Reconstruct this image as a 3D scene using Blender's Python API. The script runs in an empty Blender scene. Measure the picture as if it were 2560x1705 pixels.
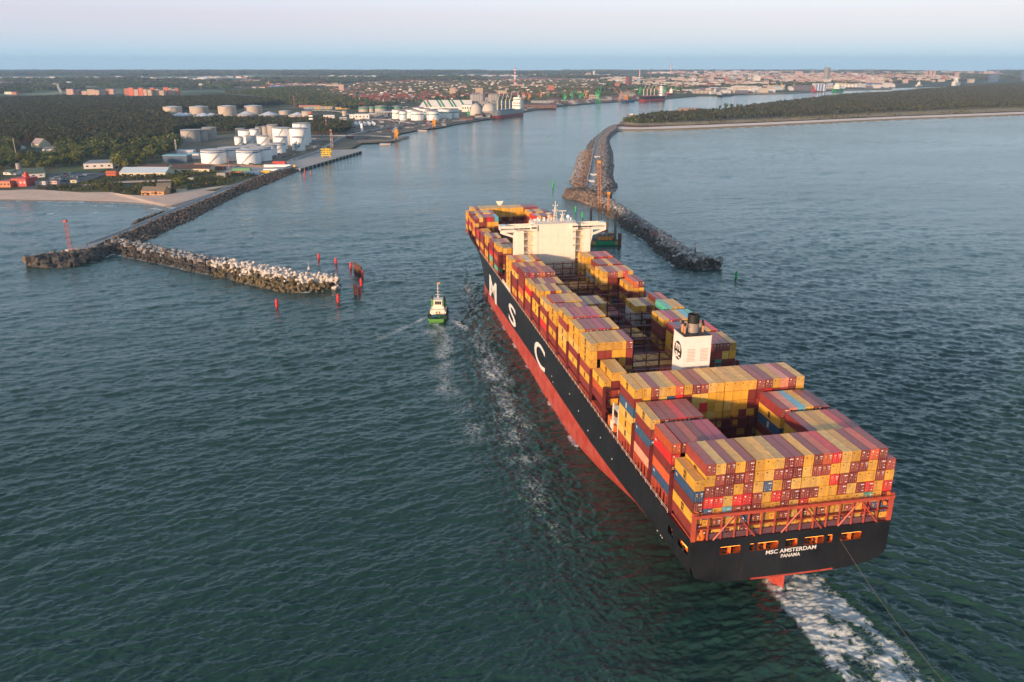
import bpy, bmesh, math, random
import numpy as np
from mathutils import Vector, Matrix
from math import sin, cos, tan, atan, atan2, radians, degrees, pi, sqrt, exp

random.seed(7)
rng = np.random.default_rng(11)
scene = bpy.context.scene
COL = scene.collection

# ---------------------------------------------------------------- camera
F, CX, CY, PITCH, HCAM = 2041.0, 1280.0, 852.5, 0.329, 129.16
cam_d = bpy.data.cameras.new("camera")
cam = bpy.data.objects.new("camera", cam_d)
COL.objects.link(cam)
cam.location = (0, 0, HCAM)
cam.rotation_euler = (pi / 2 - PITCH, 0, 0)
cam_d.sensor_width = 36.0
cam_d.lens = F / 2560 * 36
cam_d.clip_start = 1.0
cam_d.clip_end = 60000
scene.camera = cam

# ---------------------------------------------------------------- daylight: low evening sun behind the camera
SUN_EL, SUN_AZ = radians(8.5), radians(218)      # azimuth of the sun clockwise from +Y
scene.view_settings.view_transform = 'Standard'
scene.view_settings.look = 'None'
scene.view_settings.exposure = 0.5
scene.view_settings.gamma = 1.0
scene.view_settings.use_curve_mapping = False
W = bpy.data.worlds.new("World")
scene.world = W
W.use_nodes = True
wn, wl = W.node_tree.nodes, W.node_tree.links
wn.clear()
wo = wn.new('ShaderNodeOutputWorld')
sky = wn.new('ShaderNodeTexSky')
sky.sky_type = 'NISHITA'
sky.sun_disc = False
sky.sun_elevation = SUN_EL
sky.sun_rotation = SUN_AZ
sky.air_density = 1.0
sky.dust_density = 1.5
bg1 = wn.new('ShaderNodeBackground')
bg1.inputs['Strength'].default_value = 0.07
wl.new(sky.outputs[0], bg1.inputs['Color'])
# the pale lilac and blue evening gradient by elevation, the same all round the horizon
tc = wn.new('ShaderNodeTexCoord')
sx = wn.new('ShaderNodeSeparateXYZ')
wl.new(tc.outputs['Generated'], sx.inputs[0])
ramp = wn.new('ShaderNodeValToRGB')
wl.new(sx.outputs['Z'], ramp.inputs['Fac'])
els = ramp.color_ramp.elements
stops = [(0.0, (0.28, 0.47, 0.62)), (0.010, (0.29, 0.47, 0.63)), (0.026, (0.34, 0.42, 0.58)), (0.050, (0.37, 0.36, 0.53)),
         (0.085, (0.38, 0.46, 0.63)), (0.20, (0.27, 0.44, 0.58)), (0.45, (0.18, 0.26, 0.35)), (1.0, (0.12, 0.15, 0.21))]
els[0].position, els[0].color = stops[0][0], stops[0][1] + (1,)
els[1].position, els[1].color = stops[-1][0], stops[-1][1] + (1,)
for p_, c_ in stops[1:-1]:
    e_ = els.new(p_)
    e_.color = c_ + (1,)
bg2 = wn.new('ShaderNodeBackground')
bg2.inputs['Strength'].default_value = 0.90
wl.new(ramp.outputs['Color'], bg2.inputs['Color'])
wa = wn.new('ShaderNodeAddShader')
wl.new(bg1.outputs[0], wa.inputs[0])
wl.new(bg2.outputs[0], wa.inputs[1])
wl.new(wa.outputs[0], wo.inputs['Surface'])

sun_d = bpy.data.lights.new("sun", 'SUN')
sun_d.energy = 4.5
sun_d.angle = radians(3.0)
sun_d.color = (1.0, 0.66, 0.42)
sun = bpy.data.objects.new("sun", sun_d)
COL.objects.link(sun)
sd = Vector((sin(SUN_AZ) * cos(SUN_EL), cos(SUN_AZ) * cos(SUN_EL), sin(SUN_EL)))
sun.rotation_euler = sd.to_track_quat('Z', 'Y').to_euler()

HAZE = 5.2e-5
scene.cycles.max_bounces = 5
scene.cycles.diffuse_bounces = 2
scene.cycles.glossy_bounces = 2
scene.cycles.transmission_bounces = 2
scene.cycles.volume_bounces = 0
scene.cycles.transparent_max_bounces = 4
scene.cycles.caustics_reflective = False
scene.cycles.caustics_refractive = False

# ---------------------------------------------------------------- helpers: camera geometry of the photograph -> metres in the world
def G(px, py, z=0.0):
    """Point of the horizontal plane at height z that the photograph shows at pixel (px, py) (2560 wide)."""
    x = (px - CX) / F
    y = -(py - CY) / F
    d = (x, cos(PITCH) + y * sin(PITCH), -sin(PITCH) + y * cos(PITCH))
    t = (z - HCAM) / d[2]
    return Vector((d[0] * t, d[1] * t, z))
def MPP(px, py, z=0.0):
    """Metres per pixel at that point."""
    p = G(px, py, z)
    return (p.y * cos(PITCH) + (HCAM - z) * sin(PITCH)) / F
def hgt(px, py, dpx, z=0.0):
    """Height in metres of an upright that spans dpx pixels above the base point."""
    p = G(px, py, z)
    Z = p.y * cos(PITCH) + (HCAM - z) * sin(PITCH)
    b = (z - HCAM)
    v = (py - dpx - CY) / F
    # v = -(Y sinP + b' cosP)/(Y cosP - b' sinP)
    bb = -(p.y * sin(PITCH) + v * p.y * cos(PITCH)) / (cos(PITCH) - v * sin(PITCH))
    return bb - b
F1 = lambda x, y: (x / 3.364, 140 + y / 3.364)
F2 = lambda x, y: (400 + x / 3.364, 150 + y / 3.364)
F3 = lambda x, y: (1000 + x / 3.364, 140 + y / 3.364)
F4 = lambda x, y: (1600 + x / 2.453, 140 + y / 2.453)
FA = lambda x, y: (x / 2.453, 480 + y / 2.453)
FB = lambda x, y: (1350 + x / 3.647, 290 + y / 3.647)

def resample(pts, n):
    P = np.array(pts, float)
    seg = np.r_[0, np.cumsum(np.hypot(*np.diff(P[:, :2], axis=0).T))]
    # Catmull-Rom through the points
    t = np.linspace(0, seg[-1], n)
    out = np.zeros((n, P.shape[1]))
    for i, s in enumerate(t):
        k = min(max(np.searchsorted(seg, s, side='right') - 1, 0), len(P) - 2)
        u = (s - seg[k]) / max(seg[k + 1] - seg[k], 1e-9)
        p0, p1, p2, p3 = P[max(k - 1, 0)], P[k], P[k + 1], P[min(k + 2, len(P) - 1)]
        out[i] = 0.5 * (2 * p1 + (p2 - p0) * u + (2 * p0 - 5 * p1 + 4 * p2 - p3) * u * u + (3 * p1 - p0 - 3 * p2 + p3) * u ** 3) * 0.7 + (p1 * (1 - u) + p2 * u) * 0.3
    return out
def gcurve(pts, n, z=0.0):
    """Smooth world curve through photograph points on the plane z, evenly spaced in metres."""
    w = [tuple(G(x, y, z))[:2] for x, y in pts]
    return resample(w, n)

# ---------------------------------------------------------------- helpers: materials
def srgb(r, g, b):
    f = lambda c: (c / 255 / 12.92) if c <= 10 else ((c / 255 + 0.055) / 1.055) ** 2.4
    return (f(r), f(g), f(b))
MATS = {}
def mat(name, col=(0.5, 0.5, 0.5), rough=0.6, metal=0.0, var=0.12, scale=0.6, objcol=False, attr=None, bump=0.0, bscale=4.0,
        spec=0.4, sky_dust=None, emit=None, randv=0.0, mottle=None, stain=0.0):
    if name in MATS:
        return MATS[name]
    m = bpy.data.materials.new(name)
    m.use_nodes = True
    n, l = m.node_tree.nodes, m.node_tree.links
    b = n['Principled BSDF']
    b.inputs['Roughness'].default_value = rough
    b.inputs['Metallic'].default_value = metal
    b.inputs['Specular IOR Level'].default_value = spec
    geo = n.new('ShaderNodeNewGeometry')
    if objcol:
        oi = n.new('ShaderNodeObjectInfo'); src = oi.outputs['Color']
    elif attr:
        at = n.new('ShaderNodeAttribute'); at.attribute_name = attr; src = at.outputs['Color']
    else:
        rgb = n.new('ShaderNodeRGB'); rgb.outputs[0].default_value = tuple(col) + (1,); src = rgb.outputs[0]
    nz = n.new('ShaderNodeTexNoise')
    nz.inputs['Scale'].default_value = scale
    nz.inputs['Detail'].default_value = 5
    nz.inputs['Roughness'].default_value = 0.65
    l.new(geo.outputs['Position'], nz.inputs['Vector'])
    if mottle:
        mr0 = n.new('ShaderNodeMapRange'); mr0.inputs['From Min'].default_value = 0.42; mr0.inputs['From Max'].default_value = 0.60
        l.new(nz.outputs['Fac'], mr0.inputs['Value'])
        mx0 = n.new('ShaderNodeMix'); mx0.data_type = 'RGBA'
        l.new(mr0.outputs[0], mx0.inputs['Factor'])
        l.new(src, mx0.inputs[6]); mx0.inputs[7].default_value = tuple(mottle) + (1,)
        src = mx0.outputs[2]
    mr = n.new('ShaderNodeMapRange')
    mr.inputs['From Min'].default_value = 0.3
    mr.inputs['From Max'].default_value = 0.7
    mr.inputs['To Min'].default_value = 1 - var
    mr.inputs['To Max'].default_value = 1 + var
    l.new(nz.outputs['Fac'], mr.inputs['Value'])
    val = mr.outputs[0]
    if randv:
        oi2 = n.new('ShaderNodeObjectInfo')
        mr2 = n.new('ShaderNodeMapRange')
        mr2.inputs['To Min'].default_value = 1 - randv
        mr2.inputs['To Max'].default_value = 1 + randv
        l.new(oi2.outputs['Random'], mr2.inputs['Value'])
        mm = n.new('ShaderNodeMath'); mm.operation = 'MULTIPLY'
        l.new(val, mm.inputs[0]); l.new(mr2.outputs[0], mm.inputs[1])
        val = mm.outputs[0]
    hs = n.new('ShaderNodeVectorMath'); hs.operation = 'SCALE'
    l.new(src, hs.inputs[0]); l.new(val, hs.inputs['Scale'])
    out = hs.outputs[0]
    if stain:
        # rust and grime running down: noise stretched along z
        mp = n.new('ShaderNodeMapping'); mp.inputs['Scale'].default_value = (1.1, 1.1, 0.09)
        l.new(geo.outputs['Position'], mp.inputs['Vector'])
        n2 = n.new('ShaderNodeTexNoise'); n2.inputs['Scale'].default_value = 1.4; n2.inputs['Detail'].default_value = 6
        l.new(mp.outputs[0], n2.inputs['Vector'])
        mr3 = n.new('ShaderNodeMapRange'); mr3.inputs['From Min'].default_value = 0.55; mr3.inputs['From Max'].default_value = 0.8
        mr3.inputs['To Max'].default_value = stain
        l.new(n2.outputs['Fac'], mr3.inputs['Value'])
        mx = n.new('ShaderNodeMix'); mx.data_type = 'RGBA'
        l.new(mr3.outputs[0], mx.inputs['Factor'])
        l.new(out, mx.inputs[6]); mx.inputs[7].default_value = (0.12, 0.07, 0.045, 1)
        out = mx.outputs[2]
    if sky_dust:
        # sky light on upward faces put into their colour, along with a dusty film
        sp = n.new('ShaderNodeSeparateXYZ')
        l.new(geo.outputs['Normal'], sp.inputs[0])
        md = n.new('ShaderNodeMapRange'); md.inputs['From Min'].default_value = 0.5; md.inputs['From Max'].default_value = 0.95
        md.inputs['To Max'].default_value = sky_dust[1]
        l.new(sp.outputs['Z'], md.inputs['Value'])
        mx2 = n.new('ShaderNodeMix'); mx2.data_type = 'RGBA'; mx2.blend_type = 'ADD'
        l.new(md.outputs[0], mx2.inputs['Factor'])
        l.new(out, mx2.inputs[6]); mx2.inputs[7].default_value = tuple(sky_dust[0]) + (1,)
        out = mx2.outputs[2]
    l.new(out, b.inputs['Base Color'])
    if bump:
        nb = n.new('ShaderNodeTexNoise'); nb.inputs['Scale'].default_value = bscale; nb.inputs['Detail'].default_value = 4
        l.new(geo.outputs['Position'], nb.inputs['Vector'])
        bp = n.new('ShaderNodeBump'); bp.inputs['Strength'].default_value = bump; bp.inputs['Distance'].default_value = 0.5
        l.new(nb.outputs['Fac'], bp.inputs['Height']); l.new(bp.outputs[0], b.inputs['Normal'])
    if emit:
        b.inputs['Emission Color'].default_value = tuple(emit[0]) + (1,)
        b.inputs['Emission Strength'].default_value = emit[1]
    MATS[name] = m
    return m

# ---------------------------------------------------------------- helpers: mesh building
class MB:
    def __init__(s):
        s.v, s.f, s.m, s.cur = [], [], [], 0
    def add(s, vs, fs, mi=None):
        o = len(s.v)
        s.v.extend([tuple(p) for p in vs])
        s.f.extend([tuple(i + o for i in f) for f in fs])
        s.m.extend([s.cur if mi is None else mi] * len(fs))
        return s
    def box(s, x0, x1, y0, y1, z0, z1, mi=None):
        vs = [(x, y, z) for z in (z0, z1) for y in (y0, y1) for x in (x0, x1)]
        return s.add(vs, [(0, 2, 3, 1), (4, 5, 7, 6), (0, 1, 5, 4), (2, 6, 7, 3), (0, 4, 6, 2), (1, 3, 7, 5)], mi)
    def cbox(s, c, sx, sy, sz, rz=0.0, mi=None):
        """box with its base centre at c"""
        ca, sa = cos(rz), sin(rz)
        vs = []
        for z in (0, sz):
            for y in (-sy / 2, sy / 2):
                for x in (-sx / 2, sx / 2):
                    vs.append((c[0] + x * ca - y * sa, c[1] + x * sa + y * ca, c[2] + z))
        return s.add(vs, [(0, 2, 3, 1), (4, 5, 7, 6), (0, 1, 5, 4), (2, 6, 7, 3), (0, 4, 6, 2), (1, 3, 7, 5)], mi)
    def tube(s, pts, r, n=6, mi=None, caps=True, r2=None):
        pts = [Vector(p) for p in pts]
        base = len(s.v)
        rings = []
        for i, p in enumerate(pts):
            d = (pts[min(i + 1, len(pts) - 1)] - pts[max(i - 1, 0)]).normalized()
            up = Vector((0, 0, 1)) if abs(d.z) < 0.9 else Vector((1, 0, 0))
            a = d.cross(up).normalized(); b = a.cross(d).normalized()
            rr = r if r2 is None else r + (r2 - r) * i / (len(pts) - 1)
            rings.append([p + a * rr * cos(2 * pi * k / n) + b * rr * sin(2 * pi * k / n) for k in range(n)])
        vs = [q for ring in rings for q in ring]
        fs = []
        for i in range(len(pts) - 1):
            for k in range(n):
                k2 = (k + 1) % n
                fs.append((i * n + k, (i + 1) * n + k, (i + 1) * n + k2, i * n + k2))
        if caps:
            fs.append(tuple(range(n))); fs.append(tuple(range((len(pts) - 1) * n, len(pts) * n))[::-1])
        return s.add(vs, fs, mi)
    def lathe(s, c, prof, n=24, mi=None):
        """prof: list of (r, z); around the vertical through c"""
        vs, fs = [], []
        for r, z in prof:
            for k in range(n):
                vs.append((c[0] + r * cos(2 * pi * k / n), c[1] + r * sin(2 * pi * k / n), c[2] + z))
        for i in range(len(prof) - 1):
            for k in range(n):
                k2 = (k + 1) % n
                fs.append((i * n + k, i * n + k2, (i + 1) * n + k2, (i + 1) * n + k))
        if prof[0][0] > 1e-4: fs.append(tuple(range(n))[::-1])
        if prof[-1][0] > 1e-4: fs.append(tuple(range((len(prof) - 1) * n, len(prof) * n)))
        return s.add(vs, fs, mi)
    def prism(s, poly, z0, z1, mi=None):
        n = len(poly)
        vs = [(p[0], p[1], z0) for p in poly] + [(p[0], p[1], z1) for p in poly]
        fs = [tuple(range(n))[::-1], tuple(range(n, 2 * n))] + [(i, (i + 1) % n, n + (i + 1) % n, n + i) for i in range(n)]
        return s.add(vs, fs, mi)
    def gable(s, c, sx, sy, h, rh, rz=0.0, mw=0, mr=1, over=0.3):
        """gabled house: walls mw, roof mr, ridge along x"""
        ca, sa = cos(rz), sin(rz)
        T = lambda x, y, z: (c[0] + x * ca - y * sa, c[1] + x * sa + y * ca, c[2] + z)
        a, b = sx / 2, sy / 2
        s.add([T(-a, -b, 0), T(a, -b, 0), T(a, b, 0), T(-a, b, 0), T(-a, -b, h), T(a, -b, h), T(a, b, h), T(-a, b, h), T(-a, 0, h + rh), T(a, 0, h + rh)],
              [(0, 1, 5, 4), (1, 2, 6, 9, 5), (2, 3, 7, 6), (3, 0, 4, 8, 7), (3, 2, 1, 0)], mw)
        a += over; k = rh / b; e = h - over * k; b += over; t = 0.18
        s.add([T(-a, -b, e + t), T(a, -b, e + t), T(a, 0, h + rh + t), T(-a, 0, h + rh + t), T(a, b, e + t), T(-a, b, e + t),
               T(-a, -b, e), T(a, -b, e), T(a, 0, h + rh + .02), T(-a, 0, h + rh + .02), T(a, b, e), T(-a, b, e)],
              [(0, 1, 2, 3), (3, 2, 4, 5), (6, 9, 8, 7), (9, 11, 10, 8), (0, 6, 7, 1), (5, 4, 10, 11), (0, 3, 9, 6), (3, 5, 11, 9), (1, 7, 8, 2), (2, 8, 10, 4)], mr)
        return s
    def mesh(s, name, mats, smooth=False):
        me = bpy.data.meshes.new(name)
        me.from_pydata(s.v, [], s.f)
        for m in (mats if isinstance(mats, (list, tuple)) else [mats]):
            me.materials.append(m)
        if any(s.m):
            me.polygons.foreach_set('material_index', s.m)
        if smooth:
            me.polygons.foreach_set('use_smooth', [True] * len(me.polygons))
        me.update()
        return me
    def build(s, name, mats, parent=None, smooth=False, loc=None, rz=0.0, kind=None, label=None):
        return link(name, s.mesh(name, mats, smooth), parent, loc, rz, kind, label)

def link(name, me, parent=None, loc=None, rz=0.0, kind=None, label=None):
    o = bpy.data.objects.new(name, me)
    COL.objects.link(o)
    if parent: o.parent = parent
    if loc is not None: o.location = loc
    if rz: o.rotation_euler = (0, 0, rz)
    if kind: o['kind'] = kind
    if label: o['label'] = label
    return o
def tag(o, label, cat, group=None):
    o['label'] = label; o['category'] = cat
    if group: o['group'] = group
    return o
def thing(name, label, cat, loc=(0, 0, 0), rz=0.0, group=None):
    o = link(name, None, None, loc, rz)
    o.empty_display_size = 1.0
    return tag(o, label, cat, group)
def np_mesh(name, verts, quads, mats, smooth=True):
    me = bpy.data.meshes.new(name)
    verts = np.ascontiguousarray(verts, dtype=np.float32); quads = np.ascontiguousarray(quads, dtype=np.int32)
    me.vertices.add(len(verts)); me.vertices.foreach_set('co', verts.ravel())
    k = quads.shape[1]
    me.loops.add(quads.size); me.loops.foreach_set('vertex_index', quads.ravel())
    me.polygons.add(len(quads))
    me.polygons.foreach_set('loop_start', np.arange(0, quads.size, k, dtype=np.int32))
    try: me.polygons.foreach_set('loop_total', np.full(len(quads), k, dtype=np.int32))
    except Exception: pass
    me.polygons.foreach_set('use_smooth', np.full(len(quads), smooth))
    for m in (mats if isinstance(mats, (list, tuple)) else [mats]): me.materials.append(m)
    me.update(calc_edges=True)
    return me
def grid_quads(nr, nc, wrap=False):
    i = np.arange(nr - 1)[:, None]; j = np.arange(nc if wrap else nc - 1)[None, :]
    j2 = (j + 1) % nc
    a = i * nc + j; b = i * nc + j2; c = (i + 1) * nc + j2; d = (i + 1) * nc + j
    return np.stack([a, b, c, d], -1).reshape(-1, 4)
def vnoise(x, y, seed=0):
    """smooth value noise, numpy"""
    xi = np.floor(x).astype(np.int64); yi = np.floor(y).astype(np.int64)
    xf = x - xi; yf = y - yi
    def h(a, b):
        n = (a * 374761393 + b * 668265263 + seed * 144665) & 0x7fffffff
        n = ((n ^ (n >> 13)) * 1274126177) & 0x7fffffff
        return ((n ^ (n >> 16)) & 0xffff) / 65535.0
    u = xf * xf * (3 - 2 * xf); v = yf * yf * (3 - 2 * yf)
    return (h(xi, yi) * (1 - u) + h(xi + 1, yi) * u) * (1 - v) + (h(xi, yi + 1) * (1 - u) + h(xi + 1, yi + 1) * u) * v

# ship frame
SHA, SX, SY = 0.1927, 67.976, 171.656
FWD = Vector((-sin(SHA), cos(SHA), 0)); PORT = Vector((-cos(SHA), -sin(SHA), 0))
SHIP_RZ = pi / 2 + SHA
def SW(l, s, z=0.0):
    return Vector((SX, SY, 0)) + FWD * l + PORT * s + Vector((0, 0, z))
def to_ship(X, Y):
    dx, dy = X - SX, Y - SY
    return -sin(SHA) * dx + cos(SHA) * dy, -cos(SHA) * dx - sin(SHA) * dy

# ================================================================ SEA
def fft_tile(n, size, wind_ang, lmin, lmax, amp, spread=4.0, seed=1):
    r = np.random.default_rng(seed)
    k = np.fft.fftfreq(n, d=size / n) * 2 * pi
    kx, ky = np.meshgrid(k, k, indexing='ij')
    kk = np.hypot(kx, ky); kk[0, 0] = 1
    c = np.abs((kx * cos(wind_ang) + ky * sin(wind_ang)) / kk)
    lam = 2 * pi / kk
    S = kk ** -3.3 * (0.06 + c ** spread) * np.exp(-(lmin / lam) ** 4) * np.exp(-(lam / lmax) ** 4)
    h = np.fft.ifft2(np.sqrt(S) * (r.normal(size=(n, n)) + 1j * r.normal(size=(n, n)))).real
    return h / h.std() * amp
def sample(tile, size, X, Y, ang):
    n = tile.shape[0]
    u = (X * cos(ang) + Y * sin(ang)) / size * n; v = (-X * sin(ang) + Y * cos(ang)) / size * n
    ui = np.floor(u).astype(int); vi = np.floor(v).astype(int); uf = u - ui; vf = v - vi
    ui %= n; vi %= n; u2 = (ui + 1) % n; v2 = (vi + 1) % n
    return (tile[ui, vi] * (1 - uf) + tile[u2, vi] * uf) * (1 - vf) + (tile[ui, v2] * (1 - uf) + tile[u2, v2] * uf) * vf

def hull_profile(l):
    """table of the big ship's hull: deck half beam, waterline half beam"""
    Bd = np.interp(l, [0, 10, 345, 360, 372, 384, 390, 396, 399], [26.1, 26.95, 27, 26.6, 25.4, 22.0, 18, 10.5, 0.3])
    Bw = np.interp(l, [285, 305, 322, 342, 362, 378, 388, 391], [27, 26, 23.5, 18.5, 11, 5, 1.2, 0.0])
    return Bd, Bw

def build_sea():
    NR, NC = 760, 960
    # ring radii: even steps in the picture's rows
    rows = np.linspace(1725, 178, NR - 4)
    rad = []
    for y in rows:
        v = -(y - CY) / F
        rad.append((0 - HCAM) * (cos(PITCH) + v * sin(PITCH)) / (-sin(PITCH) + v * cos(PITCH)))
    rad = np.r_[2.0, 60.0, 110.0, np.array(rad), 14300.0]
    dense = np.linspace(-40, 40, NC - 40)
    ang = np.radians(np.r_[np.linspace(-180, -42, 20)[:], dense, np.linspace(42, 180, 21)[:-1]])
    R, A = np.meshgrid(rad, ang, indexing='ij')
    X = R * np.sin(A); Y = R * np.cos(A)
    dr = np.gradient(rad)[:, None] * np.ones_like(A)
    wa = radians(90)
    t1 = fft_tile(512, 420, wa + .25, 9, 60, 0.19, 5, 3)
    t2 = fft_tile(1024, 290, wa + .42, 2.4, 9.5, 0.155, 7, 5)
    t3 = fft_tile(1024, 150, wa + .42, 0.8, 3.4, 0.09, 6, 9)
    t2b = fft_tile(1024, 290, wa - .38, 2.4, 9.5, 0.155, 7, 15)
    t3b = fft_tile(1024, 150, wa - .38, 0.8, 3.4, 0.10, 6, 19)
    wL = np.clip((60 + vnoise(X / 150, Y / 150, 14) * 160 - X) / 160, 0, 1); wn_ = np.sqrt(wL ** 2 + (1 - wL) ** 2)
    g = (vnoise(X / 240, Y / 240, 4) * .6 + vnoise(X / 90, Y / 90, 8) * .4)
    amp = 0.45 + 1.15 * g
    fade = lambda L: np.clip(1.6 - dr / L, 0, 1)
    calm_f = np.clip((X + 900) / 900, 0, 1)      # the channel behind the moles is calmer
    far = 1 / (1 + (Y / 2600) ** 2)
    Z = amp * (sample(t1, 420, X, Y, 0.2) * fade(22) + (sample(t2, 290, X, Y, 0.0) * wL + sample(t2b, 290, X, Y, 0.0) * (1 - wL)) / wn_ * fade(6) + (sample(t3, 150, X, Y, 0.0) * wL + sample(t3b, 150, X, Y, 0.0) * (1 - wL)) / wn_ * fade(2.0))
    inner = np.clip((Y - 560) / 200, 0, 1) * np.clip((X + 420) / 120, 0, 1) * np.clip((230 - X + (Y - 500) * .05) / 90, 0, 1)
    Z *= (1 - 0.55 * inner) * far
    # dense area ends; outside it only a flat sheet
    # masks of foam and of the smooth churned water -------------------------------
    L, S = to_ship(X, Y)
    foam = np.zeros_like(X); glaze = np.zeros_like(X)
    n1 = vnoise(X / 7, Y / 7, 1); n2 = vnoise(X / 2.4, Y / 2.4, 2); n3 = vnoise(X / 22, Y / 22, 6)
    # stern wash
    cl = -8.3 - 0.05 * np.clip(-L, 0, 100)
    wid = 8.4 + 0.07 * np.clip(-L, 0, 200)
    edge = np.abs(S - cl) / wid
    on = np.clip((15 - L) / 4, 0, 1) * np.clip(1.12 - edge, 0, 1) ** 0.5
    nA = vnoise(X / 6, Y / 6, 51); nB = vnoise(X / 2.2, Y / 2.2, 52); nC = vnoise(X / 13, Y / 13, 53)
    core = on * (-0.05 + 0.62 * nA + 0.42 * nB + 0.25 * nC + 0.34 * np.exp(-((edge - 0.85) / 0.2) ** 2))
    core *= np.interp(-L, [-14, 0, 25, 90, 200], [1.25, 1.2, 1.05, 0.9, 0.5])
    foam = np.maximum(foam, core * (edge < 1.12))
    Z += (edge < 1.3) * np.clip((9 - L) / 8, 0, 1) * np.clip(1.3 - edge, 0, 1) * (n1 - .4) * 0.9
    # diverging lines to starboard of the wash
    for off, w_, a_ in ((17.5, 1.3, .8), (21.5, 1.5, .7), (27, 1.8, .6), (34, 2, .4)):
        d = S + off + (off - 14) * .035 * np.clip(13 - L, 0, 400)
        k = np.exp(-(d / w_) ** 2) * np.clip((8 - L) / 10, 0, 1)
        Z += k * 0.9 * a_; foam = np.maximum(foam, k * 0.22 * a_ * n3 * 2)
    # still slick on the port quarter and along the side
    gl = np.exp(-((S - 24) / 18) ** 2) * np.interp(L, [-120, -40, 0, 60, 130], [0, .7, 1, .9, .1])
    glaze = np.maximum(glaze, gl)
    # disturbed band along the port side with lace foam
    bw = np.interp(L, [10, 60, 140, 230, 330, 400], [60, 52, 46, 38, 14, 0.1])
    band = np.clip(1 - np.abs((S - 27 - bw * .40) / (bw * .40 + .1)), 0, 1) * (S > 20) * (L > -40) * (L < 385)
    foam = np.maximum(foam, band * (0.12 + 0.62 * vnoise(X / 30, Y / 30, 77)) * (0.5 + .6 * n1) * np.interp(L, [-40, 40, 330, 385], [0.30, .82, 1.0, 0.9]))
    Z += band ** .5 * (sample(t3, 150, X, Y, 1.9) * 1.9 + sample(t2, 290, X, Y, 1.3) * .9) * fade(4) * np.interp(L, [0, 90, 200], [.25, .8, 1.3])
    # foam at the hull and bow wave
    Bd, Bw = hull_profile(L)
    hd = np.abs(np.abs(S) - np.where(L > 285, Bw, 27))
    hf = np.exp(-(hd / 1.3) ** 2) * (L > 95) * (L < 392)
    foam = np.maximum(foam, hf * (0.35 + .5 * (n1 > .62)))
    # tug wake
    tp = G(1089, 806); td = atan2(0.06, 1)
    tx = X - tp.x; ty = tp.y - Y
    for sgn in (-1, 1):
        d = np.abs(tx * sgn - (3 + (ty + 14) * 0.55)) / (1.5 + 0.10 * np.clip(ty + 14, 0, 80))
        foam = np.maximum(foam, np.exp(-d ** 2) * (ty > -18) * np.interp(ty, [-18, -5, 25, 50], [.2, .75, .5, 0]) * (.5 + .5 * n1))
    d = np.abs(tx - 0.16 * np.clip(ty, 0, 200) - 3 * np.sin(ty / 17)) / (2.2 + .09 * np.clip(ty, 0, 200))
    foam = np.maximum(foam, np.exp(-d ** 2) * (ty > -1) * np.interp(ty, [-1, 8, 60, 130, 220], [.8, .72, .5, .42, 0]) * (.45 + .6 * n1))
    foam = np.maximum(foam, .62 * np.exp(-((tx) / 13) ** 2 - ((ty - 10) / 20) ** 2) * (.3 + n1))
    # breakers by the beaches and round the rocks
    def along(pts, w_, amp_, z=0.0, patch=0.35):
        nonlocal foam
        c = gcurve(pts, 90, z)
        sel = (Y > 250) & (Y < 4200)
        Xs, Ys = X[sel], Y[sel]
        best = np.full(Xs.shape, 1e9)
        box = (Xs > c[:, 0].min() - 60) & (Xs < c[:, 0].max() + 60) & (Ys > c[:, 1].min() - 60) & (Ys < c[:, 1].max() + 60)
        xx, yy = Xs[box], Ys[box]
        bb = np.full(xx.shape, 1e9)
        for (ax, ay), (bx, by) in zip(c[:-1], c[1:]):
            vx, vy = bx - ax, by - ay
            tt = np.clip(((xx - ax) * vx + (yy - ay) * vy) / (vx * vx + vy * vy + 1e-9), 0, 1)
            bb = np.minimum(bb, np.hypot(xx - ax - tt * vx, yy - ay - tt * vy))
        best[box] = bb
        f = np.exp(-(best / w_) ** 2) * amp_ * (vnoise(Xs / 9, Ys / 9, 12) > patch)
        foam[sel] = np.maximum(foam[sel], f)
    along([(-200, 497), (0, 501), (163, 504), (326, 508), (408, 515), (436, 521)], 3.5, .9)
    along([(-200, 505), (0, 520), (120, 513), (330, 516), (400, 524)], 4.0, .75, 0, .55)
    along([(-200, 520), (0, 545), (60, 541), (200, 530), (330, 541)], 4.5, .7, 0, .72)
    along([(78, 659), (100, 668), (139, 667), (196, 662), (245, 648), (281, 634)], 2.6, .8, 0, .3)
    along([(281, 634), (355, 648), (428, 664), (510, 683), (591, 699), (652, 715), (713, 727), (775, 730), (836, 720)], 2.6, .85, 0, .35)
    along([(1540, 329), (1600, 328.5), (1926, 316), (2211, 302), (2560, 289), (2700, 283)], 9, .8, 0, .3)
    along([(1700, 331), (1926, 323), (2211, 310), (2560, 296)], 7, .55, 0, .62)
    along([FB(*p) for p in ((470, 805), (560, 875), (690, 955), (800, 1045), (980, 1155), (1080, 1255), (1170, 1325), (1240, 1375), (1400, 1393), (1540, 1393), (1640, 1352))], 2.2, .75, 0, .45)
    # scattered whitecaps
    wc = (vnoise(X / 5 + 31, Y / 2.5, 21) > .965) * (vnoise(X / 60, Y / 60, 22) > .55) * (Y < 900)
    foam = np.maximum(foam, wc * .0)
    foam *= (Y > 50)
    V = np.stack([X, Y, Z], -1).reshape(-1, 3)
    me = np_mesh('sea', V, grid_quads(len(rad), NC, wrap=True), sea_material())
    a = me.attributes.new('foam', 'FLOAT', 'POINT'); a.data.foreach_set('value', foam.astype(np.float32).ravel())
    a = me.attributes.new('glaze', 'FLOAT', 'POINT'); a.data.foreach_set('value', glaze.astype(np.float32).ravel())
    return link('sea', me, kind='structure')

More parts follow.
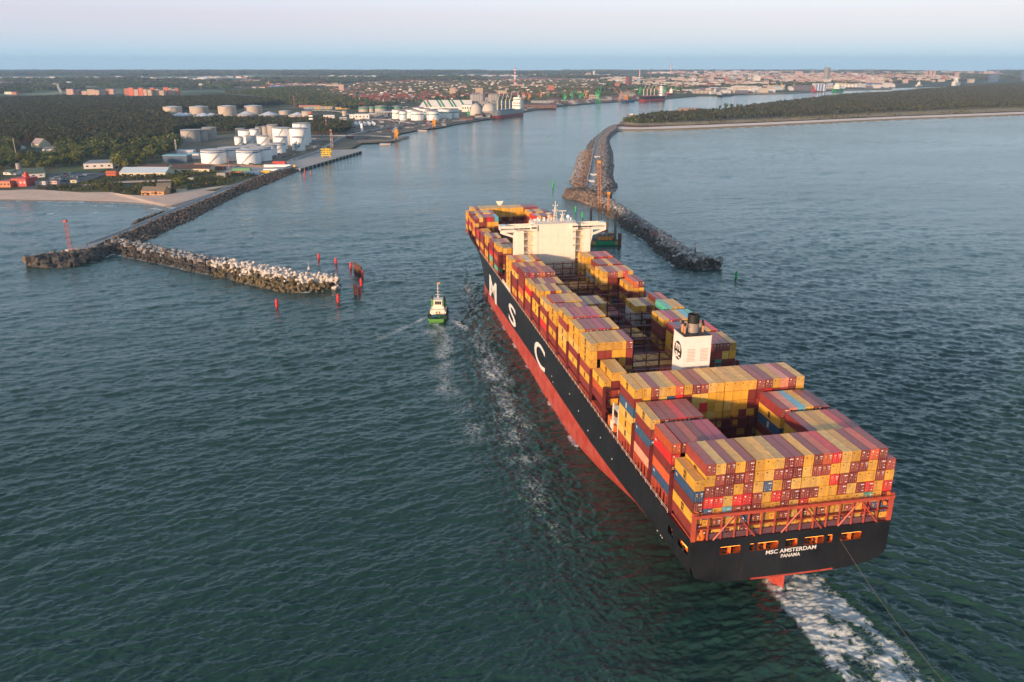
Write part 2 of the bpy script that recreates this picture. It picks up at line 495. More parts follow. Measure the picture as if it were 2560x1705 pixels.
def sea_material():
    m = bpy.data.materials.new('sea_water'); m.use_nodes = True
    n, l = m.node_tree.nodes, m.node_tree.links
    b = n['Principled BSDF']
    geo = n.new('ShaderNodeNewGeometry')
    def noise(scale, vec=None, det=4, rough=.55, sc=(1, 1, 1), rz=0):
        t = n.new('ShaderNodeTexNoise'); t.inputs['Scale'].default_value = scale; t.inputs['Detail'].default_value = det
        t.inputs['Roughness'].default_value = rough
        mp = n.new('ShaderNodeMapping'); mp.inputs['Scale'].default_value = sc; mp.inputs['Rotation'].default_value = (0, 0, rz)
        l.new(geo.outputs['Position'], mp.inputs['Vector']); l.new(mp.outputs[0], t.inputs['Vector'])
        return t.outputs['Fac']
    def mth(op, a, b_=None, c=None, clamp=False):
        t = n.new('ShaderNodeMath'); t.operation = op; t.use_clamp = clamp
        for i, x in enumerate((a, b_, c)):
            if x is None: continue
            if isinstance(x, (int, float)): t.inputs[i].default_value = x
            else: l.new(x, t.inputs[i])
        return t.outputs[0]
    def rng_(x, a, b_, c=0, d=1):
        t = n.new('ShaderNodeMapRange'); t.inputs['From Min'].default_value = a; t.inputs['From Max'].default_value = b_
        t.inputs['To Min'].default_value = c; t.inputs['To Max'].default_value = d; l.new(x, t.inputs['Value']); return t.outputs[0]
    at = n.new('ShaderNodeAttribute'); at.attribute_name = 'foam'
    ag = n.new('ShaderNodeAttribute'); ag.attribute_name = 'glaze'
    # lacy foam: threshold of ridged noise falls as the mask rises
    v = n.new('ShaderNodeTexVoronoi'); v.feature = 'DISTANCE_TO_EDGE'; v.inputs['Scale'].default_value = .42
    w = n.new('ShaderNodeTexNoise'); w.inputs['Scale'].default_value = .5; w.inputs['Detail'].default_value = 4
    l.new(geo.outputs['Position'], w.inputs['Vector'])
    vm = n.new('ShaderNodeVectorMath'); vm.operation = 'SCALE'; l.new(w.outputs['Color'], vm.inputs[0]); vm.inputs['Scale'].default_value = 5.0
    va = n.new('ShaderNodeVectorMath'); va.operation = 'ADD'; l.new(geo.outputs['Position'], va.inputs[0]); l.new(vm.outputs[0], va.inputs[1])
    l.new(va.outputs[0], v.inputs['Vector'])
    lace = mth('SUBTRACT', 1.0, mth('MULTIPLY', v.outputs['Distance'], 2.2, clamp=True))
    n1 = noise(.9, det=6, rough=.7)
    n0 = noise(.16, det=3)
    tex = mth("ADD", mth("MULTIPLY", lace, .48), mth('ADD', mth('MULTIPLY', n1, .45), mth('MULTIPLY', n0, .35)))
    f = mth('ADD', tex, mth('MULTIPLY', at.outputs['Fac'], 1.15))
    ff = rng_(f, 1.14, 1.52)
    ff = mth('MULTIPLY', ff, rng_(at.outputs['Fac'], .04, .2))
    ff = mth('MULTIPLY', ff, .9, clamp=True)
    # body colour: green grey water, patches
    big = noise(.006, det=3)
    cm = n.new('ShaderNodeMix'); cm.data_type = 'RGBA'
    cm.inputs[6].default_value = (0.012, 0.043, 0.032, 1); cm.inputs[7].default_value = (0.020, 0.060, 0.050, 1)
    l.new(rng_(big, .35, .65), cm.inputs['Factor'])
    # aerated water round the foam is paler green
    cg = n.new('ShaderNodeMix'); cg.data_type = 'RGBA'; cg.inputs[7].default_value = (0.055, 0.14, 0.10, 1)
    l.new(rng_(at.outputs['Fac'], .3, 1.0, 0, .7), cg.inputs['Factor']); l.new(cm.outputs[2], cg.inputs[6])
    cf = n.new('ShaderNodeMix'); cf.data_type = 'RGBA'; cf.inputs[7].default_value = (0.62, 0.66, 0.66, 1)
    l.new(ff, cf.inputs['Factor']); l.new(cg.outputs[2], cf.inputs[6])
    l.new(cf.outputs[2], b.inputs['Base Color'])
    cd = n.new('ShaderNodeCameraData')
    l.new(mth('ADD', mth('MULTIPLY', ff, .7), rng_(noise(.004, det=2), .3, .7, .06, .13)), b.inputs['Roughness'])
    b.inputs['IOR'].default_value = 1.333
    b.inputs['Specular IOR Level'].default_value = .5
    # ripples
    h1 = noise(.55, det=3, sc=(.30, 1.0, 1), rz=.15)
    h2 = noise(1.7, det=3, sc=(.38, 1.0, 1), rz=-.25)
    h3 = noise(.16, det=2, sc=(.45, 1.0, 1), rz=.05)
    hh = mth('ADD', mth('ADD', mth('MULTIPLY', h1, 1.0), mth('MULTIPLY', h2, .42)), mth('MULTIPLY', h3, 1.6))
    bp = n.new('ShaderNodeBump'); bp.inputs['Distance'].default_value = 1.0
    st = mth('MULTIPLY', rng_(noise(.01, det=3, sc=(.4, 1, 1)), .3, .7, .24, .42), mth('SUBTRACT', 1.0, mth('MULTIPLY', ag.outputs['Fac'], .72)))
    l.new(st, bp.inputs['Strength']); l.new(hh, bp.inputs['Height']); l.new(bp.outputs[0], b.inputs['Normal'])
    return m
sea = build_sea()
# ================================================================ THE CONTAINER SHIP
white = mat('cream_paint', (0.82, 0.72, 0.60), 0.45, var=.05, scale=.3, stain=.12)
ship_red = mat('deck_red', (0.23, 0.035, 0.025), 0.6, var=.25, scale=.5)
truss_red = mat('truss_red', (0.42, 0.075, 0.045), 0.5, var=.2, scale=.6)
hull_black = mat('hull_black', (0.012, 0.013, 0.016), 0.40, var=.45, scale=.12, stain=.16, spec=.5, bump=.25, bscale=.22)
boot_red = mat('boot_red', (0.42, 0.05, 0.035), 0.55, var=.3, scale=.22, stain=.4, mottle=(.36, .075, .055))
lash_mat = mat('lashing_steel', (0.12, 0.018, 0.02), 0.6, var=.2)
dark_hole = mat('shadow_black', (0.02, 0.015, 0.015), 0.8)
orange_int = mat('orange_primer', (0.70, 0.17, 0.03), 0.6, var=.3, scale=1.5)
letter_white = mat('lettering_white', (0.72, 0.70, 0.68), 0.5, var=.06, scale=.8, stain=.15)
grey_metal = mat('grey_metal', (0.25, 0.26, 0.27), 0.5)
black_paint = mat('black_paint', (0.015, 0.015, 0.015), 0.5)
deck_lamp = mat('deck_lamp', (1, .5, .1), .5, emit=((1, .36, .05), 3.0))
glass = mat('window_glass', (0.03, 0.04, 0.05), 0.12, spec=.6)

ship = thing('container_ship', 'huge black hulled container ship with cream bridge, steaming into the harbour mouth', 'ship',
             SW(0, 0, 0), SHIP_RZ)

def half_beam(l, z):
    Bd, Bw = hull_profile(l)
    Bd, Bw = float(Bd), float(Bw)
    if l <= 285:
        zs = float(np.interp(l, [0, 12, 25, 40, 55, 80, 105, 130], [15.5, 15.5, 15, 14, 12.5, 8, 3.5, -1]))
        zk = float(np.interp(l, [0, 10, 25, 40, 55, 80, 105, 130], [9.6, 8.8, 6.2, 2.5, -3, -6.5, -8, -8.5]))
        n = float(np.interp(l, [0, 12, 25, 55, 105, 130], [3.2, 2.6, 2.2, 2.0, 2.6, 3]))
        if z >= zs: return Bd
        t = min(1.0, (zs - z) / (zs - zk))
        return Bd * max(0.0, 1 - t ** n) ** (1 / n)
    z0 = max(0.0, (l - 390.5) / 8.5 * 22)
    t = min(1.0, max(0.0, (z - z0) / max(22 - z0, .01)))
    if l > 390.5:
        return Bd * t ** 0.8
    return Bw + (Bd - Bw) * t ** 1.55
def keel(l):
    return float(np.interp(l, [0, 10, 25, 40, 55, 80, 105, 130], [9.6, 8.8, 6.2, 2.5, -3, -6.5, -8, -8.5]))

def boot(l): return float(np.interp(l, [0, 20, 50, 80, 150, 260, 320, 399], [9.6, 12.8, 11.2, 9.8, 9.0, 6.4, 5.2, 5.0]))
HOLES_SIDE = [(1.6, 6.6), (9.2, 12.4)]
def hull_shell(zlo, zhi, nz, side_holes):
    ls = sorted(set([0, 1.6, 4, 6.6, 9.2, 12.4, 15, 20, 25, 30, 35, 40, 46, 52, 60, 70, 80, 92, 105, 118, 130] + list(range(145, 290, 15)) +
                    list(range(290, 385, 5)) + [386, 388, 390, 392, 394, 396, 397.5, 399]))
    mb = MB()
    zcuts = list(np.linspace(zlo, zhi, nz))
    if side_holes: zcuts = [9.6, 10.6, 11.8, 13.0, 14.2, 15.2, 16.2, 17.0, 17.6, 19.6, 20.6, 22.0]
    for sg in (1, -1):
        idx = []
        for l in ls:
            row = []
            k = max(keel(l) if l <= 285 else -6, (l - 390.5) / 8.5 * 22 if l > 390.5 else -99)
            for z in zcuts:
                if side_holes and z < 17.6: z = boot(l) + (z - 9.6) * (17.6 - boot(l)) / 8.0
                if not side_holes: z = -8 + (z + 8) * (boot(l) + 8) / 17.6
                zz = max(z, k)
                row.append((l, sg * half_beam(l, zz), zz))
            idx.append(row)
        nzc = len(zcuts)
        vs = [p for r in idx for p in r]
        fs = []
        for i in range(len(ls) - 1):
            for j in range(nzc - 1):
                if side_holes and any(abs(ls[i] - a) < .01 or (ls[i] >= a and ls[i + 1] <= b) for a, b in HOLES_SIDE) and zcuts[j] >= 17.5 and zcuts[j] < 19.5:
                    continue
                q = (i * nzc + j, (i + 1) * nzc + j, (i + 1) * nzc + j + 1, i * nzc + j + 1)
                pts = [vs[k2] for k2 in q]
                if (Vector(pts[1]) - Vector(pts[0])).cross(Vector(pts[3]) - Vector(pts[0])).length < 1e-6 and (Vector(pts[2]) - Vector(pts[1])).cross(Vector(pts[3]) - Vector(pts[2])).length < 1e-6:
                    continue
                fs.append(q if sg < 0 else q[::-1])
        mb.add(vs, fs)
    return mb
hull_shell(9.6, 22, 12, True).build('hull', hull_black, ship, smooth=False)
# lower hull with the counter closed underneath
mb = hull_shell(-8, 9.6, 20, False)
ls = [0, 4, 8, 12, 18, 25, 32, 40, 48, 55, 65]
vs, fs = [], []
for l in ls:
    k = keel(l)
    for s in np.linspace(-1, 1, 13):
        vs.append((l + .05, s * 13 * min(1, .8 + l / 40) * (1 - l / 110), k + .02 + .9 * abs(s) ** 3 * min(1, l / 12)))
fs = [tuple(q) for q in grid_quads(len(ls), 13)]
mb.add(vs, fs)
mb.build('lower_hull', boot_red, ship)

# transom with the mooring openings cut through
holes = [(2.9, 5.05), (6.0, 6.5), (6.8, 9.0), (9.8, 11.05), (11.8, 13.95), (14.3, 14.85), (15.8, 18.0)]
hs = [(25.9 - 2.464 * b, 25.9 - 2.464 * a) for a, b in holes][::-1]
mb = MB()
def tzk(s):   # lower edge of the transom at s
    a = min(1.0, abs(s) / 26.1)
    return 15.5 - (15.5 - 9.6) * (1 - a ** 3.2) ** (1 / 3.2)
xs = sorted(set(list(np.linspace(-26.1, 26.1, 45)) + [e for h in hs for e in h]))
for a, b in zip(xs[:-1], xs[1:]):
    za, zb = tzk(a), tzk(b)
    levels = [(None, 17.75), (17.75, 19.85), (19.85, 22.0)]
    for lo, hi in levels:
        if lo == 17.75 and any(h[0] - .01 <= a and b <= h[1] + .01 for h in hs): continue
        l0, l1 = (za, zb) if lo is None else (lo, lo)
        mb.add([(0, a, l0), (0, b, l1), (0, b, hi), (0, a, hi)], [(0, 3, 2, 1)])
mb.build('transom', hull_black, ship)
mb = MB()
mb.add([(0, s, tzk(s) - .02) for s in np.linspace(-12, 10, 21)] + [(-.02, s, tzk(s) + .5) for s in np.linspace(-12, 10, 21)],
       [(i, 21 + i, 22 + i, i + 1) for i in range(20)])
mb.build('boot_stripe', boot_red, ship)
# mooring deck: a red steel room behind the openings, lit by its lamps
mb = MB()
mb.box(.05, 16, -25.6, 25.6, 17.3, 17.5)
mb.box(7, 7.3, -25.6, 25.6, 17.5, 20.2)
for s in np.linspace(-25, 25, 12): mb.box(.3, 7, s - .1, s + .1, 17.5, 20.2)
mb.box(.1, 16, -25.6, 25.6, 20.2, 20.4)
mb.build('mooring_deck', orange_int, ship)
for a, b in hs:
    o = MB().box(.12, .3, a + .2, b - .2, 19.7, 19.82).build('deck_lamp', deck_lamp, ship)
    for k in range(1 if b - a < 2 else 2):
        c = a + (b - a) * (.35 + .33 * k)
        MB().lathe((1.1, c, 17.5), [(.5, 0), (.5, .15), (.28, .2), (.28, .95), (.5, 1.0), (.5, 1.15)], 10).build('bollard', black_paint, ship)
for a, b in HOLES_SIDE:
    MB().box(a + .4, b - .4, 26.2, 26.4, 19.4, 19.5).build('deck_lamp', deck_lamp, ship)
    MB().box(a, b, 25.3, 25.5, 17.5, 19.6).build('mooring_bulkhead', orange_int, ship)
    MB().lathe(((a + b) / 2, 26.3, 17.5), [(.4, 0), (.25, .2), (.25, .8), (.45, 1.)], 8).build('bollard', black_paint, ship)
# upper deck
ls = list(range(0, 380, 10)) + [384, 390, 396, 398.8]
vs = []
for l in ls:
    b = half_beam(l, 22) - .05
    vs += [(l, b, 21.6), (l, -b, 21.6)]
mb = MB().add(vs, [(2 * i, 2 * i + 2, 2 * i + 3, 2 * i + 1) for i in range(len(ls) - 1)])
mb.build('upper_deck', ship_red, ship)
# bulwark at the bow, flaring above the deck
ls2 = list(range(320, 385, 5)) + [388, 391, 394, 396.5, 399]
vs = []
for sg in (1, -1):
    o = len(vs)
    for l in ls2:
        b = half_beam(l, 22); top = 22 + 1.7 * min(1, (l - 320) / 25 + .15)
        vs += [(l, sg * (b + .02), 21.9), (l + .2, sg * (b + .25), top), (l, sg * (b - .25), top), (l, sg * (b - .25), 21.9)]
fs = []
nl = len(ls2)
for h in range(2):
    o = h * nl * 4
    for i in range(nl - 1):
        for j in range(3):
            fs.append((o + i * 4 + j, o + i * 4 + 4 + j, o + i * 4 + 5 + j, o + i * 4 + j + 1))
MB().add(vs, fs).build('bulwark', hull_black, ship)

# rails along the deck edge
mb = MB()
for sg in (1, -1):
    for z in (22.5, 23.05):
        mb.box(14, 318, sg * 26.75 - .04, sg * 26.75 + .04, z, z + .07)
    for l in range(14, 319, 4): mb.box(l - .04, l + .04, sg * 26.75 - .04, sg * 26.75 + .04, 22, 23.1)
mb.build('deck_rail', white, ship, kind='stuff')

# rudder
mb = MB()
prof = [(-5.6, -.05), (-5.2, .35), (-2.5, .75), (.5, .85), (2.2, .5), (2.6, 0.02)]
poly = [(x, y) for x, y in prof] + [(x, -y) for x, y in prof[::-1]]
mb.prism(poly, -7, 7.8)
mb.prism([(x * .8 - .2, y * 1.35) for x, y in poly], -3, -1.5)
mb.build('rudder', boot_red, ship, loc=(13.0, -2.4, 0), rz=.28)

# ---- lettering
def text_mesh(txt, size=1.0, bold=0.0, line=1.0):
    cu = bpy.data.curves.new('t', 'FONT')
    cu.body = txt; cu.size = size; cu.offset = bold; cu.align_x = 'CENTER'; cu.space_line = line; cu.resolution_u = 4
    o = bpy.data.objects.new('t', cu); COL.objects.link(o)
    dg = bpy.context.evaluated_depsgraph_get()
    me = bpy.data.meshes.new_from_object(o.evaluated_get(dg))
    bpy.data.objects.remove(o); bpy.data.curves.remove(cu)
    bm = bmesh.new(); bm.from_mesh(me); bpy.data.meshes.remove(me)
    bmesh.ops.remove_doubles(bm, verts=bm.verts, dist=1e-5)
    return bm
def fit_bm(bm, w, h):
    xs = [v.co.x for v in bm.verts]; ys = [v.co.y for v in bm.verts]
    x0, x1, y0, y1 = min(xs), max(xs), min(ys), max(ys)
    for v in bm.verts:
        v.co.x = (v.co.x - x0) / (x1 - x0) * w; v.co.y = (v.co.y - y0) / (y1 - y0) * h
def bm_obj(bm, name, m, parent, loc=None):
    me = bpy.data.meshes.new(name); bm.to_mesh(me); bm.free(); me.materials.append(m)
    return link(name, me, parent, loc)
for ch, l0, l1, z0, z1 in (('M', 282.0, 259.0, 5.6, 17.4), ('S', 224.5, 206.5, 8.6, 18.2), ('C', 166.0, 146.5, 8.9, 18.9)):
    bm = text_mesh(ch, 1, 0.012)
    fit_bm(bm, l0 - l1, z1 - z0)
    for d in np.arange(1, l0 - l1, 1.5):
        bmesh.ops.bisect_plane(bm, geom=bm.verts[:] + bm.edges[:] + bm.faces[:], plane_co=(d, 0, 0), plane_no=(1, 0, 0))
    for d in np.arange(.8, z1 - z0, 1.0):
        bmesh.ops.bisect_plane(bm, geom=bm.verts[:] + bm.edges[:] + bm.faces[:], plane_co=(0, d, 0), plane_no=(0, 1, 0))
    for v in bm.verts:
        l, z = l0 - v.co.x, z0 + v.co.y
        v.co = Vector((l, half_beam(l, z) + .14, z))
    bm_obj(bm, 'lettering', letter_white, ship)
for txt, s0, s1, z0, z1 in (('MSC AMSTERDAM', 6.7, -6.6, 16.35, 17.5), ('PANAMA', 2.6, -2.5, 14.95, 15.95)):
    bm = text_mesh(txt, 1, .02); fit_bm(bm, s0 - s1, z1 - z0)
    for v in bm.verts: v.co = Vector((-.05, s0 - v.co.x, z0 + v.co.y))
    bm_obj(bm, 'lettering', letter_white, ship)
# small hull marks on the port side
mb = MB()
for l, z in ((135, 12.5), (133, 10.8), (108, 16), (96, 14.5), (84, 12.5), (70, 16.5), (58, 15), (20, 13.2), (19, 12.4), (17.6, 12.6), (16.8, 11.8)):
    y = half_beam(l, z) + .06
    mb.box(l - .25, l + .25, y - .03, y, z - .25, z + .25)
mb.build('hull_mark', letter_white, ship, kind='stuff')

# ---- stern truss gallery above the transom
mb = MB()
for s in np.linspace(-25.6, 25.6, 16): mb.box(.25, .55, s - .16, s + .16, 22, 28.2)
for s in (-25.7, 25.7): mb.box(.15, .75, s - .5, s + .5, 22, 29.6)
mb.build('truss_post', truss_red, ship, kind='stuff')
MB().box(-.1, 1.15, -26.2, 26.2, 28.2, 28.5).box(-.1, 0, -26.2, 26.2, 28.5, 29.0).build('gallery_beam', truss_red, ship)
MB().box(.2, 1.0, -26, 26, 25.1, 25.3).build('gallery_walkway', ship_red, ship)
for s0 in (-17, -2, 15.5):
    for sg in (-1, 1):
        MB().tube([(-.05, s0 + sg * .5, 28.1), (-.05, s0 + sg * 5.3, 22.1)], .22, 4).build('truss_brace', truss_red, ship)
mb = MB()
for z in (29.2, 29.65): mb.box(.0, .05, -26, 26, z, z + .05)
for s in np.linspace(-26, 26, 27): mb.box(.0, .05, s - .03, s + .03, 28.5, 29.7)
mb.build('gallery_rail', truss_red, ship, kind='stuff')
for s, z in ((25, 28.8), (-25, 28.8), (24.2, 22.2), (-24.4, 26.2)):
    MB().lathe((.9, s, z), [(.5, 0), (.5, .7), (.3, .9)], 8).build('lamp_housing', orange_int, ship)
for s in (24.6, 23.2):
    MB().lathe((1.6, s, 21.7), [(.9, 0), (1.0, 1.2), (.5, 2.0), (.45, 3.6), (.2, 3.8)], 10).build('ventilator', orange_int, ship)

# ---- superstructure (house, columns, bridge wings)
def part(mb, name, m, parent=ship, **k): return mb.build(name, m, parent, **k)
hb_ = MB().box(243, 256, -10.4, 10.4, 24, 51.6)
house = part(hb_, 'bridge_house', white)
MB().box(242.96, 243.0, -11.3, -9.2, 24, 51.2).build('house_edge', white, house)
part(MB().box(242.7, 256.4, -11.4, 9.9, 51.6, 51.85), 'house_roof', white)
for s0, s1 in ((15.6, 19.6), (-19.4, -15.6)):
    part(MB().box(243.6, 252, s0, s1, 24, 48.6), 'wing_column', white)
for i in range(7):
    z = 26.5 + i * 3.55
    for s0, s1 in ((10.4, 15.6), (-15.6, -10.4)):
        part(MB().box(243.4, 251, s0, s1, z, z + .22), 'balcony_deck', white)
        MB().box(245.9, 246.1, s0, s1, z + .22, z + 3.3).build('balcony_bulkhead', mat('pale_orange', (.78, .55, .38), .6), ship)
        a, b = (s0 + .4, s1 - .4) if i % 2 else (s1 - .4, s0 + .4)
        MB().tube([(245.3, a, z + .3), (245.3, b, z + 3.4)], .16, 4).build('stairway', white, ship)
mb = MB()
for i in range(7):
    z = 26.5 + i * 3.55
    for s0, s1 in ((10.4, 15.6), (-15.6, -10.4)):
        for dz in (.7, 1.15): mb.box(243.4, 243.46, s0, s1, z + dz, z + dz + .05)
part(mb, 'balcony_rail', white, kind='stuff')
mb = MB()
for z in np.arange(27.5, 51, 3.55): mb.box(242.96, 242.995, -9.1, 10.3, z, z + .06)
for y_ in (-5.5, -1.8, 2.0, 5.8): mb.box(242.96, 242.99, y_, y_ + .05, 24, 51.5)
mb.build('plate_seam', mat('seam_cream', (.62, .52, .42), .6), house, kind='stuff')
mb = MB()
for z in (40.0, 43.5, 47.0):
    for y_ in (-10.9, -10.3): mb.box(242.9, 242.955, y_, y_ + .4, z, z + .8)
for k in range(56): mb.box(242.7, 242.95, 8.2, 8.9, 25 + k * .46, 25.05 + k * .46)
mb.build('ladder', grey_metal, house, kind='stuff')
for s_, z in ((-6, 51.9), (-1, 51.9), (3.5, 51.9), (6, 51.9), (8, 51.9)):
    MB().cbox((252, s_, z), 1.6, 1.2, 1.1 + (s_ % 2) * .5).build('roof_locker', white, ship)
# wing slab with tapered brackets and their triangular openings
for sg in (1, -1):
    wing = part(MB().box(244, 249, min(sg * 10.4, sg * 27.6), max(sg * 10.4, sg * 27.6), 48.9, 49.25), 'wing_deck', white)
    mb = MB()
    y = lambda s: s * sg
    x0, x1 = 243.9, 244.3
    def plate(pts):
        n = len(pts)
        v = [(x0, y(p[0]), p[1]) for p in pts] + [(x1, y(p[0]), p[1]) for p in pts]
        f = [tuple(range(n)), tuple(range(2 * n - 1, n - 1, -1))] + [(i, n + i, n + (i + 1) % n, (i + 1) % n) for i in range(n)]
        if sg > 0: f = [q[::-1] for q in f]
        mb.add(v, f)
    plate([(19.6, 44.0), (19.6, 48.85), (20.6, 48.85), (20.6, 45.1)])
    plate([(20.6, 48.0), (20.6, 48.85), (27.6, 48.85), (27.6, 48.0)])
    plate([(20.6, 45.1), (20.6, 46.3), (25.2, 48.0), (27.6, 48.0), (27.6, 47.6)])
    plate([(19.6, 40.6), (19.6, 44.0), (20.6, 45.1)])
    part(mb, 'wing_bracket', white)
    mb = MB()
    for a, b in ((20.5, 27.6), (11, 20.3)):
        mb.box(243.9, 244.1, min(y(a), y(b)), max(y(a), y(b)), 50.0, 51.2)
    mb.box(243.9, 249, min(y(27.4), y(27.6)), max(y(27.4), y(27.6)), 49.25, 51.2)
    mb.box(248.9, 249.1, min(y(10.4), y(27.6)), max(y(10.4), y(27.6)), 49.25, 51.3)
    part(mb, 'wing_bulwark', white)
    mb = MB()
    for a in (11.4, 13.7, 16.0, 18.3):
        mb.box(243.95, 244.15, min(y(a), y(a + 1.9)), max(y(a), y(a + 1.9)), 49.3, 49.95)
    part(mb, 'wing_window', glass, kind='stuff')
    part(MB().box(244.2, 248.5, min(y(24.4), y(27.4)), max(y(24.4), y(27.4)), 51.3, 51.5), 'wing_cab_roof', mat('pale_blue_roof', (.62, .7, .78), .5))
    part(MB().box(242.2, 246, min(y(8.9), y(12.2)), max(y(8.9), y(12.2)), 48.6, 51.5), 'corner_cab', white)
    w_ = MB()
    for a in (9.4, 10.3, 11.2): w_.box(242.1, 242.2, min(y(a), y(a + .75)), max(y(a), y(a + .75)), 49.8, 50.6)
    part(w_, 'cab_window', glass, kind='stuff')
mb = MB()
for z in (52.5, 53.0):
    mb.box(243, 243.06, -11, 10, z, z + .06); mb.box(243, 256, 9.9, 9.96, z, z + .06); mb.box(243, 256, -11.06, -11, z, z + .06)
for s in np.linspace(-11, 10, 15): mb.box(243, 243.06, s, s + .06, 51.85, 53.05)
part(mb, 'roof_rail', white, kind='stuff')
def mast(l, s, z, h, arms, name, w=.5, tree=True):
    mb = MB()
    for a, b in ((-w, -w), (w, -w), (w, w), (-w, w)):
        mb.tube([(l + a, s + b, z), (l + a * .35, s + b * .35, z + h * .72)], .1, 4)
    mb.tube([(l, s, z), (l, s, z + h)], .16, 6)
    for i in range(4):
        zz = z + h * (.12 + .17 * i); k = w * (1 - .6 * i / 4)
        mb.box(l - k, l + k, s - k, s + k, zz, zz + .08)
    for zz, hw in arms:
        mb.box(l - .08, l + .08, s - hw, s + hw, z + zz, z + zz + .16)
        for q in (-hw, hw): mb.box(l - .12, l + .12, s + q - .12, s + q + .12, z + zz, z + zz + .7)
    return part(mb, name, white)
mast(250, -2.1, 51.85, 10.2, [(5.2, 1.3), (7.8, 1.2)], 'main_mast', .8)
m2 = mast(248, -5.4, 51.85, 5.3, [(3.4, .9)], 'radar_mast', .7)
MB().box(247.9, 248.2, -7.4, -3.4, 57.2, 57.5).build('radar_bar', white, m2)
m3 = mast(249, 1.5, 51.85, 4.2, [(2.6, .7)], 'radar_mast', .6)
MB().box(248.9, 249.2, .2, 2.9, 56.1, 56.35).build('radar_bar', white, m3)
for s, r, z in ((-8.7, .95, 53.6), (7.2, .6, 53.4), (-10.2, .45, 52.9)):
    mb = MB().tube([(249, s, 51.85), (249, s, z)], .14, 6)
    mb.lathe((249, s, z + r * .6), [(.1, -r)] + [(r * cos(t), r * sin(t)) for t in np.linspace(-1.2, 1.55, 8)], 12)
    part(mb, 'satellite_dome', mat('dome_white', (.8, .8, .8), .4))
fm = mast(385, 2.6, 24.9, 15.3, [(10.5, 1.9), (12.8, 1.1)], 'foremast', 1.0)
MB().add([(385, .2, 40.4), (385, .0, 41.0), (385, 5.2, 41.0), (385, 5.0, 40.4), (385, 2.9, 37.4), (385, 2.3, 37.4)], [(0, 1, 2, 3, 4, 5)]).build('crosstree_plate', white, fm)

# ---- funnel
fl0, fl1, fs0, fs1, fz0, fz1 = 61.0, 68.8, -3.7, 5.1, 24, 51.4
casing = part(MB().box(58.5, 70.5, -13, 14, 22, 35.8), 'engine_casing', mat('casing_pink', (.42, .3, .3), .6))
mb = MB()
for z in (36.4, 37.0):
    mb.box(58.5, 58.56, -13, 14, z, z + .06); mb.box(58.5, 70.5, 13.9, 13.96, z, z + .06)
for s in np.linspace(-13, 14, 16): mb.box(58.5, 58.56, s, s + .06, 35.8, 37.05)
for l in np.linspace(58.5, 70, 8): mb.box(l, l + .06, 13.9, 13.96, 35.8, 37.05)
part(mb, 'casing_rail', white, kind='stuff')
funnel = part(MB().box(fl0, fl1, fs0, fs1, fz0, fz1), 'funnel', mat('funnel_cream', (.78, .70, .66), .5, var=.06, scale=.5))
MB().box(fl0 - .12, fl1 + .12, fs0 - .12, fs1 + .12, fz1, fz1 + .25).build('funnel_rim', white, funnel)
MB().box(fl0 + .2, fl1 - .2, fs0 + .2, fs1 - .2, fz1 + .25, fz1 + .45).build('funnel_top', black_paint, funnel)
soot = mat('stack_steel', (.32, .27, .24), .45, metal=.3, var=.4, scale=.8)
MB().lathe((65.2, .6, fz1 + .4), [(1.75, 0), (1.75, 2.2), (1.8, 2.9)], 20).build('exhaust_stack', soot, funnel)
MB().lathe((65.2, .6, fz1 + 3.3), [(1.8, 0), (1.85, 2.6), (1.55, 2.7), (1.5, 1.4), (1.4, 1.3)], 20).build('stack_cap', black_paint, funnel)
for x, y_, h in ((64.0, 3.7, 3.2), (65.2, 3.9, 3.8), (66.4, 3.6, 3.0), (64.2, -2.2, 2.8), (65.6, -2.6, 3.4)):
    MB().lathe((x, y_, fz1 + .4), [(.34, 0), (.34, h * .72)], 8).build('exhaust_pipe', mat('pipe_copper', (.5, .24, .12), .45, var=.3), funnel)
    MB().lathe((x, y_, fz1 + .4 + h * .72), [(.36, 0), (.38, h * .28)], 8).build('pipe_tip', black_paint, funnel)
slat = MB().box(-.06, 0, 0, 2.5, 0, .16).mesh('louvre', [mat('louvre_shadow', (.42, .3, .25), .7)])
for y_ in (1.2, -2.9):
    for zb_ in (43.8, 38.2):
        for k in range(9):
            o = link('louvre', slat, funnel, (fl0, y_, zb_ + k * .46))
# round mark on the port face of the funnel: black disc with the cream m over sc
bm = bmesh.new()
bmesh.ops.create_circle(bm, cap_ends=True, segments=36, radius=2.9)
for v in bm.verts: v.co = Vector((64.9 - v.co.x, fs1 + .03, 46.2 + v.co.y))
bm_obj(bm, 'funnel_mark', black_paint, funnel)
for txt, w_, h_, zz in (('m', 3.6, 1.9, 46.4), ('sc', 3.6, 1.8, 43.9)):
    bm = text_mesh(txt, 1, .03); fit_bm(bm, w_, h_)
    for v in bm.verts: v.co = Vector((64.9 + w_ / 2 - v.co.x, fs1 + .06, zz + v.co.y))
    bm_obj(bm, 'funnel_mark_letter', MATS['funnel_cream'], funnel)

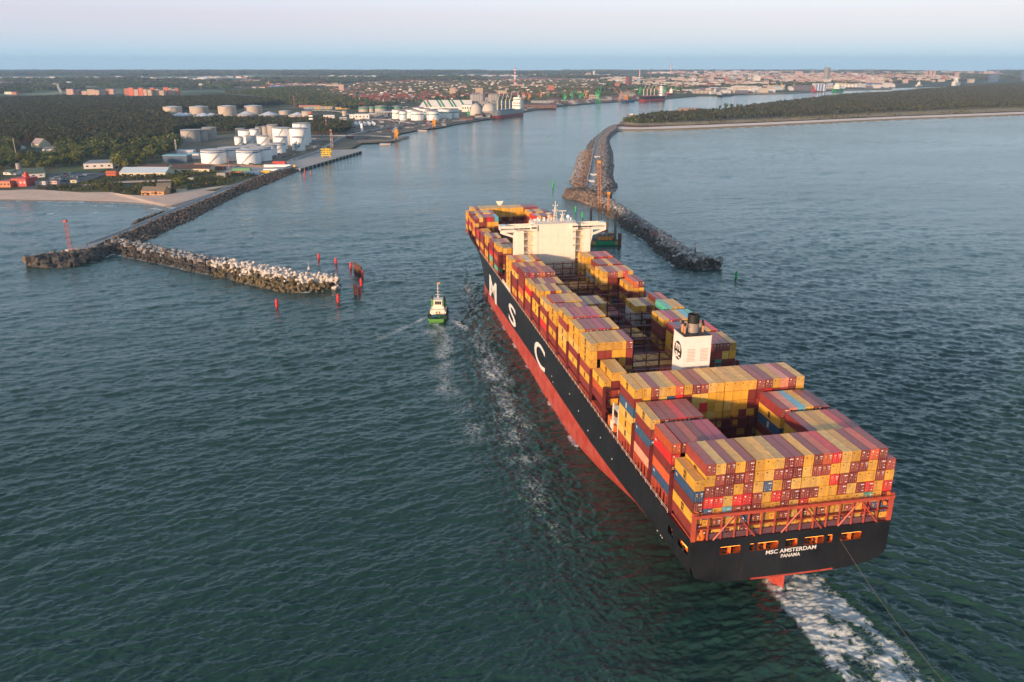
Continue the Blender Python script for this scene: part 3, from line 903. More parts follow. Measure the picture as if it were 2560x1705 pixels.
# ---- gaps with white gear on the port side
def gear(l, s, tank):
    mb = MB()
    mb.box(l - 2.8, l + 2.8, s - 3.2, s + 2.6, 30.2, 30.4)
    mb.box(l - 2.8, l + 2.8, s - 3.2, s + 2.6, 26.2, 26.4)
    for a in (-2.6, 2.6):
        for b in (-3, 2.4): mb.box(l + a - .18, l + a + .18, s + b - .18, s + b + .18, 22, 31.4)
    for z in (31.0, 31.5, 27, 27.5):
        mb.box(l - 2.8, l + 2.8, s + 2.5, s + 2.56, z, z + .06); mb.box(l - 2.8, l - 2.74, s - 3.2, s + 2.6, z, z + .06)
    mb.tube([(l - 2, s - 2, 26.4), (l + 2, s + 2, 30.3)], .22, 4)
    part(mb, 'gear_platform', white)
    if tank:
        part(MB().lathe((l + .2, s - .8, 30.4), [(1.5, 0), (1.7, 1.2), (1.4, 2.4), (.6, 3.0), (.05, 3.1)], 14), 'green_dome', mat('dome_green', (.03, .16, .09), .5))
gear(57.8 + 2.4, 23.2, True)
for k in range(3):
    part(MB().cbox((62.5 + k * 2.4, 24.5, 22), 1.6, 1.8, 2.2 + k * .5), 'deck_winch', white if k % 2 else orange_int)
part(MB().lathe((239.5, 24.2, 26.4), [(.2, 0), (1.4, .5), (1.6, 1.6), (1.2, 2.6), (.2, 3.0)], 12), 'rescue_boat', mat('boat_orange', (.75, .2, .1), .5))
mb = MB()
mb.box(236, 242, 21.5, 25.8, 26.0, 26.3)
for a in (236.2, 241.6):
    for b in (21.7, 25.4): mb.box(a, a + .3, b, b + .3, 22, 29.8)
mb.tube([(236.5, 25, 26.2), (239, 22.5, 31.5), (241.5, 25, 26.2)], .25, 5)
mb.box(234, 242, 25.7, 25.78, 27.0, 27.1)
part(mb, 'davit_platform', white)
part(MB().box(225, 246, 25.9, 26.3, 22.0, 23.6), 'side_ladder', white)

# ---- stack layout: (bay length position, rows, top (m above water), tiers, colours of the top tier, optional lists for lower tiers)
BAYS = {
 1: 1.3, 2: 16.0, 3: 30.5, 4: 44.6, 5: 72.4, 6: 87.8, 7: 102.8, 8: 118.2, 9: 133.8, 10: 149.0, 11: 164.3, 12: 179.5, 13: 194.5, 14: 210.0, 15: 225.3,
 16: 260.9, 17: 276.5, 18: 292.6, 19: 308.9, 20: 325.0, 21: 341.2, 22: 356.5, 23: 371.5}
S_ = []     # (bay, row, top, tiers, [colours top to bottom])
r2 = random.Random(5)
def rc(): return r2.choices('YMRBOKGW', [46, 38, 3, 3, 4, 3, 1, 1])[0]
def st(bay, rows, top, n, *tiers):
    for i, r in enumerate(rows):
        cs = []
        for t in range(n):
            c = tiers[t][i] if t < len(tiers) and i < len(tiers[t]) else '.'
            cs.append(rc() if c == '.' else c)
        S_.append((bay, r, top + 4.0, n, cs))
def col(bay, row, top, colours):
    S_.append((bay, row, top + 4.0, len(colours), list(colours)))
R15, R69, R614, R1519 = range(1, 6), range(6, 10), range(6, 15), range(15, 20)
col(1, 0, 33.7, 'YBMYM'); col(1, 20, 34.45, 'MYRMBY')
st(1, range(1, 20), 37.6, 7, 'MYMYMYYYMMYMORYYMOM', 'YMMMMYYMMMYMMYYMMYM', 'MMMYMYBYMYYYYRMMYYM', 'RRYRRMYRMMMMYYMYMRY', 'BYLMMMYYMYRYYYYYYGY', 'YMYYBMYYMYMYMYYMYRB', 'MYMYMYYYYYYYYYMMYMY')
col(2, 0, 36.1, 'ORMOB'); st(2, R15, 36.3, 5, 'MOMKK', 'YMYYM'); st(2, R1519, 36.2, 5, 'MYYYR', 'YMYMM'); col(2, 20, 36.1, 'MYMMY')
col(3, 0, 36.1, 'YMBMS'); st(3, R15, 36.1, 5, 'MMRMM', 'MYMMY'); st(3, R1519, 36.2, 5, 'MSLYM', 'YMYMM', 'BYMYM', 'MMMYM'); col(3, 20, 35.8, 'MYMYM')
col(4, 0, 39.1, 'YMBYYY')
st(4, range(1, 21), 39.2, 6, 'YMYYOYMMYYYYYYMMYSMY', 'YMYBRMYYYYYYYMMRMMMY', 'MYMYMYYRYYYYYMMYMYMM', 'YYMYMYYYYYYYMYMMYMYM', 'MYMMYMYMYYMYMMMYMYMM')
col(5, 0, 30.6, 'YOM'); st(5, (1, 2), 33.4, 4, 'YY', 'MM', 'MY')
col(6, 0, 38.0, 'YYYMYM'); st(6, R15, 38.1, 6, 'YYYYM', 'MMYYM', 'MMMYM'); st(6, R1519, 35.1, 5, 'YMMMM', 'YMMMY', 'MMMGM'); col(6, 20, 35.1, 'YYMYM')
col(7, 0, 38.0, 'YYYMYM'); st(7, R15, 38.0, 6, 'MMKMY'); st(7, R1519, 34.8, 5, 'MBYYY', 'YMYMM'); col(7, 20, 34.8, 'RMYMY')
col(8, 0, 38.0, 'YMYYYM'); st(8, R15, 37.8, 6, 'KOKKY'); st(8, R1519, 34.6, 5, 'YKMYL', 'MMYMM', 'MMMYM'); col(8, 20, 34.6, 'GMYMY')
col(9, 0, 35.1, 'YYMYM'); st(9, R15, 35.0, 5, 'KMMYM'); st(9, (18, 19), 34.3, 5, 'GY'); col(9, 20, 34.3, 'YMYMY')
col(10, 0, 33.7, 'YMYRM'); st(10, R15, 34.6, 5, 'MMYYY'); st(10, R69, 33.0, 4, 'BYMY'); st(10, range(15, 19), 31.0, 4, 'YYMY', 'WWWY', 'WWMM'); st(10, (19, 20), 33.0, 4, 'MO')
col(11, 0, 35.1, 'YMYYM'); st(11, (1, 2, 3), 35.0, 5, 'YMY', 'YYM'); st(11, (4, 5), 33.9, 4, 'MY')
col(12, 0, 33.9, 'YRYMM'); st(12, R15, 33.9, 5, 'MYMMY'); st(12, (18,), 31.4, 4, 'Y', 'M', 'Y'); st(12, (19, 20), 33.0, 5, 'OM')
col(13, 0, 35.7, 'MMMOYM'); st(13, R15, 35.4, 5, 'KMOMM', 'GYYYY'); st(13, range(15, 21), 34.1, 5, 'YMMYRY', 'YMMYMM', 'YYMMMM')
col(14, 0, 34.1, 'MYMMY'); st(14, R15, 34.0, 5, 'YMYKY'); st(14, (15,), 31.0, 4, 'Y', 'W'); st(14, range(16, 21), 33.9, 5, 'MMYMM')
col(15, 0, 34.2, 'YYYYY'); st(15, R15, 34.0, 5, 'RYWYM'); st(15, range(15, 20), 34.1, 5, 'YYMKM', 'YYMMM', 'YMMMM'); col(15, 20, 34.1, 'OMMMY')
col(16, 0, 33.4, 'YMOMG'); st(16, (1, 2, 3), 32.3, 4, 'YYM', 'MMM')
col(17, 0, 32.5, 'MMRGY'); st(17, (1, 2, 3), 32.0, 4, 'YKY')
col(18, 0, 32.1, 'YYMYY'); st(18, (1, 2), 32.0, 4, 'MY')
col(19, 0, 29.4, 'MMYM'); st(19, (1,), 29.3, 4, 'Y')
col(20, 0, 28.1, 'RMYM'); st(20, (1, 2), 28.5, 4, 'YY')
col(21, 0, 33.7, 'MYOY'); st(21, R15, 34.4, 5, 'YMRML', 'MMYYY'); st(21, R1519, 34.0, 5, 'RYMMY', 'YYMMM'); col(21, 20, 34.0, 'MYMM')
col(22, 0, 34.0, 'MYRY'); st(22, R15, 34.4, 5, 'YMYYM'); st(22, R1519, 34.0, 5, 'YMYYM', 'MYYMM'); col(22, 20, 33.4, 'MYMM')
col(23, 0, 31.9, 'YYMY'); st(23, range(1, 19), 34.6, 5, 'YMYYYYYYYYYYYYMMMM', 'YYYYYYYYYYYYYYYYYY', '.....MMYMMYMMMMMMM', '.....MYMYMMYMMMMMM')
for b in (7, 9, 11, 12, 14): st(b, range(6, 15), 22.9, 1)
for b in (16, 18, 20): st(b, range(6, 15), 25.6, 2)

def row_s(r):
    # stacks stand in groups on the hatch covers, with a wider gap between the groups
    for a, b in ((0, 0), (1, 5), (6, 10), (11, 14), (15, 19), (20, 20)):
        if a <= r <= b: m_ = (a + b) / 2; return 25.9 - 2.464 * (m_ + .5) - (r - m_) * 2.42
top_of = {(b, r): (t, n) for b, r, t, n, c in S_}
PAINT = {'Y': (0.66, 0.345, 0.045), 'M': (0.20, 0.034, 0.030), 'R': (0.62, 0.03, 0.03), 'B': (0.045, 0.10, 0.19), 'O': (0.56, 0.10, 0.035), 'L': (0.10, 0.42, 0.50),
         'G': (0.08, 0.38, 0.28), 'W': (0.58, 0.57, 0.56), 'K': (0.42, 0.035, 0.07), 'S': (0.70, 0.26, 0.17)}
CNAME = {'Y': 'yellow', 'M': 'maroon', 'R': 'bright red', 'B': 'blue', 'O': 'orange red', 'L': 'cyan', 'G': 'green', 'W': 'white', 'K': 'crimson', 'S': 'salmon'}
cont_mat = mat('container_paint', objcol=True, rough=.42, var=.20, scale=.55, randv=.16, sky_dust=((.15, .085, .08), 1.0), stain=.5, spec=.5)
cont_mat_s = mat('container_paint_far', attr='paint', rough=.42, var=.13, scale=.9, sky_dust=((.15, .085, .08), 1.0), stain=.3, spec=.5)
CL, CWID, CHH = 12.19, 2.37, 2.87
def container_body():
    mb = MB()
    a, b, h = CL / 2, CWID / 2, CHH
    # corner posts and rails proud of the corrugated panels
    for sx_ in (-1, 1):
        for sy_ in (-1, 1):
            x0, x1 = sorted((sx_ * a, sx_ * (a - .17))); y0, y1 = sorted((sy_ * b, sy_ * (b - .13)))
            mb.box(x0, x1, y0, y1, 0, h)
    for sy_ in (-1, 1):
        y0, y1 = sorted((sy_ * b, sy_ * (b - .10)))
        mb.box(-a + .17, a - .17, y0, y1, 0, .17); mb.box(-a + .17, a - .17, y0, y1, h - .10, h)
        n = 24; vs = []
        for i in range(n * 2 + 1):
            x = -a + .17 + (2 * a - .34) * i / (2 * n); d = .05 if (i // 1) % 2 else .10
            vs += [(x, sy_ * (b - d), .17), (x, sy_ * (b - d), h - .10)]
        mb.add(vs, [(2 * i, 2 * i + 1, 2 * i + 3, 2 * i + 2) if sy_ > 0 else (2 * i, 2 * i + 2, 2 * i + 3, 2 * i + 1) for i in range(2 * n)])
    n = 26; vs = []
    for i in range(n + 1):
        x = -a + .05 + (2 * a - .1) * i / n; z = h - .03 - (.03 if i % 2 else 0)
        vs += [(x, -b + .05, z), (x, b - .05, z)]
    mb.add(vs, [(2 * i, 2 * i + 2, 2 * i + 3, 2 * i + 1) for i in range(n)])
    mb.add([(-a + .1, -b + .1, .02), (a - .1, -b + .1, .02), (a - .1, b - .1, .02), (-a + .1, b - .1, .02)], [(3, 2, 1, 0)])
    mb.box(a - .12, a - .05, -b + .12, b - .12, .05, h - .05)      # front wall
    mb.box(-a + .10, -a + .14, -b + .12, b - .12, .05, h - .05)    # behind the doors
    mb.box(-a, -a + .1, -b + .13, b - .13, 0, .13); mb.box(-a, -a + .1, -b + .13, b - .13, h - .12, h)
    return mb
def container_door():
    mb = MB()       # one leaf, origin at its lower hinge corner, opens in -x; width 1.05
    w_, h = 1.06, CHH - .27
    mb.box(-.045, 0, 0, w_, 0, h, 0)
    for z in (.25, .85, 1.45, 2.05): mb.box(-.065, -.045, .06, w_ - .06, z, z + .28, 0)
    for y_ in (.28, .78): mb.tube([(-.085, y_, .02), (-.085, y_, h - .02)], .028, 4, 1)
    mb.box(-.10, -.07, .2, .5, 1.0, 1.06, 1); mb.box(-.10, -.07, .68, 1.0, 1.0, 1.06, 1)
    return mb
bar_mat = mat('lock_rod', (.34, .28, .25), .45, metal=.2)
body_me = container_body().mesh('container_body', cont_mat)
door_me = container_door().mesh('container_door', [cont_mat, bar_mat])
decal_white = mat('decal_white', (.75, .72, .70), .6); decal_orange = mat('decal_orange', (.85, .35, .03), .6); decal_dark = mat('decal_dark', (.06, .03, .02), .6)
def decal_mesh(kind):
    mb = MB(); q = lambda y0, y1, z0, z1, mi: mb.box(-.125, -.12, y0, y1, z0, z1, mi)
    if kind == 0: q(-.95, -.35, 2.15, 2.38, 0); q(-.9, -.45, 1.75, 1.85, 0); q(-.9, -.5, 1.5, 1.58, 0); q(.35, .75, 1.7, 1.95, 1); q(.3, .8, 2.2, 2.3, 0)
    elif kind == 1: q(-.9, -.3, 2.2, 2.42, 0); q(-.3, .0, 2.15, 2.45, 0); q(-.85, -.4, .5, .7, 0); q(.7, .95, .45, .68, 1); q(-.9, -.5, 1.3, 1.38, 0)
    elif kind == 2: q(-.9, -.5, 1.9, 2.0, 0); q(.3, .7, 2.1, 2.45, 0); q(.55, .85, 1.45, 1.62, 1); q(-.85, -.5, 1.0, 1.1, 0); q(-.1, -.03, 1.6, 1.67, 0)
    else: q(.55, .85, 2.15, 2.4, 2); q(-.85, -.5, 1.8, 1.88, 2); q(-.85, -.65, .6, .8, 1)
    return mb.mesh('door_marking', [decal_white, decal_orange, decal_dark])
decals = [decal_mesh(i) for i in range(4)]
# side mark: small dark letters m over sc, stacked, on the long side
def side_mark(color_m, words):
    bm = bmesh.new()
    me = bpy.data.meshes.new('side_marking')
    tot = None
    for txt, w_, h_, zz in words:
        b2 = text_mesh(txt, 1, .03); fit_bm(b2, w_, h_)
        for v in b2.verts: v.co = Vector((w_ / 2 - v.co.x, CWID / 2 + .012, zz + v.co.y))
        tmp = bpy.data.meshes.new('tmp'); b2.to_mesh(tmp); b2.free(); bm.from_mesh(tmp); bpy.data.meshes.remove(tmp)
    bm.to_mesh(me); bm.free(); me.materials.append(color_m)
    return me
mark_m = side_mark(decal_dark, (('m', 1.5, 1.0, 1.5), ('sc', 1.5, 1.0, .35)))
mark_s = side_mark(decal_white, (('sc', 1.0, .6, 1.7),))
ord_ = ['top', 'second', 'third', 'fourth', 'fifth', 'sixth', 'seventh']
onum = lambda k: {1: 'first', 2: 'second', 3: 'third', 4: 'fourth', 5: 'fifth', 6: 'sixth', 7: 'seventh', 8: 'eighth', 9: 'ninth', 10: 'tenth', 11: 'eleventh'}[k]
def row_words(r):
    if r == 0: return 'outer port stack'
    if r == 20: return 'outer starboard stack'
    if r <= 10: return onum(r + 1) + ' stack from port'
    return onum(21 - r) + ' stack from starboard'
def bay_words(b):
    if b == 1: return 'aftmost bay'
    if b <= 4: return onum(b) + ' bay from stern'
    if b <= 10: return onum(b - 4) + ' bay before funnel'
    if b <= 15: return (onum(16 - b) + ' bay behind bridge') if b < 15 else 'bay just behind the bridge'
    if b == 23: return 'foremost bay'
    return onum(b - 15) + ' bay ahead of bridge'
cands = []
for b, r, top, n, cs in S_:
    base = top - n * 2.93
    if b == 1: base = top - n * 2.9
    hh = (top - base) / n
    for t, c in enumerate(cs):
        ztop = top - t * hh
        def covered(bb, rr):
            q = top_of.get((bb, rr)); return q is not None and q[0] >= ztop - .4
        aftcov = covered(b - 1, r) and b not in (5, 16)
        portcov = covered(b, r - 1); stbcov = covered(b, r + 1); forecov = covered(b + 1, r)
        if t > 0 and aftcov and portcov and stbcov and forecov: continue
        vis = 3.0 * (t == 0) + 1.6 * (not aftcov) + 1.6 * (not portcov)
        p = SW(BAYS[b] + CL / 2, row_s(r), ztop - hh)
        d = sqrt(p.x ** 2 + p.y ** 2 + (HCAM - ztop) ** 2)
        # visibility of the aft face: how much the bay behind hides it
        if not aftcov and t > 0 and (b - 1, r) in top_of and b not in (5, 16):
            gap = 2.4; drop = top_of[(b - 1, r)][0]
            if ztop < drop + .8: vis -= 1.0
        cands.append((vis / d ** 2 if vis > 0.5 else 0, b, r, t, c, p, hh))
cands.sort(key=lambda q: -q[0])
hero, rest = cands[:300], cands[300:]
r3 = random.Random(9)
def vary(c):
    k = r3.uniform(.82, 1.14); w = r3.uniform(-.02, .02)
    if c == 'M' and r3.random() < .35: return tuple(x * k for x in (0.28, 0.05, 0.04)) + (1,)
    if c == 'Y' and r3.random() < .25: return tuple(x * k for x in (0.66, 0.40, 0.10)) + (1,)
    p = PAINT[c]
    return (p[0] * k, max(p[1] * k + w * .3, .005), max(p[2] * k, .005), 1)
for _, b, r, t, c, p, hh in hero:
    o = link('shipping_container', body_me, None, p, SHIP_RZ)
    o.color = vary(c)
    o.scale = (1, 1, (hh - .11) / CHH)
    above = {0: 'top of '}.get(t, ord_[t] + ' down in ')
    tag(o, f"{CNAME[c]} container, {'on ' if t == 0 else ''}{above}{row_words(r)}, {bay_words(b)}", 'shipping container', 'containers stacked on the ship')
    far = b > 9
    if b <= 13:
        for sg in (-1, 1):
            d = link('door', door_me, o, (-CL / 2 + .095, -1.065 if sg < 0 else .005, .135))
            d.color = o.color
        dk = 3 if c in 'YSW' else r3.randrange(3)
        dm = link('door_marking', decals[dk], o, (-CL / 2 - .0, 0, 0))
    if c == 'Y' and not ((b, r - 1) in top_of and top_of[(b, r - 1)][0] >= p.z + hh - .4):
        link('side_marking', mark_m, o, (0, 0, 0))
    elif c in 'BR' and not ((b, r - 1) in top_of and top_of[(b, r - 1)][0] >= p.z + hh - .4):
        link('side_marking', mark_s, o, (4.6, 0, 0))
# the remaining containers, joined
bb = container_body()
bv = np.array(bb.v); nf = len(bb.f)
V, Fc, colr = [], [], []
o = 0
rm = Matrix.Rotation(SHIP_RZ, 3, 'Z')
RM = np.array(rm)
loops = sum(len(f) for f in bb.f)
for _, b, r, t, c, p, hh in rest:
    vv = bv.copy(); vv[:, 2] *= (hh - .11) / CHH
    V.append(vv @ RM.T + np.array(p))
    Fc += [tuple(i + o for i in f) for f in bb.f]; o += len(bv)
    colr.append(np.tile(np.array(vary(c)), (len(bv), 1)))
    if c in 'YB' and not ((b, r - 1) in top_of and top_of[(b, r - 1)][0] >= p.z + hh - .4):
        q_ = np.array([(-.55, CWID / 2 + .02, .5), (-.55, CWID / 2 + .02, 2.3), (.55, CWID / 2 + .02, 2.3), (.55, CWID / 2 + .02, .5)])
        V.append(q_ @ RM.T + np.array(p)); Fc.append(tuple(range(o, o + 4))); o += 4
        colr.append(np.tile(np.array((.10, .06, .03, 1) if c == 'Y' else (.5, .5, .5, 1)), (4, 1)))
me = bpy.data.meshes.new('far_containers'); me.from_pydata(np.concatenate(V).tolist(), [], Fc); me.materials.append(cont_mat_s)
ca_ = me.attributes.new('paint', 'FLOAT_COLOR', 'POINT'); ca_.data.foreach_set('color', np.concatenate(colr).astype(np.float32).ravel())
fc_ = link('stacked_containers', me, kind='stuff')
tag(fc_, 'remaining yellow and maroon containers deep in the stacks and far forward', 'shipping containers')

# ---- hatch covers, lashing bridges and pedestals
hc = MB().box(0, 13.2, -22.2, 22.2, 21.6, 23.3).mesh('hatch_cover', mat('hatch_purple', (.13, .06, .075), .55, var=.3, scale=.5))
hatch_bits = MB()
for b, l in BAYS.items():
    link('hatch_cover', hc, ship, (l - .5, 0, 0))
    for s in np.linspace(-20, 20, 11):
        hatch_bits.box(l + .5, l + 11.5, s - .08, s + .08, 23.3, 23.5)
hatch_bits.build('hatch_fittings', lash_mat, ship, kind='stuff')
def lashing_bridge(l):
    root = MB()
    for z in (26.4, 29.2, 32.0): root.box(l - .55, l + .55, -26.2, 26.2, z, z + .18)
    br = root.build('lashing_bridge', lash_mat, ship)
    mb = MB()
    for r in range(0, 22):
        s = 25.9 - 2.464 * r
        if r % 2 == 0: mb.box(l - .5, l - .3, s - .13, s + .13, 21.6, 32.9)
        if r % 4 == 0: mb.box(l + .3, l + .5, s - .10, s + .10, 21.6, 32.9)
    for r in (1, 5, 9, 13, 17):
        s = 25.9 - 2.464 * r
        for sg in (0, 1):
            a, c_ = (s, s - 2 * 2.464) if sg else (s - 4 * 2.464, s - 2 * 2.464)
            mb.tube([(l - .45, a, 22.0), (l - .45, c_, 26.3)], .13, 4); mb.tube([(l - .45, a, 29.3), (l - .45, c_, 32.0)], .10, 4)
    for z in (27.0, 27.5, 29.9, 30.3, 32.7, 33.1): mb.box(l - .56, l - .5, -26.2, 26.2, z, z + .06)
    mb.build('bridge_posts', lash_mat, br, kind='stuff')
gaps = [14.7, 29.3, 43.7]
for a in range(5, 15): gaps.append((BAYS[a] + CL + BAYS[a + 1]) / 2)
for a in range(16, 23): gaps.append((BAYS[a] + CL + BAYS[a + 1]) / 2)
gaps += [71.3, 238.6, 259.4]
for l in gaps: lashing_bridge(l)
# side stanchions and coaming below the outboard stacks, red with dark gaps between
for sg in (1, -1):
    mb = MB(); mb2 = MB()
    for b, l in BAYS.items():
        base = 23.4 if b not in (2, 3, 4) else 25.4
        if b == 1: base = 22.3
        for k in (0, CL - .5):
            mb.box(l + k, l + k + .5, min(sg * 23.4, sg * 25.9), max(sg * 23.4, sg * 25.9), 21.6, base)
        mb.box(l, l + CL, min(sg * 23.4, sg * 25.9), max(sg * 23.4, sg * 25.9), base - .35, base)
        for k in np.linspace(2.4, 9.6, 4): mb.box(l + k, l + k + .22, min(sg * 25.3, sg * 25.8), max(sg * 25.3, sg * 25.8), 21.6, base - .3)
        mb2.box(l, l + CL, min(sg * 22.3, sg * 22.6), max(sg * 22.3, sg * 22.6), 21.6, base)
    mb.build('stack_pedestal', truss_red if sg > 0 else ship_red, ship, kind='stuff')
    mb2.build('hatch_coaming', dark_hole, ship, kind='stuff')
# vertical red lashing columns at the ends of the outboard stacks (seen at the ship's side)
mb = MB()
for l in gaps:
    for sg in (1, -1):
        y0, y1 = sorted((sg * 25.5, sg * 26.3))
        mb.box(l - .55, l - .3, y0, y1, 21.6, 33.0); mb.box(l + .3, l + .55, y0, y1, 21.6, 33.0)
        for z in np.arange(22.5, 33, 1.4): mb.box(l - .25, l + .25, y0, y1, z, z + .12)
mb.build('side_tower', lash_mat, ship, kind='stuff')
# mooring line / tow rope trailing from the stern to starboard
a_ = SW(-.1, -12.6, 18.6); pe = G(2330, 1705, 1.0); pe2 = G(2480, 1900, 1.0)
pts = []
for t in np.linspace(0, 1, 22):
    q = a_.lerp(pe2, t); q.z = a_.z * (1 - t) + 6.0 * t - 10 * t * (1 - t); pts.append(q)
tag(MB().tube(pts, .035, 4).build('tow_line', mat('rope', (.16, .14, .13), .8)), 'thin tow rope slanting down from the stern of the container ship', 'rope')
# ================================================================ BREAKWATERS
rock_brown = mat('rock_brown', (.17, .12, .09), .85, var=.35, scale=.35, randv=.35)
rock_grey = mat('rock_grey', (.33, .32, .32), .8, var=.35, scale=.35, randv=.5)
rock_slate = mat('rock_slate', (.185, .175, .172), .8, var=.4, scale=.35, randv=.45)
rock_pale = mat('rock_pale', (.36, .345, .33), .8, var=.3, scale=.35, randv=.3)
rock_dark = mat('rock_dark', (.06, .052, .045), .75, var=.4, scale=.4, randv=.4)
rock_red = mat('rock_reddish', (.16, .085, .07), .85, var=.3, scale=.4, randv=.3)
tetra_white = mat('tetrapod_concrete', (.62, .57, .53), .8, var=.15, scale=.4, randv=.12, mottle=(.5, .44, .38))
tetra_algae = mat('tetrapod_algae', (.14, .105, .05), .75, var=.4, scale=.5, randv=.3, mottle=(.09, .07, .04))
mound_core = mat('mound_core', (.045, .038, .034), .9, var=.4, scale=.5)
concrete = mat('concrete', (.30, .29, .28), .8, var=.15, scale=.3)
road_mat = mat('asphalt_pale', (.32, .32, .32), .8, var=.15, scale=.15)

def rock_mesh(name, seed, blocky=False):
    r = random.Random(seed); bm = bmesh.new()
    if blocky:
        bmesh.ops.create_cube(bm, size=1.0)
        bmesh.ops.bevel(bm, geom=bm.edges[:], offset=.14, segments=1, affect='EDGES')
        for v in bm.verts: v.co = Vector([c * (1 + r.uniform(-.10, .10)) for c in v.co])
    else:
        bmesh.ops.create_icosphere(bm, subdivisions=1, radius=.55)
        sc_ = Vector((r.uniform(.85, 1.25), r.uniform(.75, 1.1), r.uniform(.65, .95)))
        pl = [Vector((r.uniform(-1, 1), r.uniform(-1, 1), r.uniform(-1, 1))).normalized() for _ in range(5)]
        for v in bm.verts:
            for p in pl:
                d = v.co.dot(p)
                if d > .36: v.co -= p * (d - .36)
            v.co = Vector((v.co.x * sc_.x, v.co.y * sc_.y, v.co.z * sc_.z)) * r.uniform(.9, 1.1)
    me = bpy.data.meshes.new(name); bm.to_mesh(me); bm.free()
    return me
def tetra_mesh():
    mb = MB()
    dirs = [Vector((0, 0, 1)), Vector((.943, 0, -.333)), Vector((-.471, .816, -.333)), Vector((-.471, -.816, -.333))]
    for d in dirs: mb.tube([Vector((0, 0, 0)), d * .62], .26, 7, r2=.17)
    return mb.mesh('tetrapod', [])
ROCKS = {}
def rocks_of(m, blocky=False):
    k = (m.name, blocky)
    if k not in ROCKS:
        ROCKS[k] = []
        for i in range(5):
            me = rock_mesh('rock', 10 + i, blocky); me.materials.append(m); ROCKS[k].append(me)
    return ROCKS[k]
TETRA = {}
def tetra_of(m):
    if m.name not in TETRA:
        me = tetra_mesh(); me.materials.append(m); TETRA[m.name] = me
    return TETRA[m.name]
RN = random.Random(3)
def mound(name, label, near, far, h, spacing, picker, zfar=None, n=60, prof=None, core=mound_core, pname='rock', cat='breakwater', limit=300):
    """rubble mound between the near waterline and the far edge; every stone of the 300 largest is a part"""
    A = gcurve(near, n, 0.0); B = gcurve(far, n, 0.0 if zfar is None else zfar)
    prof = prof or (lambda u: min(1, 3.2 * u) * min(1, 3.2 * (1 - u)))
    us = np.linspace(0, 1, 9)
    V = np.array([[[*(A[i] * (1 - u) + B[i] * u), max(-1.2, prof(u) * h - .9)] for u in us] for i in range(n)]).reshape(-1, 3)
    root = link(name, np_mesh(name, V, grid_quads(n, 9), core, False))
    tag(root, label, cat)
    L = float(np.hypot(*np.diff(A, axis=0).T).sum()); Wd = float(np.hypot(*(A - B).T).mean())
    pts = []
    nt = max(2, int(L / (spacing * .72)))
    for i in range(nt + 1):
        t = i / nt * (n - 1); k = min(int(t), n - 2); f = t - k
        a = A[k] * (1 - f) + A[k + 1] * f; b = B[k] * (1 - f) + B[k + 1] * f
        w_ = float(np.hypot(*(a - b))); nu = max(1, int(w_ / (spacing * .72)))
        for j in range(nu + 1):
            u = (j + RN.uniform(-.35, .35)) / nu; u = min(1.0, max(0.0, u))
            p = a * (1 - u) + b * u + np.array([RN.uniform(-.3, .3), RN.uniform(-.3, .3)]) * spacing
            z = prof(u) * h + RN.uniform(-.15, .25) * spacing - .15 * spacing
            pts.append((p[0], p[1], z, t / (n - 1), u))
    pts.sort(key=lambda q: q[0] ** 2 + q[1] ** 2 - q[2] * 300)
    if len(pts) > limit:
        # the parts: nearest stones; the rest one joined mesh
        parts, rest_ = pts[:limit], pts[limit:]
    else: parts, rest_ = pts, []
    for x, y, z, t, u in parts:
        me, s, nm = picker(t, u)
        o = link(nm, me, root, (x, y, z))
        o.rotation_euler = (RN.uniform(0, 6.28), RN.uniform(0, 6.28), RN.uniform(0, 6.28)); o.scale = (s, s, s)
    if rest_:
        groups = {}
        for x, y, z, t, u in rest_:
            me, s, nm = picker(t, u); groups.setdefault(me.materials[0].name, []).append((x, y, z, me, s, nm))
        vv, ff, mi, mats_ = [], [], [], []
        off = 0
        for gi, (mn, it) in enumerate(groups.items()):
            mats_.append(bpy.data.materials[mn])
            for x, y, z, me, s, nm in it:
                R_ = Matrix.Rotation(RN.uniform(0, 6.28), 3, 'Z') @ Matrix.Rotation(RN.uniform(0, 6.28), 3, 'X')
                for v in me.vertices:
                    q = R_ @ v.co * s; vv.append((q.x + x, q.y + y, q.z + z))
                for p in me.polygons: ff.append(tuple(i + off for i in p.vertices)); mi.append(gi)
                off += len(me.vertices)
        m2 = bpy.data.meshes.new('rock_mass'); m2.from_pydata(vv, [], ff)
        for m in mats_: m2.materials.append(m)
        m2.polygons.foreach_set('material_index', mi)
        link('rock_mass', m2, root, kind='stuff')
    return root
px = lambda pts: [FB(*p) for p in pts]

# left head: big dark cubes
def pk_head(t, u):
    m = rock_dark if u < .45 or RN.random() < .4 else rock_brown
    return RN.choice(rocks_of(m, True)), RN.uniform(3.4, 5.2), 'boulder'
mound('boulder_breakwater', 'dark head of the left breakwater built of huge brown concrete cubes',
      [FA(*p) for p in ((188, 437), (215, 452), (260, 462), (340, 457), (480, 447), (600, 412), (660, 388), (705, 375))],
      [FA(*p) for p in ((192, 430), (225, 400), (270, 385), (345, 372), (470, 372), (590, 345), (660, 330), (720, 318))], 3.6, 4.6, pk_head, zfar=2.5)
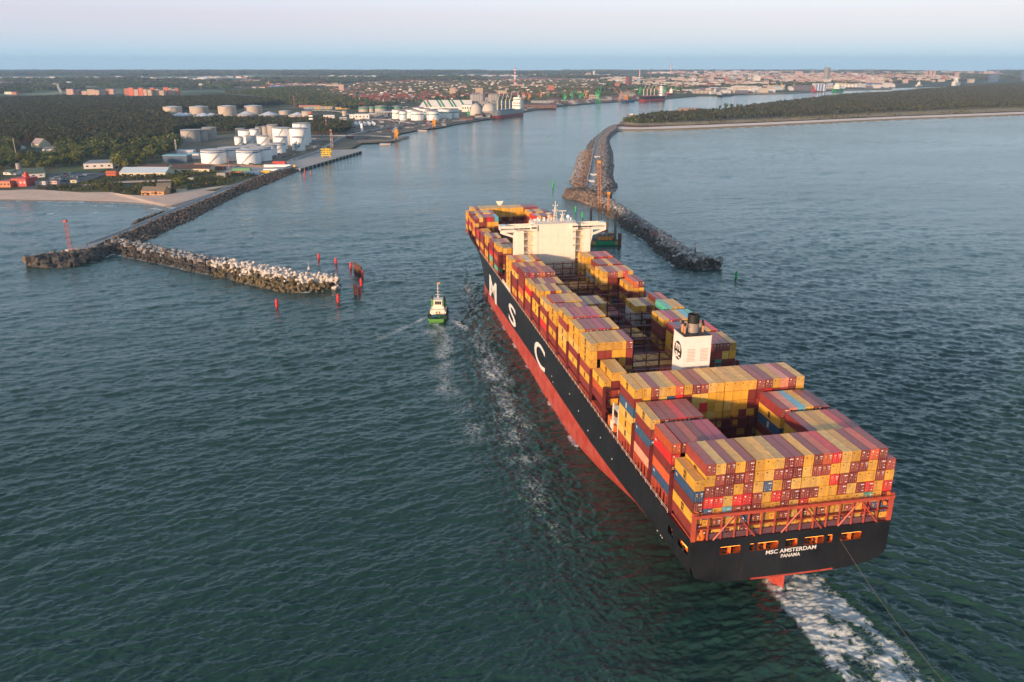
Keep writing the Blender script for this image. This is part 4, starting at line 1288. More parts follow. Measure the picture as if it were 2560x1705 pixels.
# left spur: grey rock, then white tetrapods toward the tip
def pk_spur(t, u):
    if t > .56 + RN.uniform(-.07, .07):
        m = tetra_algae if u < .24 + RN.uniform(-.08, .08) else tetra_white
        return tetra_of(m), RN.uniform(4.3, 5.2), 'tetrapod'
    m = rock_dark if u < .30 + RN.uniform(-.1, .1) else (rock_grey if RN.random() < .9 else rock_brown)
    return RN.choice(rocks_of(m, RN.random() < .5)), RN.uniform(2.2, 3.6), 'rock'
spur_near = [FA(*p) for p in ((700, 372), (780, 396), (870, 412), (1050, 452), (1250, 498), (1450, 538), (1600, 578), (1750, 607), (1900, 611), (2020, 595), (2066, 575))]
spur_far = [FA(*p) for p in ((705, 300), (800, 302), (900, 325), (1100, 368), (1300, 402), (1500, 442), (1700, 470), (1870, 505), (1990, 530), (2050, 548), (2068, 565))]
mound('breakwater', 'left spur breakwater of grey rock ending in a pile of white tetrapods', spur_near, spur_far, 5.4, 3.3, pk_spur, zfar=3.0, n=80, limit=290)
tetra_root = bpy.data.objects['breakwater']
# left mole rock face under the road
def pk_mole(t, u):
    return RN.choice(rocks_of(rock_brown if RN.random() < .7 else rock_dark, False)), RN.uniform(2.2, 3.2), 'rock'
mn = [(281, 634), (310, 618), (355, 605), (370, 600), (408, 580), (481, 547), (550, 508.5), (560, 508), (611, 480), (667, 461), (754, 423)]
mn = [(281, 634), (330, 612), (363, 602), (408, 580), (481, 547), (550, 510), (611, 481), (667, 461), (754, 423)]
mf = [(262, 606), (285, 596), (334, 576), (408, 543), (489, 510.6), (562, 480.4), (590, 466.6), (655, 440), (733, 419)]
mound('mole_embankment', 'brown rock embankment along the harbour side of the left mole road', mn, mf, 3.4, 3.0, pk_mole, zfar=3.2, n=90,
      prof=lambda u: u * 1.05)
# road on the mole
def strip(name, near, far, m, z, n=60, kind='structure', thick=1.5, z2=None):
    A = gcurve(near, n, z); B = gcurve(far, n, z if z2 is None else z2)
    zz = z if z2 is None else z2
    V = np.array([[[*A[i], z - thick], [*A[i], z], [*B[i], zz], [*B[i], zz - thick]] for i in range(n)]).reshape(-1, 3)
    return link(name, np_mesh(name, V, grid_quads(n, 4), m, False), kind=kind)
rf = [(216, 611), (285, 586), (359, 556), (436, 523.5), (477, 507.5), (562, 471.5), (587, 463), (647, 442.5), (700, 424), (730, 414)]
rn = [(225, 617), (262, 603), (285, 595), (334, 574), (408, 542), (489, 509), (562, 479), (590, 465.6), (655, 439.5), (700, 425.5), (733, 418)]
strip('mole_road', rn, rf, road_mat, 3.4, 80)
# parapet wall on the seaward side
def wall_along(name, label, pts, z0, h, w_, m, cat='wall'):
    c = gcurve(pts, 70, z0)
    mb = MB()
    for i in range(len(c) - 1):
        a, b = Vector((*c[i], z0)), Vector((*c[i + 1], z0)); d = (b - a).normalized(); nn = Vector((-d.y, d.x, 0)) * w_ / 2
        mb.add([a - nn, b - nn, b + nn, a + nn] + [q + Vector((0, 0, h)) for q in (a - nn, b - nn, b + nn, a + nn)],
               [(4, 5, 6, 7), (0, 1, 5, 4), (2, 3, 7, 6)])
    return tag(mb.build(name, m), label, cat)
wall_along('parapet_wall', 'long low concrete parapet on the seaward side of the left mole road', rf, 3.3, 1.1, .8, mat('parapet', (.42, .42, .42), .8))
# small seaward groyne of dark stones beside the mole
mound('groyne', 'short curved line of dark stones on the seaward flank of the left mole',
      [FA(*p) for p in ((800, 232), (812, 205), (830, 185), (900, 155), (1010, 125))], [FA(*p) for p in ((812, 232), (850, 200), (880, 185), (940, 158), (1030, 126))], 1.2, 2.6,
      lambda t, u: (RN.choice(rocks_of(rock_dark)), RN.uniform(2, 3), 'rock'))
strip('mole_slope', [FA(*p) for p in ((540, 338), (700, 270), (880, 195), (1030, 128))], [FA(*p) for p in ((530, 330), (700, 258), (870, 182), (1030, 122))], rock_brown, .6, 40, thick=1.5, z2=3.3)
# concrete slab at the end of the road
tag(MB().cbox(G(*FA(515, 350), 2.6), 14, 9, 1.4, .2).build('end_platform', concrete), 'pale concrete platform at the seaward end of the left mole road', 'platform')

# right mole
def pk_r1(t, u): return RN.choice(rocks_of(rock_brown if RN.random() < .75 else rock_red, False)), RN.uniform(2.4, 3.6), 'rock'
def pk_r1b(t, u): return RN.choice(rocks_of(rock_brown, True)), RN.uniform(4.0, 5.6), 'boulder'
def pk_r2(t, u): return RN.choice(rocks_of(rock_slate if RN.random() < .75 else rock_brown if RN.random() < .6 else rock_red, RN.random() < .3)), RN.uniform(2.0, 3.5), 'rock'
def pk_r3(t, u):
    q = RN.random()
    m = rock_dark if u < .26 + RN.uniform(-.1, .1) else rock_red if .42 < t + RN.uniform(-.1, .1) < .66 and u < .5 and q < .6 else rock_pale if q < (.12 if t < .5 else .38) else rock_slate
    return RN.choice(rocks_of(m, RN.random() < .3)), RN.uniform(1.9, 3.5), 'rock'
mound('mole_slope_harbour', 'smooth grey slope of the far end of the right mole on its channel side', px([(700, 78), (630, 98), (520, 182), (450, 243), (420, 305), (412, 320)]),
      px([(700, 84), (640, 105), (545, 190), (515, 235), (490, 300), (486, 325)]), 3.0, 6.0, lambda t, u: (RN.choice(rocks_of(rock_slate)), 2.0, 'rock'), zfar=3.2,
      prof=lambda u: u * 1.0, core=mat('slope_paving', (.15, .135, .12), .85, var=.25, scale=.3), limit=90)
mound('mole_rocks', 'band of brown and grey rocks on the channel side of the right mole', px([(412, 318), (372, 330), (335, 455), (300, 540), (275, 604), (330, 640), (262, 690)]),
      px([(486, 325), (482, 350), (468, 450), (455, 520), (443, 570), (432, 640), (420, 690)]), 3.4, 4.2, lambda t, u: pk_r2(t, u) if u < .42 and t < .86 else pk_r1(t, u), zfar=3.2, prof=lambda u: min(1, u * 1.6), limit=300)
mound('boulder_mound', 'rounded head of the right mole made of big brown concrete cubes', px([(236, 722), (262, 745), (320, 762), (400, 780), (480, 812), (530, 835), (600, 790)]),
      px([(262, 690), (300, 668), (355, 655), (420, 668), (480, 690), (560, 690), (625, 705)]), 3.8, 4.8, pk_r1b, zfar=3.0)
mound('mole_rocks_seaward', 'wide band of grey rocks on the seaward side of the right mole', px([(430, 690), (500, 668), (512, 560), (516, 450), (530, 330), (548, 240), (590, 190), (672, 118), (697, 100)])[::-1],
      px([(600, 720), (698, 652), (655, 560), (660, 450), (652, 330), (620, 225), (640, 190), (690, 150), (699, 140)])[::-1], 3.2, 3.4, pk_r2, zfar=.8,
      prof=lambda u: 1.0 if u < .55 else 1.0 - (u - .55) / .45)
mound('spur_breakwater', 'right spur breakwater of jumbled grey rocks running toward the open sea', px([(480, 812), (560, 872), (690, 952), (800, 1042), (980, 1152), (1080, 1252), (1170, 1322), (1240, 1372), (1400, 1392), (1530, 1392), (1600, 1376), (1642, 1352)]),
      px([(560, 735), (640, 755), (735, 795), (845, 865), (965, 945), (1085, 1015), (1205, 1095), (1335, 1175), (1475, 1245), (1565, 1312), (1620, 1340), (1645, 1350)]), 5.2, 3.0, pk_r3, zfar=3.5, n=90)
strip('mole_path', px([(693, 100), (668, 112), (590, 175), (545, 222), (528, 270), (512, 360), (502, 450), (503, 520), (505, 600), (470, 684), (415, 690)]),
      px([(690, 86), (655, 100), (575, 165), (520, 215), (503, 270), (485, 340), (470, 430), (450, 515), (436, 580), (428, 640), (413, 684)]), mat('path_concrete', (.42, .39, .37), .8, var=.2, scale=.2, mottle=(.34, .32, .30)), 3.7, 60)
wall_along('mole_parapet', 'thin pale parapet wall along the path on the right mole', px([(655, 98), (575, 163), (518, 213), (500, 270), (483, 340), (468, 430), (448, 515), (433, 580), (426, 640)]), 3.6, 1.3, .8, mat('parapet_pale', (.5, .5, .49), .8))
for q, (x_, y_) in enumerate(((520, 378), (487, 540), (470, 600))):
    tag(MB().cbox(G(*FB(x_, y_), 3.7), 8 - q, 6, 2.0, .1).build('concrete_hut', mat('parapet_pale')), ['white concrete block halfway along the right mole path', 'pale concrete hut near the end of the right mole path', 'low pale slab at the very end of the right mole path'][q], 'hut')

# ================================================================ BUOYS, BEACONS, SHEET PILES
buoy_red = mat('buoy_red', (.88, .03, .02), .4, var=.08); buoy_green = mat('buoy_green', (.0, .42, .09), .4, var=.08)
def buoy(name, p, hp, m, label, group, wr=.14):
    P_ = G(*p); h = hgt(p[0], p[1], hp); r = h * wr
    root = thing(name, label, 'buoy', P_, 0, group)
    MB().lathe((0, 0, 0), [(r, -1.5), (r, h * .80), (r * .35, h * .90)], 14).build('body', m, root, smooth=False)
    MB().lathe((0, 0, 0), [(r * 1.06, h * .60), (r * 1.06, h * .63)], 14).build('band', mat('buoy_band', (.6, .3, .25), .5), root)
    MB().lathe((0, 0, h * .90), [(r * .3, 0), (r * .3, h * .07), (r * .1, h * .1)], 8).build('lantern', grey_metal, root)
    return root
BZ = lambda x, y: (600 + x / 6.54, 600 + y / 6.54)
RB = [((603, 1090), 'nearest the camera, alone left of the rest below the tetrapods'), ((1605, 1010), 'just right of and below the tip of the tetrapods'),
      ((1955, 880), 'beside the narrow rusty pile'), ((1982, 745), 'second below the rusty wall panel'), ((2003, 610), 'touching the right end of the rusty wall panel'),
      ((1812, 470), 'just left of the rusty wall panel'), ((1570, 395), 'middle of the row behind the tetrapods'), ((1287, 315), 'leftmost of the row behind the tetrapods')]
for (x, y), w_ in RB: buoy('red_buoy', BZ(x, y), 21.5 * (1 - (1090 - y) / 3600), buoy_red, 'red pillar buoy ' + w_, 'red pillar buoys')
for (x, y), w_ in (((1218, 945), 'closest to the quay fenders'), ((1267, 960), 'rightmost of the three by the quay'), ((1213, 983), 'lowest of the three by the quay')):
    buoy('red_buoy', F2(x, y), 8.5, buoy_red, 'small distant red buoy ' + w_, 'red pillar buoys')
for (x, y, h), w_ in (((122, 622, 12), 'upper one of the close pair in the channel'), ((115, 657, 11), 'lower one of the close pair in the channel'), ((325, 872, 15), 'off the head of the right mole'),
                      ((388, 925, 15), 'second below the head of the right mole'), ((460, 974, 14), 'just behind the bridge wing'), ((1787, 1478, 20), 'alone beyond the tip of the right spur'),
                      ((80, 188, 5), 'tiny and far up the channel')):
    buoy('green_buoy', FB(x, y), h, buoy_green, 'green pillar buoy ' + w_, 'green pillar buoys')
rust = mat('rusty_sheet', (.13, .05, .03), .85, var=.35, scale=.6)
def sheet_pile(p0, p1, hp, label):
    a, b = G(*p0), G(*p1); h = hgt(p0[0], p0[1], hp); d = b - a; L = d.length; d.normalize(); nn = Vector((-d.y, d.x, 0))
    k = max(2, int(L / 1.2)); vs = []
    for i in range(2 * k + 1):
        q = a + d * L * i / (2 * k) + nn * (.35 if (i // 1) % 2 else -.35)
        vs += [(q.x, q.y, -1), (q.x, q.y, h * (1 - .06 * (i % 3)))]
    vs2 = [(x + nn.x * .3, y + nn.y * .3, z) for x, y, z in vs]
    m_ = len(vs)
    fs = [(2 * i, 2 * i + 2, 2 * i + 3, 2 * i + 1) for i in range(2 * k)] + [(m_ + 2 * i, m_ + 2 * i + 1, m_ + 2 * i + 3, m_ + 2 * i + 2) for i in range(2 * k)] + [(2 * i + 1, 2 * i + 3, m_ + 2 * i + 3, m_ + 2 * i + 1) for i in range(2 * k)]
    fs += [(0, 1, m_ + 1, m_), (m_ - 2, 2 * m_ - 2, 2 * m_ - 1, m_ - 1)]
    tag(MB().add(vs + vs2, fs).build('sheet_pile_wall', rust), label, 'sheet pile')
sheet_pile(BZ(1868, 512), BZ(1990, 595), 24, 'rusty brown sheet pile wall panel standing in the water among red buoys')
sheet_pile(BZ(1866, 895), BZ(1925, 900), 28, 'narrow dark rusty pile standing in the water beside a red buoy')

def lattice(name, p, hp, w0, w1, m, m2, label, cat='mast', z=3.2, bands=8, hmul=1.0):
    P_ = G(p[0], p[1], z); h = hgt(p[0], p[1], hp, z) * hmul
    root = thing(name, label, cat, P_)
    for i in range(bands):
        mb = MB()
        za, zb = h * i / bands, h * (i + 1) / bands
        wa_, wb_ = w0 + (w1 - w0) * i / bands, w0 + (w1 - w0) * (i + 1) / bands
        cs = [(-1, -1), (1, -1), (1, 1), (-1, 1)]
        for k in range(4):
            a, b = cs[k], cs[(k + 1) % 4]
            A_ = Vector((a[0] * wa_, a[1] * wa_, za)); B_ = Vector((b[0] * wb_, b[1] * wb_, zb)); A2 = Vector((a[0] * wb_, a[1] * wb_, zb))
            mb.tube([A_, A2], .07 + w0 * .04, 4); mb.tube([A_, B_], .035 + w0 * .02, 3, caps=False); mb.tube([A2, B_], .035 + w0 * .02, 3, caps=False)
        mb.build('mast_section', m if i % 2 == 0 else m2, root)
    MB().cbox((0, 0, h), w1 * 2.6, w1 * 2.6, w1 * 1.6).build('lantern', m, root)
    return root
lat_red = mat('lattice_red', (.55, .07, .05), .5); lat_white = mat('lattice_white', (.7, .62, .58), .5); lat_pink = mat('lattice_pink', (.52, .22, .18), .5)
lattice('lattice_beacon', FA(432, 362), 73, 1.0, .8, lat_red, lat_pink, 'tall red lattice beacon on the dark head of the left mole', 'beacon', 3.5, 10)
tag(MB().cbox(G(*FA(432, 362), 2.4), 5, 5, 1.4).build('beacon_plinth', tetra_white), 'white plinth under the red lattice beacon', 'plinth')
def post(name, p, hp, label, z):
    P_ = G(p[0], p[1], z); h = hgt(p[0], p[1], hp, z)
    r = thing(name, label, 'beacon', P_)
    MB().lathe((0, 0, 0), [(.45, -1), (.38, h * .55)], 8).build('post', mat('post_dark', (.12, .09, .08), .7), r)
    MB().lathe((0, 0, h * .5), [(1.1, 0), (1.2, .15), (.8, .2), (.8, 1.5), (1.0, 1.6)], 8).build('platform', tetra_white, r)
    MB().lathe((0, 0, h * .5), [(.3, 1.6), (.25, h * .42), (.4, h * .43), (.4, h * .5)], 8).build('lantern', grey_metal, r)
post('beacon_post', BZ(1137, 602), 37, 'slim grey beacon post rising from the white tetrapods', 3.0)
post('beacon_post', FB(1413, 1240), 24, 'slim pale beacon post near the tip of the right spur breakwater', 4.0)

# ================================================================ TUG
tug_green = mat('tug_green', (.05, .22, .06), .45, var=.1); tug_lgreen = mat('tug_bright_green', (.09, .27, .05), .45); tug_deck = mat('tug_deck_green', (.015, .10, .06), .6)
tire = mat('tyre_black', (.012, .012, .012), .8)
tp0 = G(1092, 808); tp1 = tp0 + Vector((-.6, 30, 0))
tug = thing('tugboat', 'green tugboat with white wheelhouse seen from astern, left of the big ship', 'tugboat', tp0, pi / 2 + .02)
def tb(x): return float(np.interp(x, [0, 1, 2.5, 8, 18, 24, 28, 30, 31], [3.6, 4.5, 4.9, 5.0, 4.9, 4.1, 2.4, 1.0, .1]))
xs_ = [0, .5, 1.2, 2.5, 5, 9, 13, 17, 21, 24, 26, 28, 29.5, 31]
sheer = lambda x: 2.2 + max(0, x - 12) ** 2 * .006
def shell(z0f, z1f, k0, k1, out=0.0):
    vs, fs = [], []
    for sg in (1, -1):
        o = len(vs)
        for x in xs_:
            b = tb(x); vs += [(x, sg * (b * k0 + out), z0f(x)), (x, sg * (b * k1 + out), z1f(x))]
        for i in range(len(xs_) - 1):
            q = (o + 2 * i, o + 2 * i + 2, o + 2 * i + 3, o + 2 * i + 1); fs.append(q if sg < 0 else q[::-1])
    fs.append((0, 1, 2 * len(xs_) + 1, 2 * len(xs_)))
    return MB().add(vs, fs)
shell(lambda x: -1, lambda x: .5, .86, .96).build('lower_hull', tug_lgreen, tug)
shell(lambda x: .5, lambda x: .75, 1.0, 1.0, .12).build('rubbing_strake', tire, tug)
shell(lambda x: .7, lambda x: sheer(x), .97, 1.0).build('hull', tug_lgreen, tug)
vs = []
for x in xs_: vs += [(x + .1, tb(x) * .96, sheer(x) - 1.0), (x + .1, -tb(x) * .96, sheer(x) - 1.0)]
MB().add(vs, [(2 * i, 2 * i + 1, 2 * i + 3, 2 * i + 2) for i in range(len(xs_) - 1)]).build('deck', tug_deck, tug)
MB().box(9.5, 21, -3.6, 3.6, 1.4, 4.4).box(12, 20, -3.0, 3.0, 4.4, 5.6).build('deckhouse', white, tug)
wh = MB().box(11.8, 16.6, -2.3, 2.3, 5.6, 9.0).box(11.5, 16.9, -2.5, 2.5, 9.0, 9.2).build('wheelhouse', white, tug)
for y in (-1.75, -.6, .55): MB().box(11.72, 11.8, y, y + 1.0, 6.7, 8.5).build('window', glass, wh)
for sg in (-1, 1): MB().box(12.4, 16, min(sg * 2.3, sg * 2.36), max(sg * 2.3, sg * 2.36), 6.9, 8.4).build('window', glass, wh)
for y in (-1.2, .2): MB().box(9.43, 9.5, y, y + .8, 2.4, 3.5).build('window', mat('door_brown', (.3, .12, .07), .6), tug)
for sg in (-1, 1):
    f_ = MB().box(15.2, 17.0, min(sg * 2.8, sg * 3.9), max(sg * 2.8, sg * 3.9), 4.4, 8.6).build('funnel', tug_lgreen, tug)
    MB().lathe((16.1, sg * 3.3, 8.6), [(.42, 0), (.42, 1.7), (.5, 1.9)], 8).build('exhaust', black_paint, f_)
    MB().box(9.8, 20, min(sg * 3.7, sg * 4.3), max(sg * 3.7, sg * 4.3), 2.2, 3.4).build('side_bulwark', white, tug)
mb = MB().tube([(14.5, 0, 9.2), (14.5, 0, 18.0)], .22, 6, r2=.1)
for z, w_ in ((11.5, 1.2), (13.2, .9), (15, .7), (17, .5)): mb.box(14.4, 14.6, -w_, w_, z, z + .12)
mb.box(14.1, 14.9, -.5, .5, 10.4, 10.6)
mb.build('mast', white, tug)
MB().add([(14.5, -.1, 17.4), (14.5, -1.3, 17.3), (14.5, -1.3, 18.1), (14.5, -.1, 18.2)], [(0, 1, 2, 3)]).build('flag', mat('flag_orange', (.7, .25, .05), .7), tug)
w_ = MB().tube([(6.5, -1.3, 2.0), (6.5, 1.3, 2.0)], .9, 12).build('towing_winch', tug_deck, tug)
MB().box(5.5, 7.5, 1.5, 2.5, 1.3, 2.6).build('winch_motor', mat('blue_box', (.02, .08, .3), .5), tug)
MB().tube([(3.4, -2.6, 1.2), (3.4, -2.2, 3.0), (3.4, 2.2, 3.0), (3.4, 2.6, 1.2)], .16, 5).build('towing_arch', tug_deck, tug)
for sg in (-1, 1):
    for x in (8, 12, 16, 20, 23):
        bmt = bmesh.new()
        bmesh.ops.create_circle(bmt, cap_ends=False, segments=10, radius=.55)
        bmt.free()
        pts = [(x + .6 * cos(t), sg * (tb(x) + .25), 1.3 + .6 * sin(t)) for t in np.linspace(0, 2 * pi, 11)]
        MB().tube(pts, .2, 5, caps=False).build('tyre_fender', tire, tug)
MB().lathe((0, 0, 0), [(.1, 0)], 3)

# ================================================================ JACK-UP BARGE
bp_ = G(*FB(600, 1178)); bs = MPP(*FB(600, 1178))
bw_ = 262 / 3.647 * bs
barge = thing('jack_up_barge', 'green jack-up barge with orange crane boom and steel legs beyond the bridge wing', 'barge', bp_, .02)
bg_ = mat('barge_green', (.01, .25, .11), .5, var=.15, stain=.3); bor = mat('barge_orange', (.7, .26, .03), .5, var=.15); steel_dark = mat('dark_steel', (.06, .05, .05), .7, var=.3)
MB().box(-bw_ * .5, bw_ * .42, 0, 24, -.6, 3.2).build('pontoon', bg_, barge)
MB().box(-bw_ * .5 - .05, -bw_ * .5 + 3.2, -.1, 24.1, .4, 3.3).box(bw_ * .33, bw_ * .42 + .1, -.1, 24.1, .4, 3.3).build('corner_block', mat('barge_ochre', (.42, .27, .08), .6, var=.3), barge)
MB().box(-bw_ * .5, bw_ * .42, 0, 24, 3.3, 3.5).build('deck', steel_dark, barge)
for k in range(4):
    x = -bw_ * .27 + k * bw_ * .128
    c_ = MB().box(x, x + 2.3, 1.5, 4, 3.5, 6.4).build('power_unit', bor, barge)
    MB().box(x - .05, x + 2.35, 1.4, 4.1, 6.4, 6.6).build('unit_roof', steel_dark, c_)
MB().box(bw_ * .42 + .2, bw_ * .5 + .6, -1.5, 3, -1, 8.6).build('pile_guide', rust, barge)
rr = random.Random(4)
for k in range(9):
    x, y = rr.uniform(-bw_ * .45, bw_ * .35), rr.uniform(6, 22)
    MB().cbox((x, y, 3.5), rr.uniform(1.5, 4), rr.uniform(1.5, 3), rr.uniform(1, 3.2), rr.uniform(0, 1)).build('deck_machinery', [steel_dark, bor, grey_metal][k % 3], barge)
MB().tube([(-bw_ * .38, 8, 7.5), (bw_ * .1, 9, 9.5)], .5, 6).build('red_jib', mat('jib_red', (.6, .06, .04), .5), barge)
MB().box(bw_ * .02, bw_ * .12, 9, 12, 3.5, 10.5).build('crane_cab', grey_metal, barge)
for x, y, z in ((-bw_ * .5 + 1.5, 22, 29), (bw_ * .33, 3, 24.5)):
    MB().lathe((x, y, 0), [(.95, -4), (.95, z)], 12).build('leg', mat('leg_steel', (.17, .13, .12), .6, var=.3), barge)
def boom(x0, y0, z0, x1, y1, z1, w_, m, m2, nm):
    a, b = Vector((x0, y0, z0)), Vector((x1, y1, z1)); n_ = 14
    mb = MB(); d = (b - a).normalized(); u = d.cross(Vector((0, 1, 0))).normalized(); v = d.cross(u).normalized()
    for su, sv in ((1, 1), (1, -1), (-1, -1), (-1, 1)):
        mb.tube([a + u * su * w_ + v * sv * w_, b + u * su * w_ * .8 + v * sv * w_ * .8], .16, 4)
    for i in range(n_):
        p, q = a.lerp(b, i / n_), a.lerp(b, (i + 1) / n_)
        for su, sv, su2, sv2 in ((1, 1, -1, 1), (-1, 1, -1, -1), (-1, -1, 1, -1), (1, -1, 1, 1)):
            mb.tube([p + u * su * w_ + v * sv * w_, q + u * su2 * w_ + v * sv2 * w_], .1, 4, caps=False)
    o = mb.build(nm, m, barge)
    MB().cbox(b, 2.2, 2.2, 1.8).build('boom_head', m2, o)
boom(-2.6, 14, 4, -4.6, 20, 58, 1.1, mat('boom_orange', (.45, .17, .05), .6, var=.3), bor, 'crane_boom')
boom(bw_ * .11, 12, 4, bw_ * .11, 12, 36, .55, bor, bor, 'drill_mast')
# ================================================================ LAND
from mathutils.geometry import tessellate_polygon
grass_land = mat('land_cover', (.07, .08, .038), .95, var=.4, scale=.012, mottle=(.13, .12, .07), spec=.1)
far_fields = mat('far_land_cover', (.08, .10, .06), .95, var=.5, scale=.0022, mottle=(.20, .22, .14), spec=.1)
sand = mat('beach_sand', (.74, .55, .44), .95, var=.14, scale=.05, mottle=(.58, .42, .33), spec=.1)
sand_wet = mat('wet_sand', (.25, .19, .15), .6, var=.12, scale=.05)
sand_pale = mat('pale_sand', (.85, .68, .58), .95, var=.10, scale=.03, spec=.1)
dune = mat('dune_cover', (.38, .28, .17), .95, var=.3, scale=.05, mottle=(.22, .18, .10), spec=.1)
yard = mat('yard_ground', (.23, .19, .155), .9, var=.25, scale=.03, mottle=(.13, .125, .08), spec=.1)
yard_pale = mat('yard_concrete', (.46, .42, .39), .85, var=.12, scale=.05, mottle=(.38, .35, .32))
asphalt = mat('asphalt', (.085, .09, .10), .85, var=.15, scale=.1)

def poly_sheet(name, wpts, z, m, skirt=1.5, kind='structure'):
    P3 = [Vector((x, y, 0)) for x, y in wpts]
    tris = tessellate_polygon([P3])
    n = len(P3)
    vs = [(p.x, p.y, z) for p in P3] + [(p.x, p.y, z - skirt) for p in P3]
    def up(t):
        a, b, c = (Vector(vs[i]) for i in t)
        return t if (b - a).cross(c - a).z > 0 else t[::-1]
    fs = [up(tuple(t)) for t in tris]
    if skirt > 0: fs += [(i, (i + 1) % n, n + (i + 1) % n, n + i) for i in range(n)]
    return MB().add(vs, fs).build(name, m, kind=kind)
def pxs(pts, z=0.0): return [tuple(G(x, y, z))[:2] for x, y in pts]
RIM = 14500
def arc(a0, a1, n=40, r=RIM): return [(r * sin(radians(a)), r * cos(radians(a))) for a in np.linspace(a0, a1, n)]
coast_w = [(-1700, 486), (-900, 492), (-200, 497), (0, 501), (163, 504), (326, 508), (408, 515), (436, 519)]
coast_h = [(566, 473), (590, 463), (655, 438), (700, 424), (745, 418), (754, 421), (902, 376), (876, 370), (905, 357), (977, 354), (1000, 333), (1045, 324), (1102, 318), (1131, 311), (1232, 295),
           (1300, 280), (1410, 263), (1505, 256), (1594, 250), (1665, 247), (1743, 240), (1796, 240), (1861, 236), (1967, 234.6), (2048, 229), (2105, 225.6), (2228, 223.6), (2228, 219.5),
           (2334, 217), (2415, 213), (2600, 207), (3000, 200), (3900, 194)]
cw = [tuple(q) for q in gcurve(coast_w, 60, .2)]
cw_in = [(x + 0, y + 6) for x, y in cw]
main_pts = [tuple(q) for q in gcurve([(-1700, 466), (-900, 471), (-200, 476), (0, 480), (74, 477), (128, 480), (208, 485), (279, 485), (300, 489), (354, 493), (416, 492), (450, 484), (505, 478), (558, 474)], 60, 1.6)] + pxs(coast_h, 1.6) + arc(52, -52)
poly_sheet('mainland', main_pts, 1.6, grass_land, 3.0)
# far country: a second cover beyond the town
far_px = [(-1700, 262), (-300, 252), (200, 250), (700, 248), (1000, 238), (1300, 226), (1600, 214), (1900, 200), (2300, 196), (2800, 192), (3900, 189)]
poly_sheet('countryside', pxs(far_px, 1.8) + arc(52, -52, 40, RIM - 20), 1.8, far_fields, 0)
# beaches
def beach(name, near, far, m, z1, n=80, wet=True):
    A, B = gcurve(near, n, .05), gcurve(far, n, z1)
    us = [0, .06, .12, .3, .6, .85, 1]
    V = []
    for i in range(n):
        for j, u in enumerate(us):
            p = A[i] * (1 - u) + B[i] * u
            V.append((p[0], p[1], -.6 if j == 0 else z1 * u ** .7 + .25 * (vnoise(np.array(p[0] / 14), np.array(p[1] / 14), 3) - .5) * (j > 1)))
    me = np_mesh(name, np.array(V), grid_quads(n, len(us)), [m, sand_wet], True)
    mi = np.zeros(len(me.polygons), int).reshape(n - 1, len(us) - 1); mi[:, :2] = 1
    me.polygons.foreach_set('material_index', mi.ravel())
    return link(name, me, kind='structure')
veg = [(-1700, 462), (-900, 467), (-200, 472), (0, 476), (74, 473), (128, 476), (208, 481), (279, 480), (300, 485), (354, 489), (416, 487), (450, 479), (505, 471), (575, 462)]
beach('beach', [(-1700, 487), (-900, 493), (-200, 498), (0, 502), (163, 505), (326, 509), (408, 516), (436, 520.5), (480, 505), (560, 474), (582, 466)],
      veg + [(584, 461)], sand, 2.6)
# right spit
spit_sea = [(1541, 328.5), (1600, 327.5), (1700, 325), (1926, 315), (2211, 301), (2560, 288), (3100, 268), (3900, 245)]
spit_land = [(1544, 312), (1552, 304), (1565, 296), (1577, 289), (1600, 286), (1640, 280), (1702, 274), (1760, 276), (1816, 272), (1861, 264), (1902, 259), (2008, 247), (2105, 236), (2228, 230),
             (2293, 221.5), (2415, 214), (2517, 205), (2560, 203), (3000, 199), (3900, 193)]
ss = [tuple(q) for q in gcurve(spit_sea, 60, .2)]
poly_sheet('sand_spit', ss + pxs(spit_land, 1.5)[::-1], 1.3, dune, 2.5)
beach('spit_beach', [(x, y + .6) for x, y in spit_sea], [(1546, 316), (1600, 317), (1700, 314.5), (1926, 305.5), (2211, 292.5), (2560, 279.5), (3100, 261), (3900, 241)], sand_pale, 2.4)
d_near = [(1560, 313), (1600, 316), (1700, 313.5), (1926, 304.8), (2211, 291.8), (2560, 279), (3100, 260.5), (3900, 240.5)]
d_far = [(1562, 306), (1600, 306.5), (1763, 302.5), (2008, 290.5), (2293, 276), (2560, 266), (3100, 250), (3900, 233)]
def dune_field(name, near, far, n, m):
    A, B = gcurve(near, n, 2.0), gcurve(far, n, 2.0); nu = 12; V = []
    for i in range(n):
        for j in range(nu):
            u = j / (nu - 1); p = A[i] * (1 - u) + B[i] * u
            V.append((p[0], p[1], 1.6 + 4.5 * math.sin(pi * min(1, u * 1.6 + .05)) ** .5 * float(.35 + vnoise(np.array(p[0] / 18), np.array(p[1] / 18), 5))))
    return link(name, np_mesh(name, np.array(V), grid_quads(n, nu), m, False), kind='structure')
dune_field('dunes', d_near, d_far, 260, dune)
poly_sheet('heath', pxs([(1543, 312), (1560, 316), (1600, 317), (1655, 315), (1650, 311), (1600, 310), (1565, 309)], 3.4), 3.4, mat('heath_red', (.11, .055, .04), .95, var=.3, scale=.1), .6)

